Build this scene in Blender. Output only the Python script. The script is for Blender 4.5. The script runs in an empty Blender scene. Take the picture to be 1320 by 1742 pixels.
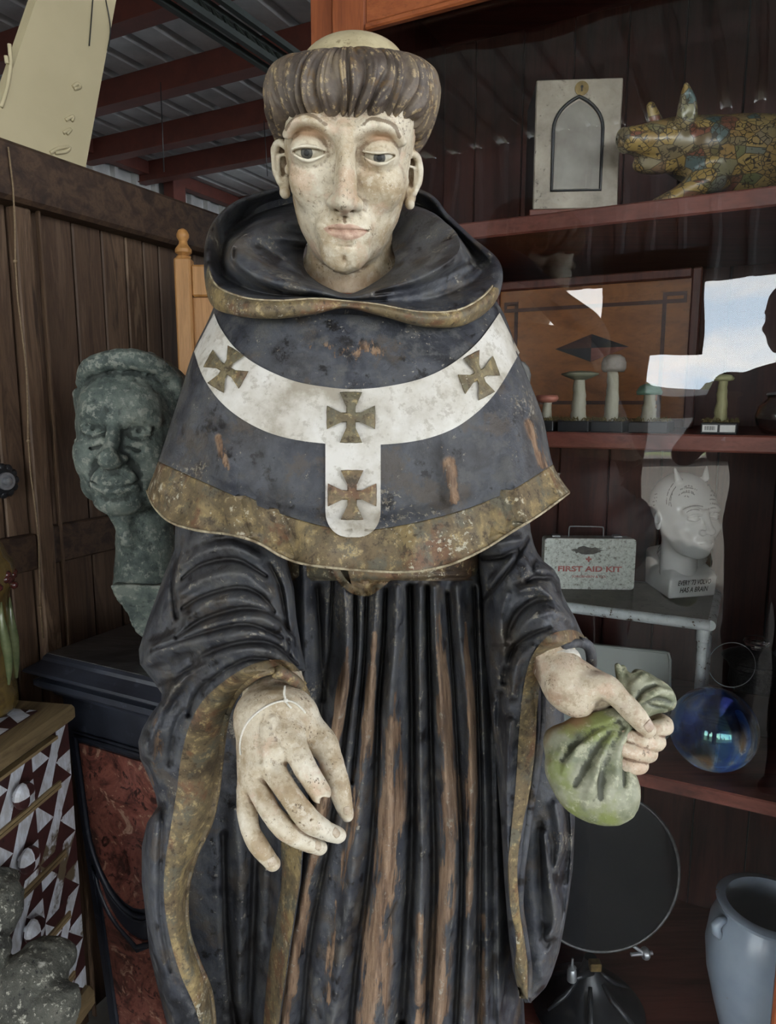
import bpy, math, random
import numpy as np
from mathutils import Vector, Matrix
from mathutils.bvhtree import BVHTree

# ------------------------------------------------------------ camera, world, exposure
F, CZ = 1212.0, 1.45
PIT = math.atan(186.0 / F)
CP, SP = math.cos(PIT), math.sin(PIT)
scn = bpy.context.scene
COL = scn.collection
cd = bpy.data.cameras.new('camera'); cam = bpy.data.objects.new('camera', cd); COL.objects.link(cam)
cd.sensor_fit = 'VERTICAL'; cd.sensor_height = 24.0; cd.lens = 24.0 * F / 1742.0
cd.clip_start = 0.02
cam.location = (0, 0, CZ); cam.rotation_euler = (math.pi / 2 - PIT, 0, 0)
scn.camera = cam
scn.view_settings.view_transform = 'Standard'
scn.view_settings.look = 'None'
scn.view_settings.gamma = 1.0
scn.view_settings.use_curve_mapping = False
scn.view_settings.exposure = 0.45
SKY = 8.5          # strength of the overcast sky seen through the open front of the shed

UX = np.array([math.sin(math.radians(27)), math.cos(math.radians(27)), 0.0])   # room axis away from the open front
VX = np.array([UX[1], -UX[0], 0.0])                                            # room axis to the right

def build_world():
    w = bpy.data.worlds.new('sky'); scn.world = w; w.use_nodes = True
    nt = w.node_tree; nt.nodes.clear(); L = nt.links
    n = nt.nodes.new
    out = n('ShaderNodeOutputWorld'); bg = n('ShaderNodeBackground')
    tc = n('ShaderNodeTexCoord'); sep = n('ShaderNodeSeparateXYZ')
    L.new(tc.outputs['Generated'], sep.inputs[0])
    ns = n('ShaderNodeTexNoise'); ns.inputs['Scale'].default_value = 4.5; ns.inputs['Detail'].default_value = 6
    mp = n('ShaderNodeMapping'); mp.inputs['Scale'].default_value = (1, 1, 3.0)
    L.new(tc.outputs['Generated'], mp.inputs[0]); L.new(mp.outputs[0], ns.inputs['Vector'])
    cr = n('ShaderNodeValToRGB'); e = cr.color_ramp.elements
    e[0].position = 0.40; e[0].color = (0.66, 0.79, 0.93, 1); e[1].position = 0.56; e[1].color = (1, 0.985, 0.96, 1)
    L.new(ns.outputs['Fac'], cr.inputs[0])
    # bright hazy cloud bank low over the horizon, deeper sky overhead
    hz = n('ShaderNodeMapRange'); hz.inputs[1].default_value = 0.05; hz.inputs[2].default_value = 0.75
    hz.inputs[3].default_value = 1.0; hz.inputs[4].default_value = 0.22
    L.new(sep.outputs[2], hz.inputs[0])
    # brighter towards the open front
    dt = n('ShaderNodeVectorMath'); dt.operation = 'DOT_PRODUCT'
    dt.inputs[1].default_value = (-UX[0], -UX[1], 0.0)
    L.new(tc.outputs['Generated'], dt.inputs[0])
    fr = n('ShaderNodeMapRange'); fr.inputs[1].default_value = -0.1; fr.inputs[2].default_value = 0.6
    fr.inputs[3].default_value = 0.55; fr.inputs[4].default_value = 1.0
    L.new(dt.outputs['Value'], fr.inputs[0])
    mu = n('ShaderNodeMath'); mu.operation = 'MULTIPLY'; L.new(hz.outputs[0], mu.inputs[0]); L.new(fr.outputs[0], mu.inputs[1])
    m2 = n('ShaderNodeMath'); m2.operation = 'MULTIPLY'; L.new(mu.outputs[0], m2.inputs[0]); m2.inputs[1].default_value = SKY
    L.new(cr.outputs[0], bg.inputs[0]); L.new(m2.outputs[0], bg.inputs[1])
    L.new(bg.outputs[0], out.inputs[0])
build_world()
sl = bpy.data.lights.new('sun', 'SUN'); sun = bpy.data.objects.new('sun', sl); COL.objects.link(sun)
sl.energy = 14.0; sl.angle = 0.06; sl.color = (1.0, 0.96, 0.9)     # hazy sun on the yard; the roof keeps it off the statue
sun.rotation_euler = Vector((UX[0] * .60 + VX[0] * .15, UX[1] * .60 + VX[1] * .15, -0.80)).to_track_quat('-Z', 'Y').to_euler()

# ------------------------------------------------------------ photograph geometry helpers
def P(px, py, Y):
    """world point seen at pixel (px, py) of the 1320x1742 frame, standing at depth Y"""
    px, py, Y = np.broadcast_arrays(np.asarray(px, float), np.asarray(py, float), np.asarray(Y, float))
    a = (px - 660) / F; b = (871 - py) / F
    d1 = CP + b * SP; d2 = -SP + b * CP
    return np.stack([a / d1 * Y, Y, CZ + d2 / d1 * Y], -1)

def Pz(px, py, z):
    """world point seen at a pixel on the horizontal plane z"""
    a = (px - 660) / F; b = (871 - py) / F
    d1 = CP + b * SP; d2 = -SP + b * CP
    Y = (z - CZ) / (d2 / d1)
    return P(px, py, Y)

def Pu(px, py, u):
    """world point seen at a pixel on the plane at distance u along the room axis"""
    a = (px - 660) / F; b = (871 - py) / F
    d = np.array([a, CP + b * SP, -SP + b * CP])
    t = u / (d @ UX)
    return d * t + np.array([0, 0, CZ])

def W(u, v, z):
    """room coordinates to world"""
    return UX * u + VX * v + np.array([0, 0, z])

# ------------------------------------------------------------ mesh helpers
def link(o, parent=None, kind=None):
    COL.objects.link(o)
    if parent is not None: o.parent = parent
    if kind: o['kind'] = kind
    return o

def thing(name, label, cat, loc=(0, 0, 0), group=None):
    o = bpy.data.objects.new(name, None); COL.objects.link(o)
    o.empty_display_size = 0.05
    o.location = [float(c) for c in loc]
    o['label'] = label; o['category'] = cat
    if group: o['group'] = group
    return o

def tag(o, label, cat, group=None, kind=None):
    o['label'] = label; o['category'] = cat
    if group: o['group'] = group
    if kind: o['kind'] = kind
    return o

def mesh(name, V, faces, mat, parent=None, smooth=True, attrs=None, label=None, kind=None, origin=None, mats=None, midx=None):
    """V world coordinates; faces list of index tuples or an (n,4) array"""
    V = np.asarray(V, float).reshape(-1, 3)
    off = np.array(parent.matrix_basis.translation) if parent is not None else np.zeros(3)
    if parent is not None and parent.parent is not None:
        off = off + np.array(parent.parent.matrix_basis.translation)
    if parent is None:
        if origin is None:
            lo, hi = V.min(0), V.max(0)
            origin = ((lo[0] + hi[0]) / 2, (lo[1] + hi[1]) / 2, lo[2])
        off = np.asarray(origin, float)
    me = bpy.data.meshes.new(name)
    if isinstance(faces, np.ndarray):
        k = faces.shape[1]; n = len(faces)
        me.vertices.add(len(V)); me.vertices.foreach_set('co', (V - off).ravel())
        me.loops.add(n * k); me.loops.foreach_set('vertex_index', faces.ravel().astype(np.int32))
        me.polygons.add(n)
        me.polygons.foreach_set('loop_start', np.arange(0, n * k, k, dtype=np.int32))
        me.polygons.foreach_set('loop_total', np.full(n, k, dtype=np.int32))
        me.update(calc_edges=True); me.validate()
    else:
        me.from_pydata([tuple(p) for p in (V - off)], [], [tuple(int(i) for i in f) for f in faces])
        me.update()
    for m in (mats or [mat]): me.materials.append(m)
    if midx is not None: me.polygons.foreach_set('material_index', np.asarray(midx, dtype=np.int32))
    me.polygons.foreach_set('use_smooth', [bool(smooth)] * len(me.polygons))
    for k, a in (attrs or {}).items():
        at = me.attributes.new(k, 'FLOAT', 'POINT'); at.data.foreach_set('value', np.asarray(a, dtype=np.float32).ravel())
    o = bpy.data.objects.new(name, me)
    if parent is None: o.location = tuple(float(c) for c in off)
    link(o, parent, kind)
    if label: o['label'] = label
    return o

def grid_faces(nr, nc, wrap_c=False, wrap_r=False, flip=False):
    r = np.arange(nr if wrap_r else nr - 1); c = np.arange(nc if wrap_c else nc - 1)
    R, C = np.meshgrid(r, c, indexing='ij')
    R2 = (R + 1) % nr; C2 = (C + 1) % nc
    f = np.stack([R * nc + C, R * nc + C2, R2 * nc + C2, R2 * nc + C], -1).reshape(-1, 4)
    return f[:, ::-1].copy() if flip else f

class MB:
    """collects solids into one mesh, world coordinates"""
    def __init__(s): s.v = []; s.f = []; s.m = []
    def add(s, V, Fc, mi=0):
        b = len(s.v); s.v += [tuple(map(float, p)) for p in V]; s.f += [tuple(int(i) + b for i in f) for f in Fc]; s.m += [mi] * len(Fc); return s
    def box(s, c, ax, ay, az, mi=0, bev=0.0):
        c = np.asarray(c, float); A = [np.asarray(a, float) for a in (ax, ay, az)]
        if bev <= 0:
            V = [c + i * A[0] + j * A[1] + k * A[2] for i in (-1, 1) for j in (-1, 1) for k in (-1, 1)]
            return s.add(V, [(0, 1, 3, 2), (4, 6, 7, 5), (0, 4, 5, 1), (2, 3, 7, 6), (0, 2, 6, 4), (1, 5, 7, 3)], mi)
        L = [np.linalg.norm(a) for a in A]; n = [a / l for a, l in zip(A, L)]
        b = min(bev, min(L) * 0.9); V = []; idx = {}
        for sx in (-1, 1):
            for sy in (-1, 1):
                for sz in (-1, 1):
                    sg = (sx, sy, sz)
                    for k in range(3):
                        p = c.copy()
                        for q in range(3): p = p + n[q] * sg[q] * (L[q] - (0 if q == k else b))
                        idx[(sg, k)] = len(V); V.append(p)
        Fc = []
        S = (-1, 1)
        for k in range(3):
            q, r = (k + 1) % 3, (k + 2) % 3
            for sk in S:
                loop = []
                for sq, sr in ((-1, -1), (1, -1), (1, 1), (-1, 1)):
                    sg = [0, 0, 0]; sg[k] = sk; sg[q] = sq; sg[r] = sr; loop.append(idx[(tuple(sg), k)])
                Fc.append(loop if sk > 0 else loop[::-1])
            for sq in S:
                for sr in S:
                    a = [0, 0, 0]; a[k] = -1; a[q] = sq; a[r] = sr; a = tuple(a)
                    d = list(a); d[k] = 1; d = tuple(d)
                    qd = [idx[(a, q)], idx[(d, q)], idx[(d, r)], idx[(a, r)]]
                    Fc.append(qd if sq * sr > 0 else qd[::-1])
        for sg in [(x, y, z) for x in S for y in S for z in S]:
            t = [idx[(sg, 0)], idx[(sg, 1)], idx[(sg, 2)]]
            Fc.append(t if sg[0] * sg[1] * sg[2] > 0 else t[::-1])
        return s.add(V, Fc, mi)
    def rbox(s, u0, u1, v0, v1, z0, z1, mi=0, bev=0.0):
        return s.box(W((u0 + u1) / 2, (v0 + v1) / 2, (z0 + z1) / 2), UX * (u1 - u0) / 2, VX * (v1 - v0) / 2, (0, 0, (z1 - z0) / 2), mi, bev)
    def tube(s, pts, r, n=10, mi=0, cap=True, closed=False):
        pts = [np.asarray(p, float) for p in pts]; m = len(pts)
        r = [r] * m if np.isscalar(r) else list(r)
        T = []
        for i in range(m):
            a = pts[(i - 1) % m] if (closed or i > 0) else pts[i]; b = pts[(i + 1) % m] if (closed or i < m - 1) else pts[i]
            t = b - a; T.append(t / (np.linalg.norm(t) + 1e-12))
        up = np.array([0, 0, 1.0]) if abs(T[0][2]) < 0.9 else np.array([1.0, 0, 0])
        N = np.cross(T[0], up); N /= np.linalg.norm(N); V = []
        for i in range(m):
            N = N - T[i] * (N @ T[i]); N /= (np.linalg.norm(N) + 1e-12); B = np.cross(T[i], N)
            for k in range(n):
                a = 2 * math.pi * k / n; V.append(pts[i] + r[i] * (math.cos(a) * N + math.sin(a) * B))
        Fc = []
        for i in range(m if closed else m - 1):
            for k in range(n):
                j = (i + 1) % m
                Fc.append((i * n + k, i * n + (k + 1) % n, j * n + (k + 1) % n, j * n + k))
        if cap and not closed:
            Fc.append(tuple(range(n))[::-1]); Fc.append(tuple((m - 1) * n + k for k in range(n)))
        return s.add(V, Fc, mi)
    def lathe(s, c, prof, n=48, mi=0, ax=(0, 0, 1), sx=1.0, ref=None):
        """prof [(r, h)] around axis ax through c"""
        ax = np.asarray(ax, float); ax /= np.linalg.norm(ax); c = np.asarray(c, float)
        h = np.array([1.0, 0, 0]) if abs(ax[0]) < 0.9 else np.array([0, 1.0, 0])
        if ref is not None: h = np.asarray(ref, float)
        e1 = h - ax * (h @ ax); e1 /= np.linalg.norm(e1); e2 = np.cross(ax, e1)
        V = []
        for r, z in prof:
            for k in range(n):
                a = 2 * math.pi * k / n; V.append(c + ax * z + max(r, 1e-5) * (math.cos(a) * e1 * sx + math.sin(a) * e2))
        Fc = [(i * n + k, i * n + (k + 1) % n, (i + 1) * n + (k + 1) % n, (i + 1) * n + k) for i in range(len(prof) - 1) for k in range(n)]
        return s.add(V, Fc, mi)
    def prism(s, poly, nrm, t, mi=0):
        """closed polygon of 3d points extruded by t along nrm"""
        poly = [np.asarray(p, float) for p in poly]; nrm = np.asarray(nrm, float); n = len(poly)
        V = poly + [p + nrm * t for p in poly]
        Fc = [tuple(range(n))[::-1], tuple(range(n, 2 * n))] + [(i, (i + 1) % n, n + (i + 1) % n, n + i) for i in range(n)]
        return s.add(V, Fc, mi)
    def build(s, name, mat, parent=None, smooth=False, mats=None, **k):
        o = mesh(name, s.v, s.f, mat, parent, smooth, mats=mats, midx=s.m if mats else None, **k)
        import bmesh
        bm = bmesh.new(); bm.from_mesh(o.data); bmesh.ops.recalc_face_normals(bm, faces=bm.faces); bm.to_mesh(o.data); bm.free()
        if smooth == 'auto':
            o.data.polygons.foreach_set('use_smooth', [True] * len(o.data.polygons))
            o.data.set_sharp_from_angle(angle=math.radians(35))
        return o

def catmull(P0, n, closed=False):
    """resample control points (m,k) to n points with a Catmull-Rom spline"""
    P0 = np.asarray(P0, float); m = len(P0)
    t = np.linspace(0, m if closed else m - 1, n, endpoint=not closed)
    i = np.floor(t).astype(int)
    if not closed: i = np.clip(i, 0, m - 2)
    f = (t - i)[:, None]
    g = (lambda k: P0[k % m]) if closed else (lambda k: P0[np.clip(k, 0, m - 1)])
    a, b, c, d = g(i - 1), g(i), g(i + 1), g(i + 2)
    return 0.5 * (2 * b + (c - a) * f + (2 * a - 5 * b + 4 * c - d) * f ** 2 + (-a + 3 * b - 3 * c + d) * f ** 3)

def vnoise(x, y, sc, seed=0, oct=3):
    """smooth lattice noise in -1..1"""
    rs = np.random.RandomState(seed); T = rs.rand(256, 256).astype(np.float32) * 2 - 1
    out = np.zeros(np.broadcast(x, y).shape); amp = 1.0; tot = 0
    for o in range(oct):
        X = x / sc * 2 ** o + 17.3 * o; Y = y / sc * 2 ** o + 9.1 * o
        i = np.floor(X).astype(int); j = np.floor(Y).astype(int); u = X - i; v = Y - j
        u = u * u * (3 - 2 * u); v = v * v * (3 - 2 * v)
        A = T[i % 256, j % 256]; B = T[(i + 1) % 256, j % 256]; C = T[i % 256, (j + 1) % 256]; D = T[(i + 1) % 256, (j + 1) % 256]
        out = out + amp * ((A * (1 - u) + B * u) * (1 - v) + (C * (1 - u) + D * u) * v); tot += amp; amp *= 0.5
    return out / tot

def stroke_field(px, py, strokes):
    """sum of soft ridges: each (points, half width, height)"""
    out = np.zeros(np.broadcast(px, py).shape)
    for pts, w, h in strokes:
        pts = np.asarray(pts, float); m = len(pts)
        w = np.full(m, w, float) if np.ndim(w) == 0 else np.asarray(w, float)
        h = np.full(m, h, float) if np.ndim(h) == 0 else np.asarray(h, float)
        if m > 2:
            q = catmull(np.column_stack([pts, w, h]), 4 * m); pts = q[:, :2]; w = q[:, 2]; h = q[:, 3]; m = len(pts)
        best = np.full(out.shape, 1e9); bw = np.ones(out.shape); bh = np.zeros(out.shape)
        for i in range(m - 1):
            ax, ay = pts[i]; dx, dy = pts[i + 1] - pts[i]; l2 = dx * dx + dy * dy + 1e-9
            t = np.clip(((px - ax) * dx + (py - ay) * dy) / l2, 0, 1)
            d = (px - ax - t * dx) ** 2 + (py - ay - t * dy) ** 2
            k = d < best
            best = np.where(k, d, best); bw = np.where(k, w[i] + (w[i + 1] - w[i]) * t, bw); bh = np.where(k, h[i] + (h[i + 1] - h[i]) * t, bh)
        out += bh * np.exp(-1.3 * best / (bw * bw))
    return out

# ------------------------------------------------------------ solid sculpting (signed distance grid -> surface nets)
def surface_nets(D, o, h):
    S = D < 0
    nx, ny, nz = D.shape
    cnt = np.zeros((nx - 1, ny - 1, nz - 1), np.int8)
    for a in (0, 1):
        for b in (0, 1):
            for c in (0, 1): cnt += S[a:nx - 1 + a, b:ny - 1 + b, c:nz - 1 + c]
    mk = (cnt > 0) & (cnt < 8)
    cells = np.argwhere(mk); n = len(cells)
    idx = np.full(mk.shape, -1, np.int32); idx[mk] = np.arange(n)
    acc = np.zeros((n, 3)); num = np.zeros(n)
    cor = [(a, b, c) for a in (0, 1) for b in (0, 1) for c in (0, 1)]
    for A in cor:
        for k in range(3):
            if A[k]: continue
            B = list(A); B[k] = 1
            va = D[cells[:, 0] + A[0], cells[:, 1] + A[1], cells[:, 2] + A[2]]
            vb = D[cells[:, 0] + B[0], cells[:, 1] + B[1], cells[:, 2] + B[2]]
            cr = (va < 0) != (vb < 0)
            t = np.where(cr, va / np.where(cr, va - vb, 1), 0)
            p = np.array(A, float) + 0 * t[:, None]; p[:, k] += t
            acc[cr] += p[cr]; num[cr] += 1
    V = cells + acc / np.maximum(num, 1)[:, None]
    Q = []
    for k in range(3):
        s0 = [slice(None)] * 3; s1 = [slice(None)] * 3; s0[k] = slice(0, -1); s1[k] = slice(1, None)
        e = np.argwhere(S[tuple(s0)] != S[tuple(s1)])
        q, r = (k + 1) % 3, (k + 2) % 3
        e = e[(e[:, q] > 0) & (e[:, r] > 0) & (e[:, q] < D.shape[q] - 1) & (e[:, r] < D.shape[r] - 1)]
        if not len(e): continue
        def ci(dq, dr):
            c = e.copy(); c[:, q] -= dq; c[:, r] -= dr; return idx[c[:, 0], c[:, 1], c[:, 2]]
        f = np.stack([ci(1, 1), ci(0, 1), ci(0, 0), ci(1, 0)], -1)
        inside = S[e[:, 0], e[:, 1], e[:, 2]]
        f[~inside] = f[~inside][:, ::-1]
        Q.append(f)
    return V * h + np.asarray(o, float), np.concatenate(Q)

class Sculpt:
    def __init__(s, lo, hi, h):
        s.lo = np.asarray(lo, float); s.h = h
        s.n = np.ceil((np.asarray(hi, float) - s.lo) / h).astype(int) + 1
        s.ax = [np.float32(s.lo[k] + h * np.arange(s.n[k])) for k in range(3)]
        s.D = np.full(s.n, 1e3, np.float32)
    def block(s, lo, hi):
        a = np.clip(np.floor((np.asarray(lo) - s.lo) / s.h).astype(int), 0, s.n - 1); b = np.clip(np.ceil((np.asarray(hi) - s.lo) / s.h).astype(int) + 1, 1, s.n)
        b = np.maximum(b, a + 1)
        sl = tuple(slice(i, j) for i, j in zip(a, b))
        X = s.ax[0][sl[0]][:, None, None]; Y = s.ax[1][sl[1]][None, :, None]; Z = s.ax[2][sl[2]][None, None, :]
        return sl, X, Y, Z
    def op(s, f, lo, hi, k=0.0, mode='add'):
        m = k + 3 * s.h
        sl, X, Y, Z = s.block(np.asarray(lo) - m, np.asarray(hi) + m)
        d = f(X, Y, Z).astype(np.float32); D = s.D[sl]
        if mode == 'add':
            r = np.minimum(D, d)
            if k > 0: hh = np.maximum(k - np.abs(D - d), 0) / k; r = r - hh * hh * k * 0.25
        else:
            d = -d; r = np.maximum(D, d)
            if k > 0: hh = np.maximum(k - np.abs(D - d), 0) / k; r = r + hh * hh * k * 0.25
        s.D[sl] = r
        return s
    def ell(s, c, r, k=0.0, rot=None, mode='add', n=2.0):
        c = np.asarray(c, float); r = np.asarray(r, float) * np.ones(3); R = np.eye(3) if rot is None else euler(*rot)
        def f(X, Y, Z):
            x, y, z = X - c[0], Y - c[1], Z - c[2]
            q = [R[0, i] * x + R[1, i] * y + R[2, i] * z for i in range(3)]
            k0 = sum(np.abs(q[i] / r[i]) ** n for i in range(3)) ** (1.0 / n)
            k1 = np.sqrt(sum((q[i] / r[i] ** 2) ** 2 for i in range(3))) + 1e-6
            return np.where(k0 < 0.25, (k0 - 1) * r.min(), k0 * (k0 - 1) / k1)
        m = r.max() if rot is not None else r
        return s.op(f, c - m, c + m, k, mode)
    def cone(s, a, b, ra, rb, k=0.0, mode='add', flat=None):
        a = np.asarray(a, float); b = np.asarray(b, float); d = b - a; l2 = float(d @ d) + 1e-9
        def f(X, Y, Z):
            t = np.clip(((X - a[0]) * d[0] + (Y - a[1]) * d[1] + (Z - a[2]) * d[2]) / l2, 0, 1)
            return np.sqrt((X - a[0] - t * d[0]) ** 2 + (Y - a[1] - t * d[1]) ** 2 + (Z - a[2] - t * d[2]) ** 2) - (ra + (rb - ra) * t)
        m = max(ra, rb)
        return s.op(f, np.minimum(a, b) - m, np.maximum(a, b) + m, k, mode)
    def chain(s, pts, rad, k=0.0, mode='add'):
        q = catmull(np.column_stack([np.asarray(pts, float), np.asarray(rad, float) * np.ones(len(pts))]), max(6, 4 * len(pts)))
        T = Sculpt.__new__(Sculpt)
        r = q[:, 3]; lo = (q[:, :3] - r[:, None]).min(0); hi = (q[:, :3] + r[:, None]).max(0)
        def f(X, Y, Z):
            best = None
            for i in range(len(q) - 1):
                a, b = q[i, :3], q[i + 1, :3]; d = b - a; l2 = float(d @ d) + 1e-9
                t = np.clip(((X - a[0]) * d[0] + (Y - a[1]) * d[1] + (Z - a[2]) * d[2]) / l2, 0, 1)
                e = np.sqrt((X - a[0] - t * d[0]) ** 2 + (Y - a[1] - t * d[1]) ** 2 + (Z - a[2] - t * d[2]) ** 2) - (r[i] + (r[i + 1] - r[i]) * t)
                best = e if best is None else np.minimum(best, e)
            return best
        return s.op(f, lo, hi, k, mode)
    def noise(s, amp, sc, seed=0, oct=3):
        X = s.ax[0][:, None, None]; Y = s.ax[1][None, :, None]; Z = s.ax[2][None, None, :]
        m = np.abs(s.D) < amp * 3 + 2 * s.h
        I = np.argwhere(m); x = s.ax[0][I[:, 0]]; y = s.ax[1][I[:, 1]]; z = s.ax[2][I[:, 2]]
        v = (vnoise(x + 0.37 * z, y - 0.21 * x, sc, seed, oct) + vnoise(y + 0.31 * x, z + 0.27 * y, sc, seed + 1, oct) + vnoise(z - 0.33 * y, x + 0.29 * z, sc, seed + 2, oct)) / 1.6
        s.D[m] += (amp * v).astype(np.float32)
        return s
    def front(s, x, z):
        """depth of the first surface met from the front at (x, z), and the outward normal there"""
        i = int(round((x - s.lo[0]) / s.h)); k = int(round((z - s.lo[2]) / s.h))
        c = s.D[i, :, k]; j = int(np.argmax(c < 0))
        if not (c < 0).any(): j = int(np.argmin(c))
        j = min(max(j, 1), s.n[1] - 2)
        n = np.array([s.D[i + 2, j, k] - s.D[i - 2, j, k], s.D[i, j + 1, k] * 2 - s.D[i, j - 1, k] * 2, s.D[i, j, k + 2] - s.D[i, j, k - 2]], float)
        return s.lo[1] + s.h * (j - .5), n / (np.linalg.norm(n) + 1e-9)
    def cavity(s, V, r=5):
        # convex (+) / concave (-) measure at the surface, averaged over r cells
        D = np.clip(s.D, -r * s.h, r * s.h).astype(np.float32)
        for k in range(3):
            c = np.cumsum(np.concatenate([np.repeat(np.take(D, [0], k), r + 1, k), D, np.repeat(np.take(D, [-1], k), r, k)], k), k, dtype=np.float32)
            n = D.shape[k]; D = (np.take(c, range(2 * r + 1, 2 * r + 1 + n), k) - np.take(c, range(0, n), k)) / (2 * r + 1)
        I = np.clip(np.round((V - s.lo) / s.h).astype(int), 0, s.n - 1)
        v = D[I[:, 0], I[:, 1], I[:, 2]] - s.D[I[:, 0], I[:, 1], I[:, 2]] * .5
        return np.clip(v / (r * s.h) * 3.6, -1, 1)
    def out(s):
        s.D[0] = s.D[-1] = 1; s.D[:, 0] = s.D[:, -1] = 1; s.D[:, :, 0] = s.D[:, :, -1] = 1
        return surface_nets(s.D, s.lo, s.h)

def euler(x, y, z):
    x, y, z = (math.radians(t) for t in (x, y, z))
    Rx = np.array([[1, 0, 0], [0, math.cos(x), -math.sin(x)], [0, math.sin(x), math.cos(x)]])
    Ry = np.array([[math.cos(y), 0, math.sin(y)], [0, 1, 0], [-math.sin(y), 0, math.cos(y)]])
    Rz = np.array([[math.cos(z), -math.sin(z), 0], [math.sin(z), math.cos(z), 0], [0, 0, 1]])
    return Rz @ Ry @ Rx

class Frame:
    """local frame facing the lens: unit = one photo pixel at that depth, x right, y away, z up"""
    def __init__(s, px, py, Y, rot=(0, 0, 0), tilt=None):
        s.o = P(px, py, Y); s.px, s.py = px, py
        b = (871 - py) / F; a = (px - 660) / F
        el = math.atan2(-SP + b * CP, CP + b * SP) if tilt is None else tilt
        rng = Y / (CP + b * SP)                     # distance along the optical axis
        s.s = rng / F
        fwd = np.array([0, math.cos(el), math.sin(el)]); up = np.array([0, -math.sin(el), math.cos(el)])
        ex = 1.0
        ez = math.cos(abs(math.atan(b)))           # off-axis views stretch a photo; these undo it
        B = np.column_stack([[ex, 0, 0], fwd, up * ez])
        s.M = B @ euler(*rot)
    def __call__(s, V): return s.o + s.s * (np.asarray(V, float) @ s.M.T)

def bvh(o):
    off = np.array(o.matrix_basis.translation)
    p = o.parent
    while p: off = off + np.array(p.matrix_basis.translation); p = p.parent
    me = o.data; V = np.empty(len(me.vertices) * 3); me.vertices.foreach_get('co', V); V = V.reshape(-1, 3) + off
    return BVHTree.FromPolygons([tuple(v) for v in V], [tuple(p.vertices) for p in me.polygons])

def cast(trees, px, py, lift=0.0):
    """nearest surface point under the pixels"""
    px = np.asarray(px, float); sh = px.shape; out = []
    if not isinstance(trees, (list, tuple)): trees = [trees]
    last = None
    for x, y in zip(px.ravel(), np.asarray(py, float).ravel()):
        d = P(x, y, 1.0) - np.array([0, 0, CZ]); d /= np.linalg.norm(d); best = None
        for T in trees:
            h = T.ray_cast(Vector((0, 0, CZ)), Vector(d))
            if h[0] is not None and (best is None or h[3] < best[3]): best = h
        if best is None:
            out.append(None)
        else:
            p = np.array(best[0]); out.append(p - d * lift); last = p
    good = [i for i, p in enumerate(out) if p is not None]
    if not good: return np.full(sh + (3,), np.nan)
    for i, p in enumerate(out):
        if p is None:
            j = min(good, key=lambda g: abs(g - i)); x, y = px.ravel()[i], np.asarray(py, float).ravel()[i]
            out[i] = P(x, y, out[j][1])
    return np.array(out).reshape(sh + (3,))

def slab(name, pxg, pyg, trees, lift, thick, mat, parent, attrs=None, label=None):
    """a band or plaque laid on the surface under it: grid of pixels (r,c)"""
    pxg = np.asarray(pxg, float); pyg = np.asarray(pyg, float); nr, nc = pxg.shape
    T = cast(trees, pxg, pyg, lift)
    o = np.array([0, 0, CZ]); dirs = T - o; dirs /= np.linalg.norm(dirs, axis=-1, keepdims=True)
    # border ring sinks into the surface
    V = np.concatenate([T.reshape(-1, 3), (T + dirs * thick).reshape(-1, 3)])
    f = grid_faces(nr, nc); n = nr * nc
    edge = [(0, c) for c in range(nc)] + [(r, nc - 1) for r in range(1, nr)] + [(nr - 1, c) for c in range(nc - 2, -1, -1)] + [(r, 0) for r in range(nr - 2, 0, -1)]
    e = [r * nc + c for r, c in edge]
    side = np.array([(e[i], e[(i + 1) % len(e)], e[(i + 1) % len(e)] + n, e[i] + n) for i in range(len(e))])
    Fc = np.concatenate([f, f[:, ::-1] + n, side[:, ::-1]])
    ob = mesh(name, V, Fc, mat, parent, True, attrs={k: np.concatenate([a.ravel(), a.ravel()]) for k, a in (attrs or {}).items()}, label=label)
    ob.data.set_sharp_from_angle(angle=math.radians(50))
    return ob

def grid_cavity(Y, px, r=5, gain=260.0):
    """convexity of a relief: how far each point stands proud of its blurred surroundings"""
    B = Y.astype(float)
    for k in (0, 1):
        q = np.concatenate([np.repeat(np.take(B, [0], k), r + 1, k), B, np.repeat(np.take(B, [-1], k), r, k)], k)
        c = np.cumsum(q, k); n = B.shape[k]; B = (np.take(c, range(2 * r + 1, 2 * r + 1 + n), k) - np.take(c, range(0, n), k)) / (2 * r + 1)
    return np.clip((B - Y) * gain, -1, 1)

def fix_normals(o):
    import bmesh
    bm = bmesh.new(); bm.from_mesh(o.data); bmesh.ops.recalc_face_normals(bm, faces=bm.faces); bm.to_mesh(o.data); bm.free()
    return o
# ------------------------------------------------------------ materials
def srgb(r, g, b):
    f = lambda c: (c / 255 / 12.92) if c / 255 <= 0.04045 else ((c / 255 + 0.055) / 1.055) ** 2.4
    return (f(r), f(g), f(b), 1.0)

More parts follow.
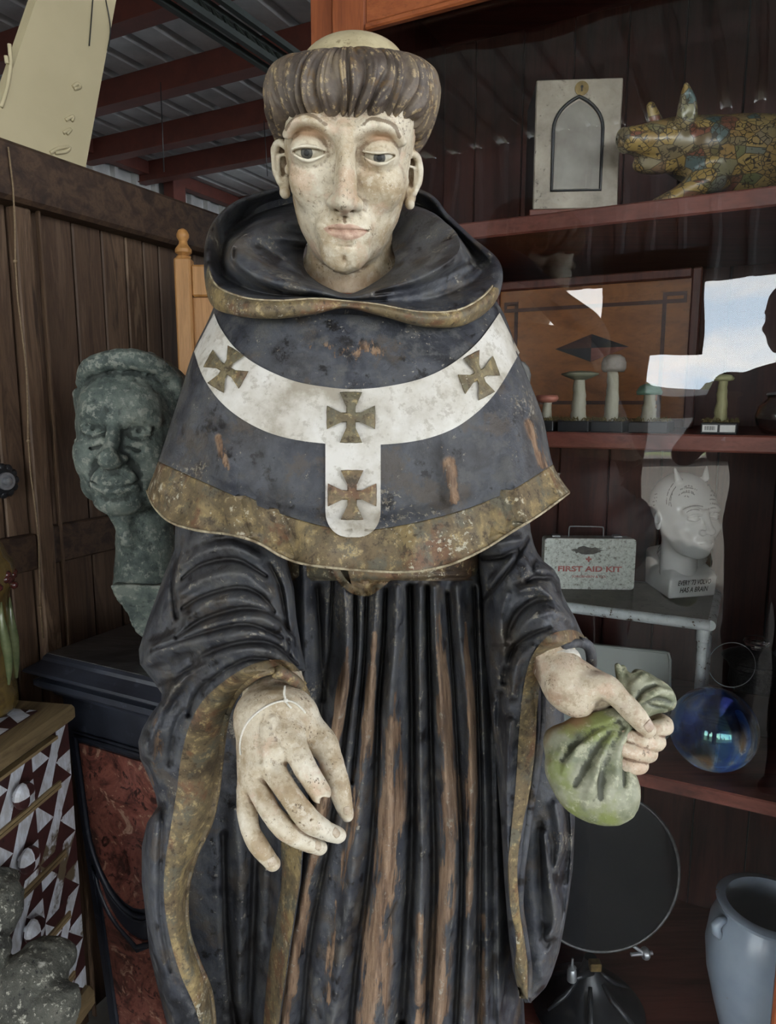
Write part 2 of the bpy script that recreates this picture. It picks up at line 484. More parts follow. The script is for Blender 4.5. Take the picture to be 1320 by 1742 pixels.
class Mat:
    def __init__(s, name, col=(128, 128, 128), rough=0.6, metal=0.0, spec=0.5, coat=0.0):
        s.m = bpy.data.materials.new(name); s.m.use_nodes = True; s.nt = s.m.node_tree
        s.b = s.nt.nodes['Principled BSDF']; s.out = s.nt.nodes['Material Output']
        s.b.inputs['Base Color'].default_value = srgb(*col); s.b.inputs['Roughness'].default_value = rough
        s.b.inputs['Metallic'].default_value = metal; s.b.inputs['Specular IOR Level'].default_value = spec
        s.b.inputs['Coat Weight'].default_value = coat
        s.tc = s.nt.nodes.new('ShaderNodeTexCoord'); s.co = s.tc.outputs['Object']
    def node(s, t, **k):
        n = s.nt.nodes.new(t)
        for a, v in k.items(): setattr(n, a, v)
        return n
    def put(s, sock, v):
        if hasattr(v, 'is_output') or isinstance(v, bpy.types.NodeSocket): s.nt.links.new(v, sock)
        elif isinstance(v, (tuple, list)) and len(v) == 3 and sock.type == 'RGBA': sock.default_value = srgb(*v)
        else: sock.default_value = v
    def map(s, scale=(1, 1, 1), rot=(0, 0, 0), loc=(0, 0, 0), co=None):
        n = s.node('ShaderNodeMapping'); s.put(n.inputs[0], co or s.co)
        n.inputs['Scale'].default_value = scale; n.inputs['Rotation'].default_value = [math.radians(a) for a in rot]; n.inputs['Location'].default_value = loc
        return n.outputs[0]
    def noise(s, scale, detail=4, rough=0.55, dist=0.0, co=None):
        n = s.node('ShaderNodeTexNoise'); s.put(n.inputs['Vector'], co or s.co)
        n.inputs['Scale'].default_value = scale; n.inputs['Detail'].default_value = detail
        n.inputs['Roughness'].default_value = rough; n.inputs['Distortion'].default_value = dist
        return n.outputs['Fac']
    def voro(s, scale, feat='F1', co=None, out='Distance'):
        n = s.node('ShaderNodeTexVoronoi', feature=feat); s.put(n.inputs['Vector'], co or s.co); n.inputs['Scale'].default_value = scale
        return n.outputs[out]
    def wave(s, scale, dist=2.0, detail=3, ds=1.0, co=None, dir='X', prof='SIN', typ='BANDS'):
        n = s.node('ShaderNodeTexWave', bands_direction=dir, wave_profile=prof, wave_type=typ); s.put(n.inputs['Vector'], co or s.co)
        n.inputs['Scale'].default_value = scale; n.inputs['Distortion'].default_value = dist; n.inputs['Detail'].default_value = detail; n.inputs['Detail Scale'].default_value = ds
        return n.outputs['Fac']
    def ramp(s, fac, *st):
        n = s.node('ShaderNodeValToRGB'); s.put(n.inputs[0], fac); e = n.color_ramp.elements
        while len(e) < len(st): e.new(0.5)
        for el, (p, c) in zip(e, st):
            el.position = p; el.color = srgb(*c) if isinstance(c, tuple) else (c, c, c, 1)
        return n.outputs[0]
    def step(s, fac, a, b):
        n = s.node('ShaderNodeMapRange'); s.put(n.inputs[0], fac); n.inputs[1].default_value = a; n.inputs[2].default_value = b
        n.interpolation_type = 'SMOOTHSTEP'
        return n.outputs[0]
    def math(s, op, a, b=0.5, c=None):
        n = s.node('ShaderNodeMath', operation=op); s.put(n.inputs[0], a); s.put(n.inputs[1], b)
        if c is not None: s.put(n.inputs[2], c)
        return n.outputs[0]
    def mix(s, f, a, b, mode='MIX'):
        n = s.node('ShaderNodeMix', data_type='RGBA', blend_type=mode)
        s.put(n.inputs[0], f); s.put(n.inputs[6], a); s.put(n.inputs[7], b)
        return n.outputs[2]
    def attr(s, name):
        n = s.node('ShaderNodeAttribute', attribute_name=name); return n.outputs['Fac']
    def sep(s, co=None):
        n = s.node('ShaderNodeSeparateXYZ'); s.put(n.inputs[0], co or s.co); return n.outputs
    def point(s):
        return s.node('ShaderNodeNewGeometry').outputs['Pointiness']
    def col(s, v): s.put(s.b.inputs['Base Color'], v); return s
    def rough(s, v): s.put(s.b.inputs['Roughness'], v); return s
    def bump(s, h, strength=0.5, dist=0.002):
        n = s.node('ShaderNodeBump'); n.inputs['Strength'].default_value = strength; n.inputs['Distance'].default_value = dist
        s.put(n.inputs['Height'], h)
        if s.b.inputs['Normal'].links: s.nt.links.new(s.b.inputs['Normal'].links[0].from_socket, n.inputs['Normal'])
        s.nt.links.new(n.outputs[0], s.b.inputs['Normal']); return s

def m_robe(name='worn_black_paint', wood=1.0, light=1.0):
    m = Mat(name, rough=0.42, spec=0.45)
    n1 = m.noise(7, 5, 0.65, 0.4); n2 = m.noise(34, 8, 0.7); n3 = m.noise(150, 5, 0.75); cav = m.attr('cav')
    base = m.ramp(n1, (0.34, (32, 33, 37)), (0.46, (57, 59, 66)), (0.54, (76, 78, 83)), (0.64, (56, 55, 57)), (0.72, (36, 35, 37)))
    base = m.mix(m.step(n2, 0.50, 0.62), base, (82, 82, 82))
    base = m.mix(m.step(n2, 0.44, 0.36), base, (28, 26, 27))
    base = m.mix(m.math('MULTIPLY', m.step(m.noise(16, 6, 0.7, co=m.map(loc=(5, 1, 3))), 0.53, 0.62), 0.55), base, (84, 74, 62))
    streak = m.noise(46, 8, 0.75, co=m.map((1, 1, 0.16)))
    wr = m.math('ADD', m.math('MULTIPLY', m.attr('wear'), 0.85), m.math('MULTIPLY', m.math('SUBTRACT', streak, 0.5), 3.2))
    wr = m.math('ADD', wr, m.math('MULTIPLY', m.math('SUBTRACT', m.noise(11, 4, 0.6), 0.5), 2.2))
    wf = m.math('MULTIPLY', m.math('MULTIPLY', m.step(wr, 0.36, 0.50), m.step(m.attr('wear'), 0.05, 0.3)), wood)
    wcol = m.ramp(m.noise(70, 7, 0.7, co=m.map((1, 1, 0.10))), (0.34, (70, 53, 41)), (0.46, (118, 93, 73)), (0.56, (148, 122, 98)), (0.64, (96, 74, 57)))
    colr = m.mix(wf, base, wcol)
    # pale plaster flecks and scuffs, densest on proud edges
    ed = m.math('ADD', m.math('MULTIPLY', cav, 0.07), m.math('SUBTRACT', m.noise(75, 7, 0.75), 0.5))
    fl = m.step(ed, 0.145, 0.185)
    sp = m.step(m.math('ADD', m.math('MULTIPLY', m.math('SUBTRACT', m.noise(200, 4, 0.7), .5), 1.0), m.math('MULTIPLY', m.math('SUBTRACT', m.noise(13, 4, 0.6), .5), 1.1)), 0.21, 0.25)
    fl = m.math('MAXIMUM', fl, sp)
    colr = m.mix(m.math('MULTIPLY', fl, 0.7), colr, m.ramp(n3, (0.4, (120, 110, 94)), (0.6, (168, 162, 148))))
    # dull rub on high places
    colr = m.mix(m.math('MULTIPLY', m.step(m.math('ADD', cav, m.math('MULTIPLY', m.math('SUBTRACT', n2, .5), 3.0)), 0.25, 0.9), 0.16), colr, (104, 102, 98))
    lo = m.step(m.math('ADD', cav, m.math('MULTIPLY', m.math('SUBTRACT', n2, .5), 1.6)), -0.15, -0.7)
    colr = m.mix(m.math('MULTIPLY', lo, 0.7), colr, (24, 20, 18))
    m.col(colr)
    m.rough(m.mix(m.math('MAXIMUM', wf, fl), m.ramp(n2, (0.4, 0.36), (0.6, 0.60)), (240, 240, 240)))
    m.bump(m.math('ADD', m.math('MULTIPLY', n2, 0.8), m.math('ADD', m.math('MULTIPLY', wf, -0.3), m.math('MULTIPLY', streak, 0.6))), 0.75, 0.004)
    m.bump(m.math('ADD', n3, m.math('MULTIPLY', fl, 0.3)), 0.5, 0.0016)
    return m.m

def m_gold(name='tarnished_gilding', a=(80, 69, 54), b=(118, 102, 76), c=(148, 129, 90)):
    m = Mat(name, rough=0.55, spec=0.4)
    n1 = m.noise(11, 6, 0.65, .5); n2 = m.noise(80, 8, 0.75); cav = m.attr('cav')
    cl = m.ramp(n1, (0.36, a), (0.46, b), (0.54, (104, 92, 70)), (0.62, c), (0.70, (104, 92, 70)))
    cl = m.mix(m.step(m.noise(20, 5, 0.65, co=m.map(loc=(2, 7, 4))), 0.52, 0.62), cl, (100, 95, 80))
    cl = m.mix(m.math('MULTIPLY', m.step(m.noise(16, 5, 0.65, co=m.map(loc=(9, 3, 1))), 0.53, 0.62), .8), cl, (112, 80, 58))
    cl = m.mix(m.math('MULTIPLY', m.step(n2, 0.54, 0.62), .7), cl, (172, 152, 108))
    cl = m.mix(m.math('MULTIPLY', m.step(n2, 0.46, 0.38), .8), cl, (62, 52, 42))
    fl = m.step(m.math('ADD', m.math('MULTIPLY', m.math('SUBTRACT', m.noise(170, 4, 0.7), .5), 1.0), m.math('MULTIPLY', m.math('SUBTRACT', m.noise(12, 4, 0.6), .5), 1.0)), 0.20, 0.24)
    ed = m.step(m.math('ADD', m.math('MULTIPLY', cav, .12), m.math('SUBTRACT', n2, 0.5)), 0.15, 0.19)
    cl = m.mix(m.math('MULTIPLY', m.math('MAXIMUM', fl, ed), 0.75), cl, (192, 186, 166))
    m.col(cl); m.b.inputs['Metallic'].default_value = 0.1
    m.bump(n2, 0.6, 0.0015); m.bump(n1, 0.4, 0.003)
    return m.m

def m_skin(name='chipped_flesh_paint', a=(214, 204, 184), b=(176, 156, 126), c=(112, 88, 64), grime=1.0):
    m = Mat(name, rough=0.5, spec=0.45)
    n1 = m.noise(15, 6, 0.65); n2 = m.noise(95, 8, 0.75); n3 = m.noise(300, 4, 0.7); cav = m.attr('cav')
    cl = m.ramp(n1, (0.38, a), (0.50, (200, 187, 163)), (0.60, b))
    cl = m.mix(m.math('MULTIPLY', m.step(m.noise(24, 5, 0.65, co=m.map(loc=(1, 4, 2))), 0.52, 0.64), .6), cl, (200, 170, 146))
    cl = m.mix(m.math('MULTIPLY', m.step(n2, 0.53, 0.62), 0.55 * grime), cl, (150, 130, 102))
    cl = m.mix(m.math('MULTIPLY', m.step(n2, 0.46, 0.40), 0.45), cl, (226, 219, 202))
    cl = m.mix(m.math('MULTIPLY', m.step(m.math('ADD', m.math('MULTIPLY', m.math('SUBTRACT', n3, .5), 1.0), m.math('MULTIPLY', m.math('SUBTRACT', m.noise(40, 5, 0.7), .5), 1.0)), 0.17, 0.22), 0.75 * grime), cl, (98, 80, 60))
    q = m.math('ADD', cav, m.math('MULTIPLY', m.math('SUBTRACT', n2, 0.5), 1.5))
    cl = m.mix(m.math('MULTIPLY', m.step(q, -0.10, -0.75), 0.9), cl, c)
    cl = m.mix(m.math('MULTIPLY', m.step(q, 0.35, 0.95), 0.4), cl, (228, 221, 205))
    cl = m.mix(m.math('MULTIPLY', m.step(m.math('ADD', m.attr('lip'), m.math('MULTIPLY', m.math('SUBTRACT', n2, 0.5), 1.2)), 0.25, 0.8), .85), cl, m.ramp(n2, (0.42, (168, 128, 110)), (0.58, (198, 166, 146))))
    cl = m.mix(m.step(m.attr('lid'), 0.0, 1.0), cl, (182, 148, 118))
    cl = m.mix(m.math('MULTIPLY', m.step(m.math('ADD', m.attr('brow'), m.math('MULTIPLY', m.math('SUBTRACT', n2, 0.5), 1.8)), 0.36, 0.6), 0.85), cl, (118, 100, 80))
    m.col(cl)
    m.bump(n2, 0.5, 0.0013); m.bump(n3, 0.3, 0.0007); m.bump(n1, 0.25, 0.003)
    return m.m

def m_simple(name, a, b, sc=30, rough=0.6, metal=0.0, bump=0.3, bd=0.001, stretch=(1, 1, 1), c=None, spec=0.5, lo=0.35, hi=0.65, coat=0.0):
    m = Mat(name, rough=rough, metal=metal, spec=spec, coat=coat)
    n = m.noise(sc, 6, 0.65, co=m.map(stretch))
    cl = m.ramp(n, (lo, a), (hi, b))
    if c is not None: cl = m.mix(m.step(m.noise(sc * 3, 5, 0.7), 0.58, 0.66), cl, c)
    m.col(cl)
    if bump: m.bump(n, bump, bd)
    return m.m

def m_wood(name, a, b, dark, axis='Z', sc=14, rough=0.5, spec=0.4, stretch=12, knots=False, ringz=None, coat=0.0):
    m = Mat(name, rough=rough, spec=spec, coat=coat)
    st = {'X': (1.0 / stretch, 1, 1), 'Y': (1, 1.0 / stretch, 1), 'Z': (1, 1, 1.0 / stretch)}[axis]
    co = m.map(st)
    n = m.noise(sc * 2.2, 7, 0.65, 0.6, co=co); f = m.noise(sc * 14, 4, 0.6, co=co)
    cl = m.ramp(n, (0.28, dark), (0.42, a), (0.58, b), (0.72, a))
    cl = m.mix(m.math('MULTIPLY', m.step(f, 0.5, 0.7), 0.35), cl, dark)
    m.col(cl); m.bump(m.math('ADD', n, m.math('MULTIPLY', f, 0.5)), 0.35, 0.0015)
    return m.m

M = {}
M['robe'] = m_robe(); M['gold'] = m_gold(); M['skin'] = m_skin()
M['lining'] = m_robe('worn_blue_black_lining', wood=0.25)
M['pate'] = m_simple('cream_paint', (196, 184, 150), (168, 154, 122), 30, 0.6, c=(140, 126, 98))
M['white_eye'] = m_simple('eye_white', (190, 184, 168), (160, 150, 130), 80, 0.35)
M['iris'] = m_simple('iris_paint', (74, 72, 66), (48, 46, 42), 400, 0.4)
M['ink'] = m_simple('black_print', (22, 22, 24), (30, 30, 32), 50, .5, bump=0)
M['string'] = m_simple('white_string', (226, 222, 210), (200, 196, 184), 900, 0.8)

def m_hair():
    m = Mat('carved_hair_paint', rough=0.5)
    n1 = m.noise(18, 5, 0.65); n2 = m.noise(90, 7, 0.75); r = m.attr('ridge'); z = m.sep()[2]
    cl = m.ramp(n1, (0.38, (76, 66, 60)), (0.5, (100, 88, 78)), (0.6, (122, 108, 90)))
    cl = m.mix(m.step(m.noise(26, 5, .65), 0.55, 0.66), cl, (108, 86, 60))
    e = m.math('ADD', m.math('MULTIPLY', r, 0.26), m.math('SUBTRACT', n2, 0.5))
    cl = m.mix(m.math('MULTIPLY', m.step(e, 0.25, 0.32), 0.7), cl, (180, 158, 120))
    cl = m.mix(m.math('MULTIPLY', m.step(m.math('ADD', r, m.math('SUBTRACT', n2, .5)), 0.38, 0.05), 0.85), cl, (40, 30, 23))
    m.col(cl); m.bump(n2, 0.6, 0.0018)
    return m.m
M['hair'] = m_hair()

def m_pall():
    m = Mat('chalky_white_paint', rough=0.7)
    n1 = m.noise(12, 6, 0.65); n2 = m.noise(70, 6, 0.7)
    cl = m.ramp(n1, (0.38, (212, 209, 202)), (0.52, (194, 189, 178)), (0.64, (158, 150, 135)))
    cl = m.mix(m.math('MULTIPLY', m.step(n2, 0.52, 0.62), 0.5), cl, (150, 142, 126))
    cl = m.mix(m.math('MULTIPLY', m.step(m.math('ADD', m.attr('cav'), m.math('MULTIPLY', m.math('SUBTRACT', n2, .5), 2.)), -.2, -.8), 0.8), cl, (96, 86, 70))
    m.col(cl); m.bump(n2, 0.4, 0.001); m.bump(n1, 0.2, 0.003)
    return m.m
M['pall'] = m_pall()
M['cross'] = m_gold('weathered_bronze_paint', (84, 78, 60), (110, 104, 84), (132, 122, 94))
M['cross_red'] = m_gold('weathered_copper_paint', (92, 70, 54), (124, 100, 82), (140, 118, 92))
M['belt'] = m_gold('worn_brown_gilding', (54, 44, 36), (84, 66, 50), (118, 92, 62))
M['knot'] = m_gold('worn_knot_gilding', (84, 68, 50), (118, 96, 70), (140, 116, 82))
M['edge'] = m_simple('bared_plaster_edge', (186, 174, 146), (110, 94, 70), 60, 0.7, c=(80, 66, 50))
def m_bag():
    m = Mat('mossy_green_paint', rough=0.55)
    n1 = m.noise(16, 5, 0.6); n2 = m.noise(90, 6, 0.7)
    cl = m.ramp(n1, (0.38, (88, 92, 72)), (0.5, (118, 122, 98)), (0.6, (150, 150, 128)))
    cl = m.mix(m.step(m.noise(10, 5, 0.6, co=m.map(loc=(3, 1, 2))), 0.50, 0.60), cl, (126, 134, 80))
    cl = m.mix(m.math('MULTIPLY', m.step(m.math('ADD', n2, m.math('MULTIPLY', m.attr('cav'), .10)), 0.56, 0.66), 0.6), cl, (184, 182, 154))
    cl = m.mix(m.step(m.noise(9, 4, 0.5, co=m.map(loc=(7, 3, 1))), 0.58, 0.66), cl, (116, 90, 60))
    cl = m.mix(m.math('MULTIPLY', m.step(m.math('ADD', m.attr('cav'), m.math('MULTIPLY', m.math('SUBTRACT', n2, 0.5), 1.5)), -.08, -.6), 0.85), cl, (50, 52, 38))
    m.col(cl); m.bump(n2, 0.5, 0.0013)
    return m.m
M['bag'] = m_bag()
def m_patina():
    m = Mat('green_patina_clay', rough=0.75)
    n1 = m.noise(16, 6, 0.7); n2 = m.noise(90, 6, 0.7)
    cl = m.ramp(n1, (0.38, (62, 72, 69)), (0.5, (88, 99, 94)), (0.62, (112, 120, 112)))
    cl = m.mix(m.math('MULTIPLY', m.step(m.math('ADD', n2, m.math('MULTIPLY', m.attr('cav'), .12)), 0.54, 0.64), 0.7), cl, (146, 150, 140))
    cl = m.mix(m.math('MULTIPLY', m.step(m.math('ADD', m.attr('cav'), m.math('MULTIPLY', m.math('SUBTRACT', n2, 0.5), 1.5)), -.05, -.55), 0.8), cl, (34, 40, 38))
    m.col(cl); m.bump(n2, 0.7, 0.003); m.bump(n1, 0.3, 0.004)
    return m.m
M['patina'] = m_patina()
# ------------------------------------------------------------ setting materials
def Pv(px, py, v):
    a = (px - 660) / F; b = (871 - py) / F
    d = np.array([a, CP + b * SP, -SP + b * CP]); t = v / (d @ VX)
    return d * t + np.array([0, 0, CZ])
def UV(p): return float(p @ UX), float(p @ VX), float(p[2])

M['roof'] = m_simple('galvanised_roof_sheet', (186, 188, 190), (160, 162, 165), 4, 0.38, metal=0.45, bump=0.1)
M['redsteel'] = m_simple('red_oxide_steel', (92, 44, 36), (76, 36, 30), 8, 0.6, bump=0.2)
M['greensteel'] = m_simple('dark_green_steel', (34, 42, 40), (24, 30, 28), 8, 0.6, bump=0.2)
M['concrete'] = m_simple('worn_concrete', (120, 116, 108), (98, 94, 88), 3, 0.85, c=(104, 100, 92))
M['grass'] = m_simple('mown_grass', (118, 134, 84), (150, 158, 112), 2, 0.9, c=(84, 94, 50))
M['leaf'] = m_simple('tree_foliage', (62, 78, 46), (104, 116, 76), 1.2, 0.8, bump=1.0, bd=0.2)
M['bark'] = m_simple('tree_bark', (84, 70, 56), (58, 48, 40), 4, 0.9, bump=0.6, bd=0.02)

def m_plank():
    m = Mat('old_brown_plank', rough=0.6, spec=0.35)
    co = m.map((1, 1, 0.09)); n = m.noise(26, 7, 0.65, 0.8, co=co); f = m.noise(160, 4, 0.6, co=co)
    pl = m.noise(5.3, 0, 0.5, co=m.map((1, 1, 0.0)))
    cl = m.ramp(n, (0.36, (52, 39, 30)), (0.46, (102, 81, 63)), (0.54, (78, 60, 47)), (0.62, (122, 100, 80)))
    cl = m.mix(m.math('MULTIPLY', m.step(f, 0.5, 0.7), 0.4), cl, (66, 48, 36))
    cl = m.mix(0.6, cl, m.ramp(pl, (0.35, (70, 46, 34)), (0.65, (118, 92, 70))), 'MULTIPLY') if False else m.mix(m.math('MULTIPLY', m.step(pl, 0.46, 0.56), .6), cl, (66, 49, 38))
    m.col(cl); m.bump(m.math('ADD', n, m.math('MULTIPLY', f, 0.6)), 0.5, 0.002)
    return m.m
M['plank'] = m_plank()
M['darkbeam'] = m_wood('dark_oak_beam', (52, 38, 30), (76, 58, 44), (34, 25, 20), 'X', 14, 0.6)
M['mahog'] = m_wood('dark_mahogany', (78, 42, 36), (96, 54, 46), (52, 28, 24), 'Z', 10, 0.45)
M['mahog_h'] = m_wood('mahogany_shelf', (104, 58, 50), (124, 72, 62), (70, 38, 32), 'X', 10, 0.4)
M['frame'] = m_wood('red_brown_door_wood', (124, 66, 40), (150, 84, 50), (88, 44, 28), 'Z', 12, 0.4)
M['frame_h'] = m_wood('red_brown_rail_wood', (138, 74, 42), (162, 92, 54), (96, 50, 30), 'X', 12, 0.4)
M['pine'] = m_wood('honey_pine', (166, 118, 66), (190, 140, 84), (128, 86, 46), 'Z', 12, 0.45)
M['inlay_ground'] = m_wood('amber_inlay_wood', (128, 78, 40), (146, 92, 48), (98, 58, 30), 'X', 8, 0.35)
M['inlay_dark'] = m_wood('dark_inlay_wood', (62, 34, 26), (78, 44, 34), (44, 24, 20), 'X', 12, 0.35)
M['black'] = m_simple('black_enamel', (24, 25, 28), (34, 36, 40), 20, 0.4, bump=0.1)

def m_glass():
    m = bpy.data.materials.new('old_wavy_glass'); m.use_nodes = True; nt = m.node_tree; nt.nodes.clear(); n = nt.nodes.new; L = nt.links
    out = n('ShaderNodeOutputMaterial'); tr = n('ShaderNodeBsdfTransparent'); gl = n('ShaderNodeBsdfGlossy'); mx = n('ShaderNodeMixShader')
    gl.inputs['Roughness'].default_value = 0.0; tr.inputs[0].default_value = (0.97, 0.975, 0.97, 1)
    lw = n('ShaderNodeLayerWeight'); lw.inputs[0].default_value = 0.5
    p = n('ShaderNodeMath'); p.operation = 'POWER'; L.new(lw.outputs['Facing'], p.inputs[0]); p.inputs[1].default_value = 5
    q = n('ShaderNodeMath'); q.operation = 'MULTIPLY_ADD'; L.new(p.outputs[0], q.inputs[0]); q.inputs[1].default_value = 0.95; q.inputs[2].default_value = 0.045
    tc = n('ShaderNodeTexCoord'); mp = n('ShaderNodeMapping'); mp.inputs['Scale'].default_value = (1, 1, 1.0)
    ns = n('ShaderNodeTexNoise'); ns.inputs['Scale'].default_value = 7; ns.inputs['Detail'].default_value = 1.0
    L.new(tc.outputs['Object'], mp.inputs[0]); L.new(mp.outputs[0], ns.inputs['Vector'])
    bp = n('ShaderNodeBump'); bp.inputs['Strength'].default_value = 0.5; bp.inputs['Distance'].default_value = 0.0012
    L.new(ns.outputs['Fac'], bp.inputs['Height']); L.new(bp.outputs[0], gl.inputs['Normal'])
    L.new(q.outputs[0], mx.inputs[0]); L.new(tr.outputs[0], mx.inputs[1]); L.new(gl.outputs[0], mx.inputs[2]); L.new(mx.outputs[0], out.inputs[0])
    return m
M['glass'] = m_glass()

# ------------------------------------------------------------ the shed
ZR = 4.15
def shed():
    b = MB().box((0, 0, -0.05), (14, 0, 0), (0, 16, 0), (0, 0, 0.05)); b.build('floor', M['concrete'], kind='structure')
    f = MB().box(W(-42, 0, -0.12), UX * 34, VX * 40, (0, 0, 0.05)); f.build('lawn', M['grass'], kind='structure')
    # corrugated roof: flat pans and raised ribs running away from the open front
    pitch = 0.30; prof = [(0.0, 0.0), (0.20, 0.0), (0.225, 0.05), (0.275, 0.05)]
    vs = []
    v = -7.0
    while v < 7.0:
        vs += [(v + a, z) for a, z in prof]; v += pitch
    U = [-5.3, 0, 6, 13.0]
    V = [W(u, v, ZR + z) for u in U for v, z in vs] + [W(u, v, ZR + z + 0.02) for u in U for v, z in vs]
    n = len(vs); f = grid_faces(len(U), n)
    Fc = np.concatenate([f, f[:, ::-1] + n * len(U)])
    mesh('ceiling', V, Fc, M['roof'], smooth=False, kind='structure')
    def corr(name, a, bdir, length, z0, z1, mat):
        ts = []; t = 0.0
        while t < length:
            ts += [(t + x, z) for x, z in prof]; t += pitch
        nrm = np.array([bdir[1], -bdir[0], 0.0])
        V = [a + bdir * t + nrm * d + np.array([0, 0, z]) for z in (z0, z1) for t, d in ts]
        V += [a + bdir * t + nrm * (d + 0.02) + np.array([0, 0, z]) for z in (z0, z1) for t, d in ts]
        f = grid_faces(2, len(ts)); mesh(name, V, np.concatenate([f, f[:, ::-1] + 2 * len(ts)]), mat, smooth=False, kind='structure')
    corr('wall_left', W(-5.3, -6.5, 0), UX, 18.3, 0, ZR, M['roof'])
    corr('wall_back', W(13.0, -6.5, 0), VX, 13.5, 0, ZR, M['roof'])
    corr('wall_right', W(13.0, 7.0, 0), -UX, 18.3, 0, 1.0, M['roof'])  # unseen wall, kept low to let extra sky light in
    corr('wall_front', W(-5.2, 7.0, 0), -VX, 13.5, 2.62, ZR, M['roof'])
    # purlins across, set by where the photograph shows them
    us = []
    for px, py in ((320, 128), (300, 228), (390, 268)):
        us.append(UV(Pz(px, py, ZR - 0.12))[0])
    us = sorted(us); st = us[1] - us[0]
    k = 1
    for u in [us[0] - st * i for i in range(8, 0, -1)] + us + [us[-1] + 1.6, us[-1] + 3.2]:
        if u < -5.2 or u > 12.8: continue
        c = MB()
        c.box(W(u, 0.25, ZR - 0.11), UX * 0.035, VX * 6.7, (0, 0, 0.11), bev=0.004)
        c.box(W(u, 0.25, ZR - 0.215), UX * 0.07, VX * 6.7, (0, 0, 0.006))
        c.build('trim_%d' % k, M['redsteel'], kind='structure'); k += 1
    # eave beam and column along the left wall, posts at the open front
    c = MB().box(W(4, -6.35, ZR - 0.075), UX * 9, VX * 0.06, (0, 0, 0.07), bev=0.005); c.build('trim_%d' % k, M['redsteel'], kind='structure'); k += 1
    for u in (Pv(297, 320, -6.3) @ UX, 1.5):
        c = MB().box(W(u, -6.3, ZR / 2), UX * 0.10, VX * 0.08, (0, 0, ZR / 2 - 0.02), bev=0.006); c.build('trim_%d' % k, M['redsteel'], kind='structure'); k += 1
    for v in (-5.6, -2.6, 2.2, 5.6):
        c = MB().box(W(-5.1, v, 1.4), UX * 0.08, VX * 0.08, (0, 0, 1.4), bev=0.006); c.build('trim_%d' % k, M['redsteel'], kind='structure'); k += 1
    # plank screen added behind the camera to darken part of the reflected sky
    c = MB(); v = -1.44
    while v < -.50: c.rbox(-4.98, -4.94, v, v + .1185, (1.90 if v > -1.0 else .06), 2.9, bev=.001); v += .119
    c.rbox(-4.94, -4.91, -1.44, -.49, 1.92, 2.04).rbox(-4.94, -4.91, -1.44, -.49, 2.5, 2.6)
    c.build('sky_blocker', M['plank'], kind='structure')
    # slanting lattice girder in dark green
    a, bb = Pz(292, 0, 3.55), Pz(462, 112, 3.55); d = bb - a; d /= np.linalg.norm(d); nrm = np.array([d[1], -d[0], 0])
    g = MB(); L0, L1 = a - d * 3.0, bb + d * 1.2; ln = np.linalg.norm(L1 - L0)
    for s in (-1, 1):
        g.box((L0 + L1) / 2 + nrm * 0.05 * s, d * ln / 2, nrm * 0.018, (0, 0, 0.018))
        g.box((L0 + L1) / 2 + nrm * 0.05 * s + np.array([0, 0, 0.14]), d * ln / 2, nrm * 0.018, (0, 0, 0.018))
    t = 0
    while t < ln - 0.1:
        p = L0 + d * t
        g.tube([p + nrm * 0.05, p + d * 0.05 - nrm * 0.05 + np.array([0, 0, .14]), p + d * 0.1 + nrm * 0.05], 0.008, 6); t += 0.1
    g.build('trim_%d' % k, M['greensteel'], kind='structure')
    for i, (px, y0, y1) in enumerate(((273, 140, 292), (449, 205, 300))):
        p = Pz(px, y0, ZR - 0.22); q = P(px + 6, y1, p[1])
        w = MB().tube([p, (p + q) / 2, q], 0.004, 6)
        o = w.build('hanging_wire', M['black'], smooth=True)
        tag(o, ['thin dark wire hanging from the roof between the cream board and the monk', 'short thin wire hanging from the roof just left of the carved ear'][i], 'wire')
shed()

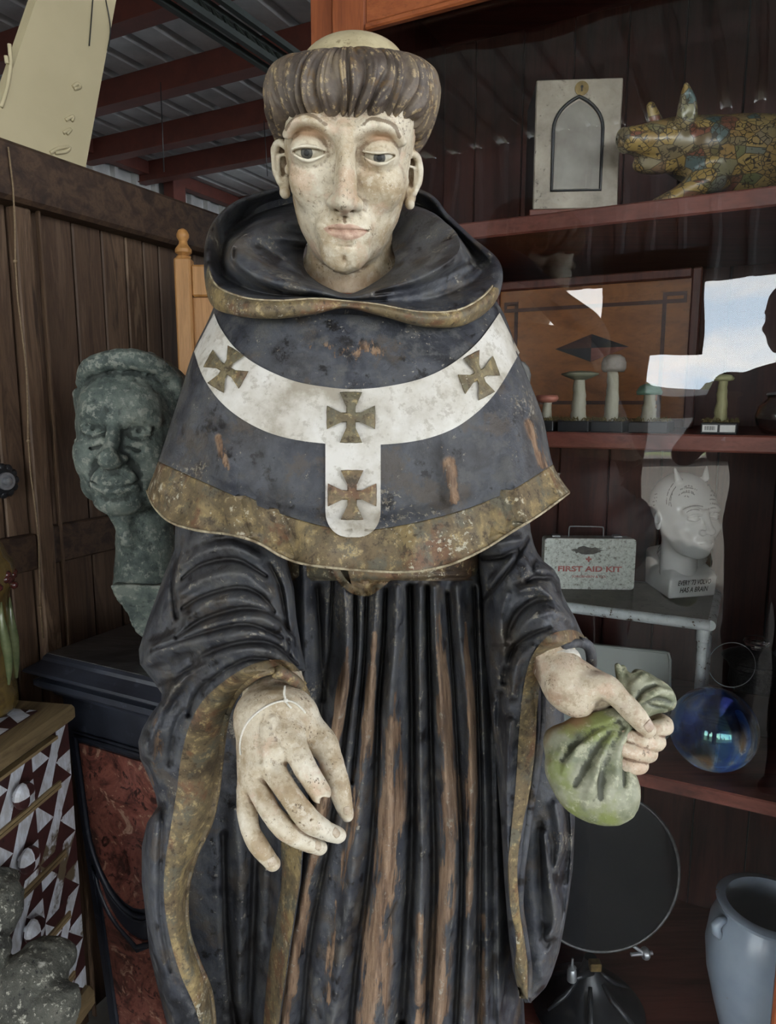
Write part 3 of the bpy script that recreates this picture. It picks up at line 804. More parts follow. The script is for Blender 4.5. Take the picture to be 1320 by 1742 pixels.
def partition():
    v0 = -1.30
    t = thing('panelled_partition', 'tall dark brown plank partition with frame and heavy top beam behind the bust', 'partition', W(1.2, v0, 0))
    zt = UV(Pv(0, 245, v0))[2]; zb = UV(Pv(0, 345, v0))[2]
    u0, u1 = 0.2, 3.4
    MB().box(W((u0 + u1) / 2, v0 - 0.01, (zt + zb) / 2), UX * (u1 - u0) / 2, VX * 0.05, (0, 0, (zt - zb) / 2), bev=0.008).build('top_beam', M['darkbeam'], t)
    us = [UV(Pv(x, 500, v0))[0] for x in (35, 62)]
    s0, s1 = UV(Pv(36, 620, v0))[0], UV(Pv(84, 890, v0))[0]
    zr1 = UV(Pv(92, 893, v0))[2]; zr0 = UV(Pv(92, 957, v0))[2]
    rng = random.Random(4)
    pl = MB(); u = u0
    cuts = [u0, UV(Pv(0, 500, v0))[0] - .02, s0, s1] + [UV(Pv(x, 500, v0))[0] for x in (133, 182, 222, 252, 278)]
    cuts = sorted(set(cuts))
    while cuts[-1] < u1: cuts.append(cuts[-1] + rng.uniform(0.10, 0.18))
    for a, b in zip(cuts[:-1], cuts[1:]):
        if b - a < 0.02: continue
        pl.rbox(a + 0.002, b - 0.002, v0 - 0.03, v0 - 0.006 - rng.uniform(0, 0.004), 0.02, zb + 0.01, bev=0.003)
    pl.build('plank_panel', M['plank'], t)
    MB().rbox(u0, u1, v0 - .05, v0 - .035, 0.02, zb).build('leak_blocker', M['darkbeam'], t)  # unseen sheet added to stop light showing through the plank joints
    st = MB().rbox(s0, s1, v0 - 0.012, v0 + 0.014, 0.02, zb, bev=0.003).rbox(s0 + 0.052, s0 + 0.056, v0 + 0.005, v0 + 0.0155, 0.02, zb)
    st.build('stile', M['plank'], t)
    MB().rbox(s1 + .001, u1, v0 - 0.012, v0 + 0.010, zr0, zr1, bev=0.003).build('rail', M['darkbeam'], t)
    zq1, zq0 = UV(Pv(15, 915, v0))[2], UV(Pv(15, 978, v0))[2]
    MB().rbox(u0, s0 - .001, v0 - 0.012, v0 + 0.010, zq0, zq1, bev=0.003).build('rail', M['darkbeam'], t)
    # round scalloped door rosette at the left edge
    p = Pv(2, 818, v0 + 0.012)
    r = MB(); n = VX
    for k in range(12):
        a = k * math.pi / 6; r.lathe(p + UX * math.cos(a) * 0.026 + np.array([0, 0, math.sin(a) * 0.026]), [(0.0085, -.008), (0.0085, 0.006), (0.005, 0.010), (0, 0.011)], 10, ax=VX)
    r.lathe(p, [(0.027, -.008), (0.027, 0.008), (0.02, 0.012), (0.016, 0.012)], 24, ax=VX)
    ro = r.build('rosette', M['black'], t, smooth='auto')
    M['steel'] = m_simple('dull_steel', (170, 172, 176), (140, 142, 146), 40, 0.35, metal=0.6)
    MB().lathe(p, [(0.017, 0.010), (0.017, 0.018), (0.012, 0.018), (0.012, 0.013), (0.007, 0.013), (0.007, 0.024), (0, 0.026)], 24, ax=VX).build('knob', M['steel'], ro, smooth='auto')
    # cord down the stile
    A, B = Pv(14, 250, v0 + 0.045), Pv(75, 1085, v0 + 0.03)
    pts = [A + (B - A) * k / 14 + UX * 0.004 * math.sin(k * 1.3) for k in range(15)]
    c = MB().tube(pts, 0.0016, 6)
    for z in (3, 8, 13): c.lathe(pts[z], [(0, -.004), (.004, -.002), (.004, .002), (0, .004)], 8)
    M['cord'] = m_simple('tan_cord', (136, 116, 90), (110, 92, 70), 300, 0.8)
    tag(c.build('cord', M['cord'], smooth=True), 'thin tan cord hanging down the left stile of the plank partition', 'cord')
partition()

def board():
    v0 = -1.42
    m = Mat('cream_foam_board', rough=0.75)
    n = m.noise(3, 4); m.col(m.ramp(n, (0.3, (186, 174, 142)), (0.7, (168, 157, 126)))); m.bump(m.noise(40, 3), 0.1, .001)
    cs = [Pv(92, -90, v0), Pv(214, -90, v0), Pv(143, 300, v0), Pv(128, 380, v0), Pv(-60, 330, v0), Pv(-40, 300, v0)]
    t = thing('foam_board', 'tall cream board with dried glue marks standing behind the plank partition', 'board', cs[3] * [1, 1, 0] + [0, 0, cs[3][2] - .1])
    MB().prism(cs, -VX, 0.03).build('sheet', m.m, t)
    for ln in ([(16, 75), (18, 110), (12, 150), (2, 182)], [(10, 95), (12, 108)], [(124, 148), (132, 142), (136, 148), (126, 151)], [(112, 204), (124, 198), (122, 206)], [(108, 226), (120, 220), (114, 228)], [(86, 260), (100, 252), (118, 250), (112, 258), (94, 260)]):
        q = catmull(ln, 14)
        MB().tube([Pv(x, y, v0 + 0.002) for x, y in q], 0.004, 6).build('glue_mark', m.m, t, smooth=True)
    for ln in ([(158, 0), (155, 40), (152, 78)], [(180, 0), (186, 30), (188, 55), (183, 86)]):
        MB().tube([Pv(x, y, v0 + 0.004) for x, y in catmull(ln, 10)], 0.0015, 5).build('loose_thread', M['black'], t, smooth=True)
board()

# ------------------------------------------------------------ glass-fronted display cabinet
UF, UB = 1.2916, 1.90          # door plane, back boards
VL, VR = -0.83, 0.30
ZA, ZB_, ZC, ZD = 1.795, 1.395, 0.745, 0.13
US = 1.36
def cabinet():
    t = thing('display_cabinet', 'tall mahogany display cabinet with a wavy glass door behind the monk', 'cabinet', W((UF + UB) / 2, (VL + VR) / 2, 0))
    MB().rbox(UF + .02, UB + .02, VL, VL + 0.03, 0.02, 2.38).build('side_panel', M['mahog'], t)
    MB().rbox(UF + .02, UB + .02, VR, VR + 0.03, 0.02, 2.38).build('side_panel', M['mahog'], t)
    MB().rbox(UF - .01, UB + .03, VL - .02, VR + .05, 2.38, 2.43, bev=.006).build('top_panel', M['mahog_h'], t)
    MB().rbox(UF + .02, UB, VL + .03, VR, 0.04, 0.08).build('bottom_panel', M['mahog_h'], t)
    bk = MB(); v = VL + 0.03; cut = UV(Pu(1053, 430, UB))[1]
    w = 0.128; v = cut - w * 12
    while v < VR:
        a = max(v, VL + .03)
        if v + w > a + .01: bk.rbox(UB, UB + 0.018, a + 0.0015, min(v + w, VR) - 0.0015, 0.05, 2.38, bev=0.002)
        v += w
    bk.build('back_boards', M['mahog'], t)
    MB().rbox(UB + .019, UB + .026, VL, VR + .03, 0.02, 2.38).build('leak_blocker', M['black'], t)  # added behind the boards to block light leaking through their gaps
    for z, d in ((ZA, .032), (ZB_, .030), (ZC, .028)):
        MB().rbox(US, UB, VL + .03, VR, z - d, z, bev=.003).build('shelf', M['mahog_h'], t)
    MB().rbox(US - .02, UB, VL + .03, VR, ZD - .03, ZD, bev=.003).build('shelf', M['mahog_h'], t)
    # face frame
    ff = MB().rbox(UF + .0, UF + .035, VL, VL + 0.052, 0.02, 2.38, bev=.003).rbox(UF, UF + .035, .262, VR + .03, 0.02, 2.38, bev=.003)
    ff.rbox(UF, UF + .035, VL, VR + .03, 2.30, 2.38).rbox(UF, UF + .035, VL, VR + .03, 0.02, 0.07)
    ff.build('face_frame', M['frame'], t)
    d = MB().rbox(UF - .012, UF + .018, VL + .056, -0.70, 0.08, 2.29, bev=.004).rbox(UF - .012, UF + .018, 0.10, 0.258, 0.08, 2.29, bev=.004)
    door = d.build('door', M['frame'], t)
    MB().rbox(UF - .012, UF + .018, -0.70, 0.10, 0.08, 0.135, bev=.004).build('door_rail', M['frame_h'], door)
    r = MB().rbox(UF - .012, UF + .018, -0.70, 0.10, 2.15, 2.29, bev=.004)
    r.rbox(UF - .016, UF + .0, -0.70, 0.10, 2.14, 2.152, bev=.003)
    r.build('door_rail', M['frame_h'], door)
    MB().rbox(UF + .001, UF + .004, -0.705, 0.105, 0.13, 2.155).build('glass_pane', M['glass'], door)
cabinet()

def headboard():
    # pine headboard standing between the partition and the cabinet
    Y = 1.62
    t = thing('pine_headboard', 'honey pine headboard with turned finial post between partition and monk', 'headboard', P(315, 600, Y) * [1, 1, 0])
    top = P(311, 440, Y); zt = top[2]; x = P(315, 500, Y)[0]; hw = 13.5 / F * Y
    MB().box((x, Y, zt / 2), (hw, 0, 0), (0, hw, 0), (0, 0, zt / 2), bev=.004).build('post', M['pine'], t)
    s = Y / F
    MB().lathe((x, Y, zt), [(11 * s, 0), (12 * s, 3 * s), (8 * s, 5 * s), (13.5 * s, 9 * s), (13.5 * s, 14 * s), (9 * s, 20 * s), (7 * s, 23 * s), (6.5 * s, 27 * s), (10 * s, 33 * s), (10 * s, 38 * s), (7 * s, 44 * s), (2 * s, 47 * s), (0, 47 * s)], 24).build('finial', M['pine'], t, smooth='auto')
    x2 = x + hw; x3 = x + 0.20
    zz = lambda py: P(340, py, Y)[2]
    MB().box(((x2 + x3) / 2, Y, (zz(452) + zz(506)) / 2), ((x3 - x2) / 2, 0, 0), (0, .014, 0), (0, 0, (zz(452) - zz(506)) / 2), bev=.004).build('top_rail', M['pine'], t)
    MB().box(((x2 + x3) / 2, Y + .004, zz(506) / 2), ((x3 - x2) / 2, 0, 0), (0, .008, 0), (0, 0, zz(506) / 2 - .001)).build('panel', M['pine'], t)
    MB().box((x3 + hw, Y, zt / 2), (hw, 0, 0), (0, hw, 0), (0, 0, zt / 2), bev=.004).build('post', M['pine'], t)
headboard()
# ------------------------------------------------------------ the monk statue
statue = thing('monk_statue', 'life-size painted wooden monk statue in dark hooded habit with white cross-marked band', 'statue', (-0.02, 1.08, 0.0))

def face_base(S, rows, cy=0.0, n=2.3, back=95.0):
    """head mass from horizontal sections: (z, centre x, half width, front depth)"""
    R = np.array(rows, float)
    lo = (R[:, 1] - R[:, 2]).min(), -R[:, 3].max(), R[:, 0].min(); hi = (R[:, 1] + R[:, 2]).max(), back, R[:, 0].max()
    def f(X, Y, Z):
        z = Z.ravel(); o = np.argsort(R[:, 0]); q = R[o]
        t = catmull(q, 400); t = t[np.argsort(t[:, 0])]
        cx = np.interp(z, t[:, 0], t[:, 1])[None, None, :]; w = np.interp(z, t[:, 0], t[:, 2])[None, None, :]; d = np.interp(z, t[:, 0], t[:, 3])[None, None, :]
        yy = Y - cy; dd = np.where(yy < 0, d, back)
        k0 = (np.abs((X - cx) / w) ** n + np.abs(yy / dd) ** n) ** (1 / n)
        g = (k0 - 1) * np.minimum(w, d) * 0.9
        return np.maximum(g, np.maximum(q[0, 0] - Z, Z - q[-1, 0]))
    return S.op(f, lo, hi, 0, 'add')

HF = Frame(595, 265, 0.985)
def build_head():
    S = Sculpt((-135, -165, -250), (135, 190, 222), 1.7)
    # forehead to chin sections measured from the photograph
    face_base(S, [(150, 8, 92, 62), (110, 6, 104, 88), (80, 4, 110, 100), (40, 1, 110, 104), (0, -2, 108, 101), (-45, -1, 101, 100), (-85, -4, 95, 101), (-115, -6, 88, 102), (-140, -7, 78, 101), (-160, -7, 69, 98), (-178, -8, 56, 92), (-192, -8, 38, 84), (-201, -8, 20, 72)], cy=10, n=2.25)
    S.ell((3, 52, 62), (110, 120, 118), 18)                                   # skull and bald crown
    S.ell((3, 45, 112), (80, 88, 84), 24)
    # neck: V of throat running into the collar
    S.cone((-6, 45, -100), (-4, 62, -250), 74, 84, 14)
    S.cone((-60, 40, -190), (-95, 60, -250), 22, 30, 20); S.cone((50, 40, -190), (88, 60, -250), 22, 30, 20)
    # sockets, brow bones
    for sx, ex, ez in ((-1, -62, 8), (1, 52, 1)):
        S.ell((ex, -100, ez), (36, 17, 26), 18, mode='sub')
        S.ell((-4 + sx * 30, -106, ez + 6), (15, 13, 22), 14, mode='sub')
    S.chain([(-96, -74, 34), (-82, -86, 50), (-62, -94, 56), (-40, -99, 50), (-24, -100, 38)], [7, 8, 9, 8, 7], 20)
    S.chain([(17, -100, 36), (32, -99, 46), (54, -94, 48), (74, -86, 40), (88, -74, 22)], [7, 8, 9, 8, 7], 20)
    # nose
    S.chain([(-2, -92, 40), (-2, -98, 14), (-2, -106, -22), (-3, -114, -55), (-4, -118, -72)], [15, 14, 16, 19, 20], 14)
    S.chain([(-2, -104, 36), (-2, -110, 10), (-2, -120, -22), (-3, -131, -52), (-4, -135, -72)], [9, 8, 9, 11, 13], 9)
    S.ell((-4, -131, -74), (15, 14, 12), 8)
    S.ell((-22, -112, -75), (11, 17, 11), 8); S.ell((14, -112, -78), (11, 17, 11), 8)
    S.cone((-4, -124, -84), (-6, -102, -94), 6, 9, 9)
    S.ell((-16, -120, -87), (5, 9, 4.5), 2.5, mode='sub'); S.ell((8, -120, -90), (5, 9, 4.5), 2.5, mode='sub')
    S.chain([(-38, -98, -62), (-36, -101, -80), (-44, -99, -98)], [1.5, 2, 1], 6, mode='sub')
    S.chain([(28, -98, -64), (28, -101, -84), (36, -99, -102)], [1.5, 2, 1], 6, mode='sub')
    # cheeks
    S.ell((-66, -66, -42), (30, 26, 36), 30); S.ell((58, -66, -46), (30, 26, 36), 30)
    # philtrum, lips
    S.ell((-7, -92, -120), (42, 15, 30), 26)
    S.cone((-5, -112, -98), (-6, -112, -108), 2.2, 2.6, 6, mode='sub')
    S.chain([(-40, -97, -119), (-24, -103, -117), (-13, -107, -115.5), (-6, -107.5, -117), (2, -107, -116), (14, -103, -119), (29, -97, -123)], [2, 4.5, 5.5, 5, 5.5, 4.5, 2], 4)
    S.chain([(-34, -97, -123), (-20, -102, -128), (-4, -105, -130.5), (12, -102, -130), (26, -97, -126)], [2, 6, 8, 6, 2], 5)
    S.chain([(-43, -98, -119), (-24, -107, -121), (-6, -113, -122.5), (12, -108, -122), (32, -98, -124)], [1.2, 1.6, 1.4, 1.6, 1.2], 2.2, mode='sub')
    S.cone((-20, -106, -149), (6, -106, -150), 3, 3, 12, mode='sub')
    # chin
    S.ell((-8, -84, -168), (34, 18, 26), 28); S.ell((-8, -106, -176), (3, 3, 8), 7, mode='sub')
    # ears
    for sx, ex, ez, tilt in ((-1, -117, -22, 4), (1, 106, -42, -4)):
        S.ell((ex, 24, ez + 14), (17, 30, 40), 5, rot=(0, tilt, sx * 24))
        S.ell((ex - sx * 3, 12, ez - 28), (11, 15, 22), 6)
        S.ell((ex + sx * 1, -2, ez + 14), (9, 22, 27), 5, rot=(0, tilt, sx * 30), mode='sub')
        S.chain([(ex - sx * 9, -4, ez + 38), (ex + sx * 4, -2, ez + 44), (ex + sx * 13, 4, ez + 26), (ex + sx * 12, 6, ez - 2), (ex + sx * 4, 2, ez - 24)], [5, 6, 6.5, 6, 6], 4)
        S.chain([(ex - sx * 8, 0, ez + 24), (ex + sx * 4, 2, ez + 20), (ex + sx * 5, 4, ez - 4)], [2.5, 3, 2], 6)
        S.ell((ex - sx * 11, -2, ez - 2), (6, 8, 9), 4)
        S.ell((ex - sx * 3, 0, ez - 42), (9, 9, 11), 5)
    # eyelids over the balls, then the opening between them
    for ex, ez, ups, los in ((-62, 6, [(-86, 8), (-74, 11.5), (-62, 12), (-48, 10.5), (-34, 6)], [(-84, 5), (-74, -1.5), (-62, -5), (-50, -2.5), (-36, 4)]),
                             (52, -1, [(22, 5), (36, 2.5), (50, 1), (64, 2), (76, 1)], [(23, 3), (36, -5.5), (50, -10), (62, -8.5), (76, -1)])):
        S.ell((ex, -72, ez), (31, 30, 30), 5)
        S.chain([(x, -98 - 4 * (1 - ((x - ex) / 28.0) ** 2), z + 3) for x, z in ups], [1.6, 2.4, 2.8, 2.4, 1.6], 3)
        S.chain([(x, -94 - 5 * (1 - ((x - ex) / 28.0) ** 2), z - 3) for x, z in los], [1.4, 1.9, 2.1, 1.9, 1.4], 4)
        S.chain([(x, -93 - 5 * (1 - ((x - ex) / 28.0) ** 2), z + 17 - 4 * abs((x - ex) / 28.0)) for x, z in ups], [1.2, 2.0, 2.3, 2.0, 1.2], 3, mode='sub')
        uz = lambda X: np.interp(X, [u[0] for u in ups], [u[1] for u in ups]); lz = lambda X: np.interp(X, [u[0] for u in los], [u[1] for u in los])
        x0, x1 = ups[0][0], ups[-1][0]
        def slit(X, Y, Z, uz=uz, lz=lz, x0=x0, x1=x1):
            return np.maximum(np.maximum(np.maximum(Z - uz(X), lz(X) - Z) + 0 * Y, np.maximum(x0 - X, X - x1)), Y + 84 + 0 * X) * 0.9
        S.op(slit, (x0, -125, ez - 20), (x1, -84, ez + 22), 1.2, 'sub')
    S.noise(1.2, 14, 5, 4)
    V, Q = S.out(); cav = S.cavity(V, 4)
    x, y, z = V.T
    front = y < -20
    lip = np.zeros(len(V))
    u_top = np.interp(x, [-44, -26, -13, -6, 2, 15, 34], [-119, -113, -110.5, -112.5, -111, -115, -124]); u_bot = np.interp(x, [-44, -22, -4, 14, 34], [-120, -133, -138, -136, -125])
    lip = np.clip(.7 + np.minimum(u_top - z, z - u_bot) / 5.0, 0, 1) * np.clip((x + 46) / 10, 0, 1) * np.clip((36 - x) / 10, 0, 1) * (front & (x > -46) & (x < 34))
    brow = np.zeros(len(V))
    for pts in ([(-95, 42), (-82, 60), (-63, 66), (-46, 59), (-31, 48)], [(28, 49), (39, 57), (56, 55), (74, 47), (83, 30)]):
        q = catmull(pts, 24); d = np.min(np.hypot(x[:, None] - q[:, 0], z[:, None] - q[:, 1]), 1); brow = np.maximum(brow, np.exp(-(d / 3.6) ** 2) * front)
    lid = np.zeros(len(V))
    for ex, ez in ((-60, 36), (54, 30)):
        lid = np.maximum(lid, 0.75 * np.exp(-((x - ex) / 30) ** 2 - ((z - ez) / 9) ** 2) * front)
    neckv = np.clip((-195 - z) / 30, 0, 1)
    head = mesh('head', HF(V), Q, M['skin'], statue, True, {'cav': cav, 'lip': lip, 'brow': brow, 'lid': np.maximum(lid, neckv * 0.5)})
    # eyeballs
    for ex, ez, ix, iz in ((-61, 5, -63.5, 4.5), (51, -3, 51.5, -3.5)):
        b = MB(); th = np.linspace(0, math.pi, 20)
        b.lathe(HF((ex, -70, ez)), [(27.0 * HF.s * math.sin(a), -27.0 * HF.s * math.cos(a)) for a in th], 32)
        eb = b.build('eyeball', M['white_eye'], head, smooth=True)
        d = np.array([(ix - ex), -26.0, (iz - ez)]); d /= np.linalg.norm(d); wd = HF.M @ d; c = HF((ex, -70, ez))
        prof = [(9.4 * HF.s * q, HF.s * math.sqrt(27.4 ** 2 - (9.4 * q) ** 2)) for q in (1, .8, .6, .4, .2, 0)]
        prof = [(9.4 * HF.s, 25.0 * HF.s)] + prof
        MB().lathe(c, prof, 28, ax=wd).build('iris', M['iris'], head, smooth=True)
        MB().lathe(c, [(4.4 * HF.s, 26.0 * HF.s)] + [(4.4 * HF.s * q, HF.s * (27.5 - .2 * q)) for q in (1, .6, .3, 0)], 20, ax=wd).build('pupil', M['ink'], head, smooth=True)
    return head
head = build_head()

def build_hair():
    # ring of carved locks below the shaved crown
    nt, nf = 60, 620
    prof = catmull([(60, 66, 146), (74, 82, 162), (104, 112, 162), (130, 136, 144), (141, 146, 114), (140, 144, 88), (130, 132, 68), (116, 118, 62), (104, 106, 74), (96, 98, 104)], nt)
    t = np.linspace(0, 1, nt)[:, None]; ph = np.linspace(0, 2 * math.pi, nf, endpoint=False)[None, :]
    rx = prof[:, 0][:, None]; ry = prof[:, 1][:, None]; z = prof[:, 2][:, None] + 0 * ph
    N = 38
    rs = np.random.RandomState(3)
    jit = np.interp(ph.ravel(), np.linspace(0, 2 * math.pi, 60), np.r_[rs.rand(59), 0] * 0.0)[None, :]
    sway = (0.5 + 0.9 * t) * (0.08 + 0.03 * np.sin(4 * ph)) * np.sin(7.5 * t + 2.2 * np.sin(3 * ph) + 0.8) + 0.035 * np.sin(5 * ph + 3 * t) + 0.045 * np.sin(11 * ph) + 0.02 * np.sin(23 * ph)
    a = (ph + sway) * N / 2
    lock = 1 - np.abs(np.sin(a)) ** 0.0 if False else np.abs(np.sin(a)) ** 0.7
    fine = np.abs(np.sin(a * 3.0 + 1.3 * np.sin(4 * t + ph * 5))) ** 0.8
    ramp = np.clip(t / 0.2, 0.2, 1) * np.clip((1.02 - t) / 0.2, 0.3, 1)
    amp = (15.0 + 5 * np.sin(ph * 9)) * ramp * (0.6 + 0.6 * t)
    disp = amp * (lock - 0.6) + 3.6 * ramp * (fine - 0.5) + 2.0 * vnoise(ph * 60, t * 60 + 0 * ph, 7, 5)
    R_x = rx + disp; R_y = ry + disp
    # lower edge: straight across the brow, falling towards the ears and nape
    side = np.abs(np.sin(ph)); bk = np.clip(-np.cos(ph), 0, 1)
    low = np.clip((t - 0.45) / 0.45, 0, 1)
    z = z - low * (44 * np.clip((side - 0.72) / 0.28, 0, 1) ** 1.3 + 95 * bk ** 0.6) + 7 * low * (lock - .5) * -1.0
    top = np.clip(1 - t / 0.3, 0, 1)
    z = z + 4 * top * np.sin(3 * ph + 1) + 3.0 * top * lock
    x = 2 + R_x * np.sin(ph) + 6 * (1 - low) * 0; y = 34 - R_y * np.cos(ph) * np.where(np.cos(ph) > 0, 1.0, 0.98) + 0 * t
    x = x + 0.055 * z
    V = np.stack([x - 4, y, z + 0 * x], -1).reshape(-1, 3)
    f = grid_faces(nt, nf, wrap_c=True)
    ridge = np.clip(0.5 * lock + 0.5 * fine, 0, 1)
    mesh('hair', HF(V), f, M['hair'], statue, True, {'ridge': (ridge + 0 * x).ravel()})
    # shaved crown as its own painted cap
    th = np.linspace(0, 1, 14); pr = [(88 * math.sin(a * 1.5), 142 + 62 * (math.cos(a * 1.5))) for a in th][::-1]
    nn = 64; V = []
    for r, zz in pr:
        for k in range(nn):
            a = 2 * math.pi * k / nn; V.append((3 + r * math.cos(a) + .055 * zz - 4, 36 + 1.05 * r * math.sin(a), zz))
    mesh('shaved_crown', HF(V), grid_faces(len(pr), nn, wrap_c=True), M['pate'], statue, True)
build_hair()
# ------------------------------------------------------------ hands and the purse
def nail(parent, fr, S, x, z, along, w, l, mat):
    y, n = S.front(x, z); c = np.array([x, y, z])
    a = np.asarray(along, float); a = a - n * (a @ n); a /= np.linalg.norm(a); b = np.cross(n, a)
    V = []; nr, nc = 11, 11
    for i in range(nr):
        u = -1 + 2 * i / (nr - 1)
        for j in range(nc):
            v = -1 + 2 * j / (nc - 1)
            uu = u * (1 - .18 * v * v); vv = v * (1 - .12 * u * u)
            V.append(c + a * l * uu + b * w * vv + n * (1.3 - 2.6 * vv * vv * (w / 9.0) - 1.2 * uu * uu))
    V = np.array(V); V2 = V - n * 2.4
    f = grid_faces(nr, nc); k = nr * nc
    e = [j for j in range(nc)] + [i * nc + nc - 1 for i in range(1, nr)] + [(nr - 1) * nc + j for j in range(nc - 2, -1, -1)] + [i * nc for i in range(nr - 2, 0, -1)]
    side = np.array([(e[q], e[(q + 1) % len(e)], e[(q + 1) % len(e)] + k, e[q] + k) for q in range(len(e))])
    o = mesh('fingernail', fr(np.concatenate([V, V2])), np.concatenate([f, f[:, ::-1] + k, side]), mat, parent, True)
    fix_normals(o); return o

M['nail'] = m_simple('worn_nail_paint', (196, 184, 164), (170, 150, 126), 120, 0.4, c=(150, 128, 104))
RF = Frame(470, 1290, 0.720)
def right_hand():
    S = Sculpt((-110, -75, -195), (140, 225, 175), 1.5)
    p = lambda x, y, d: (x - 470, d, 1290 - y)
    # forearm inside the cuff and the wrist
    S.chain([p(436, 1128, 170), p(446, 1172, 95), p(456, 1225, 20)], [52, 58, 57], 0)
    S.ell(p(430, 1215, 22), (40, 38, 46), 14); S.ell(p(486, 1208, 20), (40, 36, 46), 14)
    # back of the hand
    for a, b, ra, rb in ((p(440, 1222, 8), p(436, 1325, -10), 44, 24), (p(458, 1215, 2), p(455, 1300, -22), 46, 26), (p(478, 1215, 2), p(478, 1275, -26), 44, 28), (p(500, 1215, 14), p(498, 1248, -18), 38, 28), (p(430, 1240, 16), p(428, 1345, 2), 30, 20)):
        S.cone(a, b, ra, rb, 14)
    # thumb web
    S.cone(p(500, 1222, 20), p(540, 1262, 14), 34, 25, 14)
    S.chain([p(516, 1232, 18), p(548, 1262, 10), p(565, 1300, 4), p(577, 1335, 2), p(586, 1368, 6), p(592, 1386, 12)], [26, 24, 20, 19, 15, 11], 9)
    # fingers: index is broken off short
    S.chain([p(492, 1246, -26), p(506, 1272, -36), p(524, 1306, -38), p(549, 1346, -30)], [23, 21, 19.5, 17.5], 6)
    S.chain([p(461, 1296, -24), p(480, 1322, -36), p(503, 1352, -42), p(531, 1388, -36), p(556, 1406, -22), p(578, 1416, -8)], [22, 19.5, 18.5, 19, 16.5, 13.5], 5)
    S.chain([p(438, 1324, -12), p(452, 1350, -24), p(472, 1380, -32), p(498, 1408, -28), p(524, 1424, -14), p(548, 1436, 0)], [20, 18, 17, 17.5, 15.5, 13], 5)
    S.chain([p(424, 1346, 0), p(428, 1380, -8), p(437, 1410, -14), p(452, 1436, -8), p(472, 1462, 4)], [18, 16.5, 15.5, 15.5, 12.5], 5)
    # tendons and creases
    for a, b in ((p(470, 1225, -44), p(492, 1262, -50)), (p(456, 1240, -44), p(462, 1300, -48))):
        S.cone(a, b, 4, 5, 10)
    for c, d in (((520, 1392), (538, 1378)), ((524, 1397), (541, 1385)), ((488, 1412), (500, 1397)), ((444, 1424), (456, 1412)), ((509, 1285), (523, 1272))):
        S.cone(p(c[0], c[1], -50), p(d[0], d[1], -52), 1.4, 1.4, 2, mode='sub')
    # broken stub end
    S.ell(p(560, 1362, -30), (13, 30, 9), 1.0, rot=(0, 35, 0), mode='sub')
    S.noise(1.1, 14, 8, 3)
    V, Q = S.out()
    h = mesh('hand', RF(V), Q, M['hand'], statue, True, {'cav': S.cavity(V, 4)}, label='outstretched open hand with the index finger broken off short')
    for x, y, al, w, l in ((577, 1410, (.8, 0, -.45), 7, 8), (547, 1431, (.85, 0, -.4), 7, 8), (473, 1457, (.5, 0, -.8), 7.5, 8), (592, 1377, (.25, 0, -.95), 5.5, 8)):
        nail(h, RF, S, x - 470, 1290 - y, al, w, l, M['nail'])
    return h
M['hand'] = m_skin('chipped_hand_paint', (214, 206, 188), (168, 148, 118), (110, 86, 62), 1.15)
hand_r = right_hand()

def wrist_string():
    # loop of string just above the hand, knotted on top
    T = bvh(hand_r)
    top = [(409, 1283), (408, 1268), (411, 1250), (419, 1232), (432, 1217), (448, 1205), (466, 1196), (485, 1192), (500, 1195), (512, 1204), (519, 1212)]
    pts = list(cast(T, [a for a, b in catmull(top, 40)], [b for a, b in catmull(top, 40)], 0.0012))
    c = RF((-14, 22, 55)); bk = []
    a, b = pts[-1], pts[0]
    for k in range(1, 16):
        t = k / 16; q = a * (1 - t) + b * t; q = q + np.array([0, 0.055 * math.sin(math.pi * t), -0.012 * math.sin(math.pi * t)]); bk.append(q)
    s = MB().tube(pts + bk, 0.0012, 6, closed=True)
    K = cast(T, [486], [1192], 0.0022)[0]
    up = cast([T], [484, 485], [1178, 1166], 0.004)
    s.tube([K, K * .5 + up[0] * .5 + [0, -.002, 0], up[0] + [0, -.003, 0], RF((14, -36, 124))], 0.0012, 6)
    dn = cast([T], [490, 496], [1199, 1205], 0.002)
    s.tube([K, dn[0], dn[1]], 0.0012, 6)
    s.lathe(K, [(0, -.0028), (.0024, -.0012), (.0026, .0012), (0, .0028)], 10)
    o = s.build('wrist_string', M['string'], smooth=True)
    tag(o, "thin white string knotted round the statue's outstretched wrist", 'string')
wrist_string()

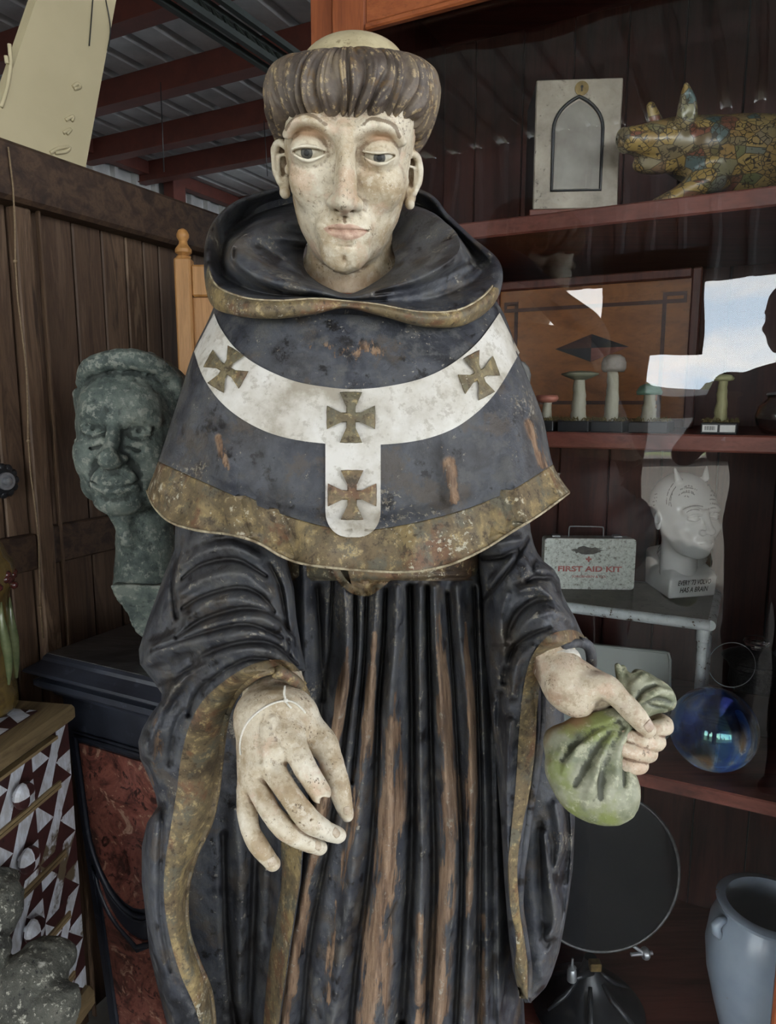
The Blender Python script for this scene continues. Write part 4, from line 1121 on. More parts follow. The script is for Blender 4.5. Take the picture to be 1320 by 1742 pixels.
LF = Frame(1040, 1220, 0.80)
def left_hand_and_purse():
    p = lambda x, y, d: (x - 1040, d, 1220 - y)
    S = Sculpt((-120, -60, -105), (105, 100, 130), 1.4)
    S.chain([p(955, 1112, 42), p(964, 1140, 26), p(975, 1165, 10)], [44, 42, 40], 0)
    S.cone(p(968, 1150, 14), p(1030, 1172, 8), 40, 30, 14)
    S.cone(p(955, 1172, 4), p(985, 1190, -4), 26, 26, 12)
    S.ell(p(975, 1196, 2), (34, 26, 22), 12, rot=(0, 20, 0))
    # knuckles behind the purse neck
    S.cone(p(1000, 1150, 28), p(1075, 1178, 46), 26, 22, 14)
    S.cone(p(1030, 1185, 44), p(1100, 1230, 46), 22, 17, 14)
    S.cone(p(1000, 1180, 34), p(1080, 1262, 40), 26, 16, 12)
    # thumb lying across
    S.chain([p(1000, 1168, -14), p(1026, 1168, -22), p(1048, 1190, -30), p(1068, 1216, -36), p(1088, 1241, -32)], [25, 23, 18.5, 18, 13.5], 9)
    # fingers wrap round from behind and close on the neck
    for pts, r in (([p(1096, 1226, 38), p(1128, 1228, 24), p(1128, 1236, 2), p(1106, 1240, -12), p(1092, 1242, -10)], [17, 16.5, 16, 14, 12]),
                   ([p(1082, 1248, 40), p(1113, 1254, 26), p(1112, 1262, -2), p(1086, 1260, -20), p(1054, 1251, -18)], [16, 15.5, 15.5, 15, 12.5]),
                   ([p(1070, 1268, 38), p(1098, 1274, 24), p(1096, 1282, -4), p(1068, 1278, -22), p(1040, 1269, -20)], [15.5, 14.5, 14.5, 14.5, 12.5]),
                   ([p(1062, 1288, 34), p(1084, 1294, 22), p(1080, 1301, -4), p(1060, 1302, -16), p(1041, 1296, -14)], [14, 13.5, 13.5, 13.5, 11.5])):
        S.chain(pts, r, 3.0)
    for c, d in (((1062, 1236), (1072, 1224)), ((1044, 1184), (1054, 1176))): S.cone(p(*c, -52), p(*d, -52), 1.2, 1.2, 2, mode='sub')
    S.noise(0.9, 13, 21, 3)
    V, Q = S.out()
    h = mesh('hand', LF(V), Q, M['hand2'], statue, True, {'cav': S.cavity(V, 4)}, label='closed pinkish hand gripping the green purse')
    for x, y, al, w, l in ((1087, 1235, (.65, 0, -.75), 9, 9.5), (1052, 1249, (-.95, 0, .2), 7, 7.5), (1040, 1268, (-.95, 0, .2), 7, 7.5), (1042, 1295, (-.95, 0, .1), 6.5, 7)):
        nail(h, LF, S, x - 1040, 1220 - y, al, w, l, M['nail2'])
    # purse
    B = Sculpt((-130, -60, -195), (130, 95, 115), 1.6)
    B.ell(p(1000, 1330, 2), (70, 46, 62), 0, rot=(0, 30, 0)); B.ell(p(1030, 1345, 0), (45, 40, 48), 20)
    B.ell(p(962, 1290, 8), (36, 36, 46), 22, rot=(0, 20, 0)); B.ell(p(952, 1262, 20), (24, 26, 26), 16)
    B.chain([p(1066, 1222, 8), p(1040, 1240, 2), p(1012, 1275, 0), p(1000, 1310, 0)], [20, 32, 42, 46], 18)
    B.chain([p(1040, 1232, 10), p(990, 1238, 12), p(955, 1262, 16)], [20, 22, 22], 16)
    B.chain([p(1066, 1222, 8), p(1084, 1202, 6), p(1104, 1184, 4)], [20, 25, 34], 10)
    B.ell(p(1118, 1180, 2), (36, 30, 26), 12, rot=(0, 25, 0)); B.ell(p(1128, 1196, 4), (24, 22, 16), 8); B.ell(p(1092, 1160, 6), (26, 22, 24), 10)
    B.chain([p(1078, 1192, 0), p(1066, 1160, 4), p(1060, 1130, 8)], [16, 10, 5], 6)
    B.chain([p(1084, 1170, 4), p(1078, 1146, 8), p(1071, 1132, 10)], [12, 9, 4], 6)
    B.chain([p(1110, 1160, 8), p(1094, 1146, 10), p(1086, 1142, 12)], [14, 9, 6], 6)
    B.ell(p(1083, 1136, 8), (7, 14, 16), 4, mode='sub')
    for pts, w in (([(1062, 1226), (1030, 1252), (1005, 1292), (985, 1335), (978, 1362)], [4, 6, 7, 6, 3]), ([(1040, 1228), (1000, 1246), (968, 1276), (948, 1310)], [4, 6, 6, 3]),
                   ([(1058, 1238), (1034, 1280), (1022, 1325)], [4, 6, 3]), ([(1088, 1196), (1115, 1176), (1138, 1178)], [3, 5, 3]), ([(1074, 1186), (1078, 1166), (1096, 1150)], [3, 4, 3])):
        B.chain([(x - 1040, B.front(x - 1040, 1220 - y)[0] + 2, 1220 - y) for x, y in catmull(pts, 7)], np.interp(np.linspace(0, 1, 7), np.linspace(0, 1, len(w)), w), 9)
    for pts, w, k in (([(1058, 1226), (1018, 1250), (985, 1290), (962, 1330)], [3, 6, 7, 3], 8), ([(1052, 1236), (1020, 1272), (1003, 1320), (1000, 1350)], [3, 5, 7, 3], 8),
                      ([(1046, 1226), (1005, 1238), (965, 1265), (945, 1290)], [3, 5, 6, 3], 8), ([(1066, 1246), (1052, 1290), (1040, 1330)], [3, 6, 2], 6),
                      ([(1084, 1200), (1112, 1190), (1140, 1196)], [3, 5, 3], 5), ([(1078, 1190), (1092, 1172), (1112, 1164)], [3, 5, 3], 5), ([(1100, 1200), (1125, 1206), (1140, 1210)], [2, 3, 2], 4)):
        B.chain([(x - 1040, B.front(x - 1040, 1220 - y)[0] + 1, 1220 - y) for x, y in catmull(pts, 7)], [q * 1.1 for q in np.interp(np.linspace(0, 1, 7), np.linspace(0, 1, len(w)), w)], k, mode='sub')
    B.noise(1.8, 22, 31, 4)
    V, Q = B.out()
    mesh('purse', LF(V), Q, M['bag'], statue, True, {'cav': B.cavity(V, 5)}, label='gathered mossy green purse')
    # linen undercuff
    c = LF((-78, 34, 92)); ax = LF.M @ np.array([0.34, -0.42, -0.84]); ax /= np.linalg.norm(ax); s = LF.s
    C = MB(); pr = [(41, -8), (44, -3), (44, 4), (43, 9), (40, 10), (39, 5), (38, -8)]
    C.lathe(c, [(r * s, z * s) for r, z in pr], 48, ax=ax)
    C.build('undercuff', M['pall'], statue, smooth=True)
M['hand2'] = m_skin('pinkish_hand_paint', (196, 176, 156), (168, 142, 118), (112, 86, 66), 1.0)
M['nail2'] = m_simple('pinkish_nail_paint', (188, 168, 150), (160, 138, 118), 120, 0.4)
left_hand_and_purse()
# ------------------------------------------------------------ carved habit
def shell(name, left, right, yedge, bulge, back, rows, ncols, strokes, mat, power=2.0, wear=(), noise=0.0016, nsc=26, seed=1, extra=None, attrs=None, label=None):
    """closed carved form: left/right are outlines [(py, px)], yedge/bulge/back are [(py, metres)]"""
    f = lambda T: np.interp(rows, [a for a, b in T], [b for a, b in T])
    rows = np.asarray(rows, float); xl = f(left)[:, None]; xr = f(right)[:, None]; ye = f(yedge)[:, None]; bg = f(bulge)[:, None]; bk = f(back)[:, None]
    s = (0.5 - 0.5 * np.cos(np.linspace(0, math.pi, ncols)))[None, :] * 0.6 + np.linspace(0, 1, ncols)[None, :] * 0.4
    px = xl + (xr - xl) * s; py = rows[:, None] + 0 * px
    prof = (1 - np.abs(2 * s - 1) ** power) ** (1 / power)
    Y = ye - bg * prof
    edge = np.clip(prof / 0.35, 0, 1)
    Y = Y - edge * stroke_field(px, py, strokes) - edge * noise * vnoise(px, py, nsc, seed, 4)
    if extra is not None: Y = Y + extra(px, py, s)
    wv = stroke_field(px, py, [(a, b, c) for a, b, c in wear]) if wear else np.zeros(px.shape)
    nb = max(8, ncols // 5); sb = np.linspace(1, 0, nb + 2)[1:-1][None, :]
    pb = (1 - np.abs(2 * sb - 1) ** 2.0) ** 0.5
    pxb = xl + (xr - xl) * sb; Yb = ye + bk * pb
    PX = np.concatenate([px, pxb], 1); PY = np.concatenate([py, rows[:, None] + 0 * pxb], 1); YY = np.concatenate([Y, Yb], 1)
    V = P(PX, PY, YY); nr, nc = PX.shape
    Fc = grid_faces(nr, nc, wrap_c=True)
    V = V.reshape(-1, 3)
    c0 = V[:nc].mean(0); c1 = V[-nc:].mean(0)
    fan = lambda base, ci, fl: np.array([(base + i, base + (i + 1) % nc, ci, ci) if fl else (base + (i + 1) % nc, base + i, ci, ci) for i in range(nc)])
    Vt = np.concatenate([V, [c0, c1]])
    cap = [(i, (i + 1) % nc, nr * nc) for i in range(nc)] + [((nr - 1) * nc + (i + 1) % nc, (nr - 1) * nc + i, nr * nc + 1) for i in range(nc)]
    faces = [tuple(q) for q in Fc] + cap
    cv = grid_cavity(Y, px) * np.clip(prof / .5, 0, 1)
    at = {'wear': np.concatenate([np.concatenate([wv, np.zeros(pxb.shape)], 1).ravel(), [0, 0]]), 'cav': np.concatenate([np.concatenate([cv, np.zeros(pxb.shape)], 1).ravel(), [0, 0]])}
    o = mesh(name, Vt, faces, mat, statue, True, at, label=label)
    fix_normals(o)
    return o

def yb(*a): return list(a)

# ---- robe front with its long folds
RR = np.concatenate([np.linspace(930, 1760, 330), np.linspace(1775, 2250, 24)])
robe_ridges = [
    ([(515, 960), (517, 1100), (514, 1200), (505, 1330)], 13, .020),
    ([(585, 1000), (590, 1080), (588, 1150), (572, 1240), (556, 1330), (530, 1450), (500, 1600), (480, 1750)], [10, 13, 16, 17, 16, 16, 18, 18], .028),
    ([(615, 1015), (609, 1120), (598, 1230), (588, 1330), (572, 1450)], [7, 8, 9, 9, 8], [.010, .016, .016, .014, .004]),
    ([(642, 1005), (636, 1080), (628, 1200), (616, 1330), (600, 1480), (578, 1640), (565, 1750)], [10, 12, 14, 14, 16, 18, 18], .026),
    ([(676, 1000), (672, 1100), (664, 1200), (664, 1330), (660, 1450), (648, 1560), (636, 1742)], [12, 14, 17, 20, 22, 24, 26], .034),
    ([(716, 1000), (713, 1150), (712, 1300), (716, 1450), (712, 1700)], [8, 9, 9, 10, 12], .016),
    ([(739, 1000), (743, 1100), (751, 1200), (760, 1330), (768, 1450), (758, 1600), (744, 1742)], [10, 12, 14, 15, 15, 17, 20], .032),
    ([(778, 1000), (786, 1100), (798, 1200), (804, 1330), (800, 1500), (790, 1742)], [10, 12, 13, 14, 16, 18], .028),
    ([(815, 1000), (822, 1200), (828, 1400), (830, 1742)], [7, 8, 9, 12], .014),
    ([(842, 1150), (846, 1400), (850, 1742)], 8, .018),
    ([(430, 1500), (425, 1742)], 18, .02), ([(452, 1420), (455, 1600)], 10, .012),
]
robe_valleys = [
    ([(540, 1000), (546, 1100), (548, 1200), (528, 1330), (505, 1450), (490, 1560)], [7, 8, 10, 12, 12, 12], -.022),
    ([(566, 990), (560, 1100), (552, 1190)], [4, 6, 6], -.014),
    ([(604, 1010), (604, 1110), (594, 1200), (578, 1320), (556, 1450), (528, 1600), (515, 1742)], [4, 6, 6, 8, 9, 10, 10], -.020),
    ([(624, 1010), (620, 1120), (610, 1230), (600, 1330)], 4, -.012),
    ([(656, 1005), (652, 1100), (644, 1200), (640, 1330), (628, 1480), (606, 1650), (598, 1742)], [4, 5, 6, 8, 9, 9, 9], -.018),
    ([(697, 1000), (700, 1150), (702, 1300), (700, 1450), (692, 1600), (684, 1742)], [8, 9, 12, 13, 13, 14], -.034),
    ([(728, 1000), (731, 1150), (734, 1300), (738, 1500), (730, 1742)], [5, 6, 8, 10, 11], -.024),
    ([(760, 1010), (770, 1150), (780, 1330), (786, 1500), (776, 1742)], [4, 5, 6, 7, 8], -.018),
    ([(806, 1000), (812, 1200), (816, 1400), (812, 1742)], [4, 5, 7, 8], -.018),
]
robe_wear = [
    ([(590, 1100), (586, 1160), (570, 1240), (556, 1320), (535, 1440), (505, 1600), (485, 1740)], [6, 14, 17, 14, 12, 14, 12], [.5, 1.1, 1.1, 1, .8, 1, .9]),
    ([(638, 1080), (630, 1180), (618, 1300), (598, 1420), (570, 1560), (560, 1700)], [6, 12, 14, 10, 8, 12], [.7, 1.1, 1, .8, .5, .8]),
    ([(672, 1180), (666, 1260), (664, 1340), (658, 1460), (640, 1600), (630, 1742)], [8, 18, 22, 22, 26, 24], [.4, 1.1, 1.2, 1.2, 1, .8]),
    ([(746, 1040), (752, 1150), (762, 1260), (768, 1330), (762, 1470), (748, 1620), (742, 1742)], [4, 10, 16, 17, 14, 18, 18], [.5, 1, 1.1, 1.2, 1, .9, .9]),
    ([(790, 1060), (798, 1160), (804, 1260), (802, 1400), (796, 1560)], [4, 8, 10, 8, 8], [.7, 1.1, 1.1, .8, .5]),
    ([(716, 1560), (712, 1742)], 8, .7), ([(820, 1560), (818, 1742)], 8, .4),
]
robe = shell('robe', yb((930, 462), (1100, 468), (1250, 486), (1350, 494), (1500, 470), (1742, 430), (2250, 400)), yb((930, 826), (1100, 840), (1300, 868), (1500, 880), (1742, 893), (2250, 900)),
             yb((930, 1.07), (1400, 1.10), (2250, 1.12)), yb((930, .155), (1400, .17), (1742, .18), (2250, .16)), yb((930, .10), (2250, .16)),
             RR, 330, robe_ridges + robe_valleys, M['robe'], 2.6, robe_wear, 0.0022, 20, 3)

# ---- belt and its knotted end
belt = shell('belt', yb((930, 474), (990, 482)), yb((930, 822), (990, 812)), yb((930, 1.02), (990, 1.02)), yb((930, .122), (990, .118)), yb((930, .16), (990, .16)),
             np.concatenate([[940, 942], np.linspace(945, 984, 16), [987, 988]]), 150, [([(480, 984), (650, 990), (815, 982)], 4, -.010), ([(480, 946), (650, 948), (815, 946)], 4, -.006), ([(700, 975), (815, 972)], 2, -.004)], M['belt'], 2.6, (), .002, 14, 9)
def buckle():
    T = [bvh(belt), bvh(robe)]
    pts = catmull([(570, 956), (574, 974), (584, 990), (601, 1004), (624, 1012)], 24)
    w = np.interp(np.linspace(0, 1, 24), [0, .3, .8, 1], [10, 13, 12, 5])
    tt = np.gradient(pts, axis=0); nn = np.stack([-tt[:, 1], tt[:, 0]], 1); nn /= np.linalg.norm(nn, axis=1, keepdims=True)
    k = np.linspace(-.5, .5, 7)
    gx = pts[:, 0:1] + nn[:, 0:1] * w[:, None] * k; gy = pts[:, 1:2] + nn[:, 1:2] * w[:, None] * k
    slab('belt_loop', gx, gy, T, .020, .03, M['gold'], statue)
    top = catmull([(590, 966), (612, 968), (640, 970), (666, 974)], 22); bot = catmull([(598, 994), (622, 1014), (644, 1004), (668, 984)], 22)
    k = np.linspace(0, 1, 10)[:, None, None]
    g = top[None] * (1 - k) + bot[None] * k
    slab('belt_knot', g[..., 0], g[..., 1], T, .015, .03, M['knot'], statue)
buckle()

# ---- arm sleeves
RR2 = np.concatenate([np.linspace(860, 1130, 120), np.linspace(1132, 1240, 100), np.linspace(1243, 1760, 180), [1800, 1850]])
slv_fold = [
    ([(320, 925), (360, 905), (420, 905), (470, 935), (490, 985), (498, 1060)], [8, 10, 12, 14, 14, 10], [.008, .012, .012, .018, .020, .012]),
    ([(458, 960), (476, 1000), (486, 1060), (494, 1120)], [5, 7, 6, 4], [-.012, -.024, -.020, -.008]),
    ([(312, 960), (345, 938), (395, 930), (440, 950)], [6, 9, 9, 6], .014),
    ([(310, 985), (345, 960), (400, 952), (452, 980)], [4, 6, 6, 4], -.014),
    ([(308, 1010), (350, 985), (410, 975), (458, 1010)], [6, 10, 12, 8], .016),
    ([(310, 1035), (345, 1015), (400, 1000), (440, 1010), (466, 1040)], [4, 6, 6, 6, 4], -.014),
    ([(318, 1050), (360, 1025), (420, 1020), (470, 1060)], [8, 10, 12, 8], .016),
    ([(300, 1085), (350, 1052), (420, 1034), (470, 1050), (500, 1085)], [4, 6, 6, 6, 4], -.016),
    ([(260, 1100), (320, 1078), (380, 1058), (440, 1052), (496, 1085)], [8, 9, 9, 8, 5], .016),
    ([(258, 1106), (300, 1092), (360, 1072), (420, 1062), (480, 1085)], [3, 4, 5, 5, 3], -.012),
    ([(246, 1128), (262, 1112), (300, 1100), (360, 1086), (430, 1076), (490, 1100)], [12, 14, 12, 10, 9, 6], [.028, .034, .026, .018, .016, .008]),
    ([(300, 1158), (345, 1118), (400, 1096), (460, 1094), (505, 1130)], [6, 8, 7, 6, 4], -.018),
    ([(262, 1170), (300, 1150), (350, 1125)], [8, 7, 5], -.014),
    ([(276, 1200), (310, 1150), (360, 1118), (420, 1104), (470, 1112), (512, 1150)], [9, 10, 9, 8, 7, 5], [.024, .022, .016, .014, .012, .010]),
    ([(322, 1215), (335, 1180), (370, 1148), (420, 1122), (470, 1126), (508, 1156)], [7, 7, 6, 5, 4, 3], -.018),
    ([(248, 1275), (262, 1230), (285, 1190), (315, 1150)], [12, 12, 10, 6], [.030, .028, .024, .012]),
    ([(290, 1300), (298, 1240), (312, 1210)], [9, 9, 7], -.012),
    ([(244, 1265), (258, 1310), (270, 1350)], [12, 12, 8], [.028, .022, .010]),
    ([(262, 1395), (256, 1470), (258, 1560), (275, 1650), (290, 1742)], [14, 14, 14, 14, 14], .016),
    ([(278, 1370), (274, 1450), (274, 1560), (290, 1650)], [6, 7, 7, 6], -.008),
    ([(300, 930), (294, 990), (300, 1050)], [6, 6, 6], -.014), ([(282, 980), (270, 1030), (262, 1070)], [10, 14, 12], .006),
]
slv_fold = [(q, (np.asarray(w, float) * (1.25 if np.max(h) > 0 else .95)), np.asarray(h, float) * (.95 if np.max(h) > 0 else .85)) for q, w, h in slv_fold]
sl_left = yb((860, 300), (885, 298), (935, 297), (975, 280), (1010, 268), (1050, 253), (1085, 242), (1105, 236), (1130, 238), (1160, 262), (1180, 275), (1192, 274), (1215, 256), (1240, 242), (1262, 235), (1290, 238), (1320, 252), (1350, 264), (1372, 268), (1400, 250), (1440, 241), (1500, 241), (1560, 248), (1620, 254), (1680, 268), (1742, 284), (1850, 300))
sl_right = yb((860, 480), (930, 486), (960, 490), (1000, 500), (1050, 504), (1100, 512), (1130, 519), (1141, 520), (1150, 474), (1158, 444), (1168, 424), (1180, 408), (1195, 398), (1215, 388), (1240, 382), (1270, 377), (1320, 372), (1380, 364), (1430, 345), (1480, 326), (1530, 318), (1580, 322), (1620, 335), (1660, 354), (1742, 366), (1850, 372))
def sl_extra(px, py, s):
    # the forearm comes forward towards the wrist; the hanging edge turns in
    f = np.clip((py - 900) / 250, 0, 1); arm = np.exp(-((px - 440) / 95.0) ** 2)
    g = np.clip((1330 - py) / 170, 0, 1)
    return -0.120 * f * arm * g
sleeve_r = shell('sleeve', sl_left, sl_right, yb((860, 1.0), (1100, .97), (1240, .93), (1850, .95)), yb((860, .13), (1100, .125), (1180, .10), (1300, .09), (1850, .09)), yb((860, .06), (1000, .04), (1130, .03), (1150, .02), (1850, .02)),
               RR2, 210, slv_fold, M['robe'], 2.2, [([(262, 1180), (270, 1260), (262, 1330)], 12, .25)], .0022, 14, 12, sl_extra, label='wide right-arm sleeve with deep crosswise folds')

def band(name, A, B, n, m, trees, lift, thick, mat, curl=0.0, label=None):
    a = catmull(A, n); b = catmull(B, n); k = np.linspace(0, 1, m)[None, :, None]
    g = a[:, None] * (1 - k) + b[:, None] * k
    return slab(name, g[..., 0], g[..., 1], trees, lift, thick, mat, statue, label=label)
Tl = bvh(sleeve_r)
band('gold_hem', [(516, 1150), (496, 1128), (462, 1122), (425, 1132), (385, 1156), (345, 1192), (322, 1235), (308, 1290), (300, 1350), (290, 1410), (281, 1470), (279, 1530), (290, 1600), (308, 1660), (330, 1710), (348, 1770)],
     [(521, 1166), (503, 1150), (470, 1140), (440, 1149), (412, 1172), (392, 1204), (382, 1245), (376, 1295), (370, 1350), (357, 1405), (332, 1460), (318, 1520), (320, 1585), (338, 1640), (358, 1690), (366, 1770)], 150, 11, Tl, .004, .012, M['gold'], label='tarnished gold hem of the right sleeve')
# thin lip running round the wrist opening
lip = catmull([(520, 1168), (505, 1153), (474, 1143), (441, 1150), (412, 1173), (393, 1204), (383, 1245), (377, 1295), (371, 1350), (358, 1405), (333, 1460), (319, 1520), (321, 1585), (339, 1640), (359, 1690), (367, 1760)], 120)
LP = cast(Tl, lip[:, 0] - 2, lip[:, 1] - 2, .002)
MB().tube(list(LP), 0.0042, 8).build('sleeve_lip', M['gold'], statue, smooth=True)
# far side of the wrist opening
cuff = catmull([(470, 1143), (492, 1152), (508, 1165), (518, 1182), (526, 1206)], 24)
CPt = [P(x, y, .748 + .0016 * i) for i, (x, y) in enumerate(cuff)]
MB().tube(CPt, list(np.linspace(.0075, .006, 24)), 10).build('cuff_edge', M['gold'], statue, smooth=True)
# inner wall of the hanging sleeve with its own gilt edge
RR3 = np.linspace(1150, 1800, 170)
lin_r = shell('sleeve_lining', yb((1150, 330), (1400, 300), (1800, 300)), yb((1150, 516), (1200, 524), (1260, 528), (1350, 526), (1440, 516), (1500, 512), (1570, 501), (1650, 489), (1742, 476), (1800, 470)),
              yb((1150, 1.05), (1800, 1.05)), yb((1150, .02), (1440, .03), (1800, .03)), yb((1150, .02), (1800, .02)), RR3, 120,
              [([(400, 1380), (410, 1500), (405, 1700)], 14, .02), ([(380, 1420), (385, 1600), (400, 1742)], 8, -.015), ([(435, 1400), (432, 1560), (425, 1742)], 9, -.014), ([(448, 1480), (444, 1600)], 9, .010)], M['lining'], 2.4, (), .002, 18, 15, lambda px, py, s: -.13 * np.clip((s - .62) / .38, 0, 1) ** 1.5 * np.clip((py - 1250) / 150, 0, 1))
Tn = bvh(lin_r)
band('gold_hem', [(478, 1380), (478, 1440), (479, 1500), (470, 1560), (456, 1650), (448, 1742), (446, 1770)], [(520, 1400), (514, 1440), (510, 1500), (499, 1570), (487, 1650), (474, 1742), (470, 1770)], 90, 7, Tn, .004, .012, M['gold'], label='gold hem on the far edge of the right sleeve')

sl2_left = yb((860, 800), (950, 812), (1000, 818), (1100, 824), (1200, 834), (1300, 844), (1400, 852), (1500, 858), (1600, 866), (1650, 872), (1690, 883), (1704, 894), (1708, 900))
sl2_right = yb((860, 890), (885, 901), (905, 903), (925, 908), (940, 914), (955, 925), (968, 942), (985, 952), (1005, 955), (1030, 966), (1050, 978), (1075, 989), (1088, 997), (1094, 1000), (1100, 966), (1106, 950), (1118, 937), (1135, 930), (1160, 926), (1200, 925), (1260, 924), (1330, 916), (1400, 906), (1480, 894), (1540, 890), (1600, 899), (1650, 905), (1690, 906), (1708, 904))
def sl2_extra(px, py, s):
    f = np.clip((py - 900) / 180, 0, 1); arm = np.exp(-((px - 950) / 60.0) ** 2); g = np.clip((1240 - py) / 140, 0, 1)
    return -0.075 * f * arm * g
RR4 = np.concatenate([np.linspace(860, 1085, 100), np.linspace(1087, 1170, 70), np.linspace(1173, 1706, 180)])
sleeve_l = shell('sleeve', sl2_left, sl2_right, yb((860, 1.04), (1100, .985), (1240, .96), (1708, .97)), yb((860, .13), (1080, .12), (1180, .09), (1708, .075)), yb((860, .07), (1085, .07), (1100, .02), (1708, .02)), RR4, 170,
    [([(822, 935), (850, 925), (888, 918)], [8, 9, 6], .016), ([(822, 950), (850, 948), (880, 935)], [5, 6, 4], -.018),
     ([(836, 995), (852, 975), (872, 950)], [6, 7, 5], .020), ([(824, 1020), (850, 985), (880, 945), (898, 915)], [5, 7, 6, 4], -.016),
     ([(908, 955), (905, 975), (925, 985)], [6, 6, 5], -.010), ([(896, 990), (915, 982), (940, 985), (952, 1005)], [5, 7, 8, 7], -.028),
     ([(885, 1005), (915, 1000), (945, 1020), (970, 1050)], [8, 10, 12, 8], .018), ([(866, 1080), (880, 1045), (910, 1022), (935, 1018)], [10, 10, 8, 5], [-.012, -.020, -.016, -.004]),
     ([(880, 1075), (905, 1050), (940, 1040), (975, 1060)], [10, 14, 14, 8], .016), ([(858, 1160), (868, 1115), (895, 1085), (935, 1068)], [8, 9, 7, 4], [-.020, -.022, -.018, -.008]),
     ([(862, 1130), (850, 1060), (862, 1010)], [8, 10, 8], .014), ([(850, 1180), (846, 1300), (854, 1400)], [8, 8, 6], -.018), ([(872, 1180), (880, 1130), (905, 1100)], [8, 8, 6], .018),
     ([(868, 1230), (862, 1330), (862, 1430), (866, 1560)], [8, 8, 7, 7], .018), ([(838, 1200), (842, 1400), (856, 1600)], 6, .012), ([(828, 1100), (834, 1200)], 4, -.012),
     ([(916, 1180), (917, 1260), (908, 1360), (896, 1440)], [5, 5, 5, 4], .016)], M['robe'], 2.2, (), .0022, 14, 22, sl2_extra, label='wide left-arm sleeve')
Tr = bvh(sleeve_l)
band('gold_hem', [(1000, 1086), (975, 1072), (940, 1078), (915, 1100), (898, 1135), (888, 1190), (882, 1260), (877, 1340), (869, 1420), (864, 1480), (868, 1540), (878, 1600), (876, 1650), (884, 1698)],
     [(1001, 1100), (990, 1090), (965, 1094), (942, 1108), (925, 1140), (915, 1190), (911, 1260), (903, 1335), (888, 1410), (880, 1475), (884, 1540), (896, 1600), (897, 1650), (898, 1700)], 140, 9, Tr, .004, .012, M['gold'], label='tarnished gold hem of the left sleeve')
lip = catmull([(1001, 1100), (988, 1096), (966, 1100), (945, 1112), (931, 1136), (927, 1170), (926, 1220), (922, 1275), (914, 1335), (903, 1400), (892, 1480), (889, 1540), (898, 1600), (904, 1650), (904, 1698)], 120)
LP = cast(Tr, lip[:, 0] - 5, lip[:, 1] - 2, .001)
MB().tube(list(LP), 0.0055, 8).build('sleeve_lip', M['robe'], statue, smooth=True)
MB().tube([P(x, y, .87 + .001 * i) for i, (x, y) in enumerate(catmull([(985, 1092), (997, 1096), (1003, 1104), (1006, 1120), (1006, 1132)], 16))], .007, 10).build('cuff_edge', M['robe'], statue, smooth=True)
lin_l = shell('sleeve_lining', yb((1180, 896), (1330, 885), (1480, 872), (1600, 884), (1690, 886), (1706, 893)), yb((1180, 955), (1240, 962), (1330, 976), (1400, 978), (1480, 974), (1540, 966), (1580, 959), (1620, 951), (1660, 938), (1680, 928), (1695, 914), (1706, 902)),
              yb((1180, 1.03), (1706, 1.0)), yb((1180, .05), (1400, .06), (1706, .05)), yb((1180, .02), (1706, .02)), np.linspace(1180, 1706, 160), 110,
              [([(945, 1370), (955, 1430), (945, 1480)], [10, 12, 8], .016), ([(925, 1420), (935, 1500), (946, 1570), (935, 1590)], [7, 9, 12, 8], .020), ([(958, 1350), (966, 1420), (960, 1500)], [6, 6, 6], -.008), ([(918, 1400), (918, 1500), (925, 1600)], [9, 9, 8], -.010),
               ([(955, 1500), (955, 1560), (930, 1610)], [6, 6, 6], -.007), ([(915, 1640), (925, 1660)], 14, .008), ([(968, 1350), (973, 1440), (966, 1530), (950, 1610), (930, 1680), (905, 1700)], 4, .010)], M['lining'], 2.4, (), .002, 16, 27)
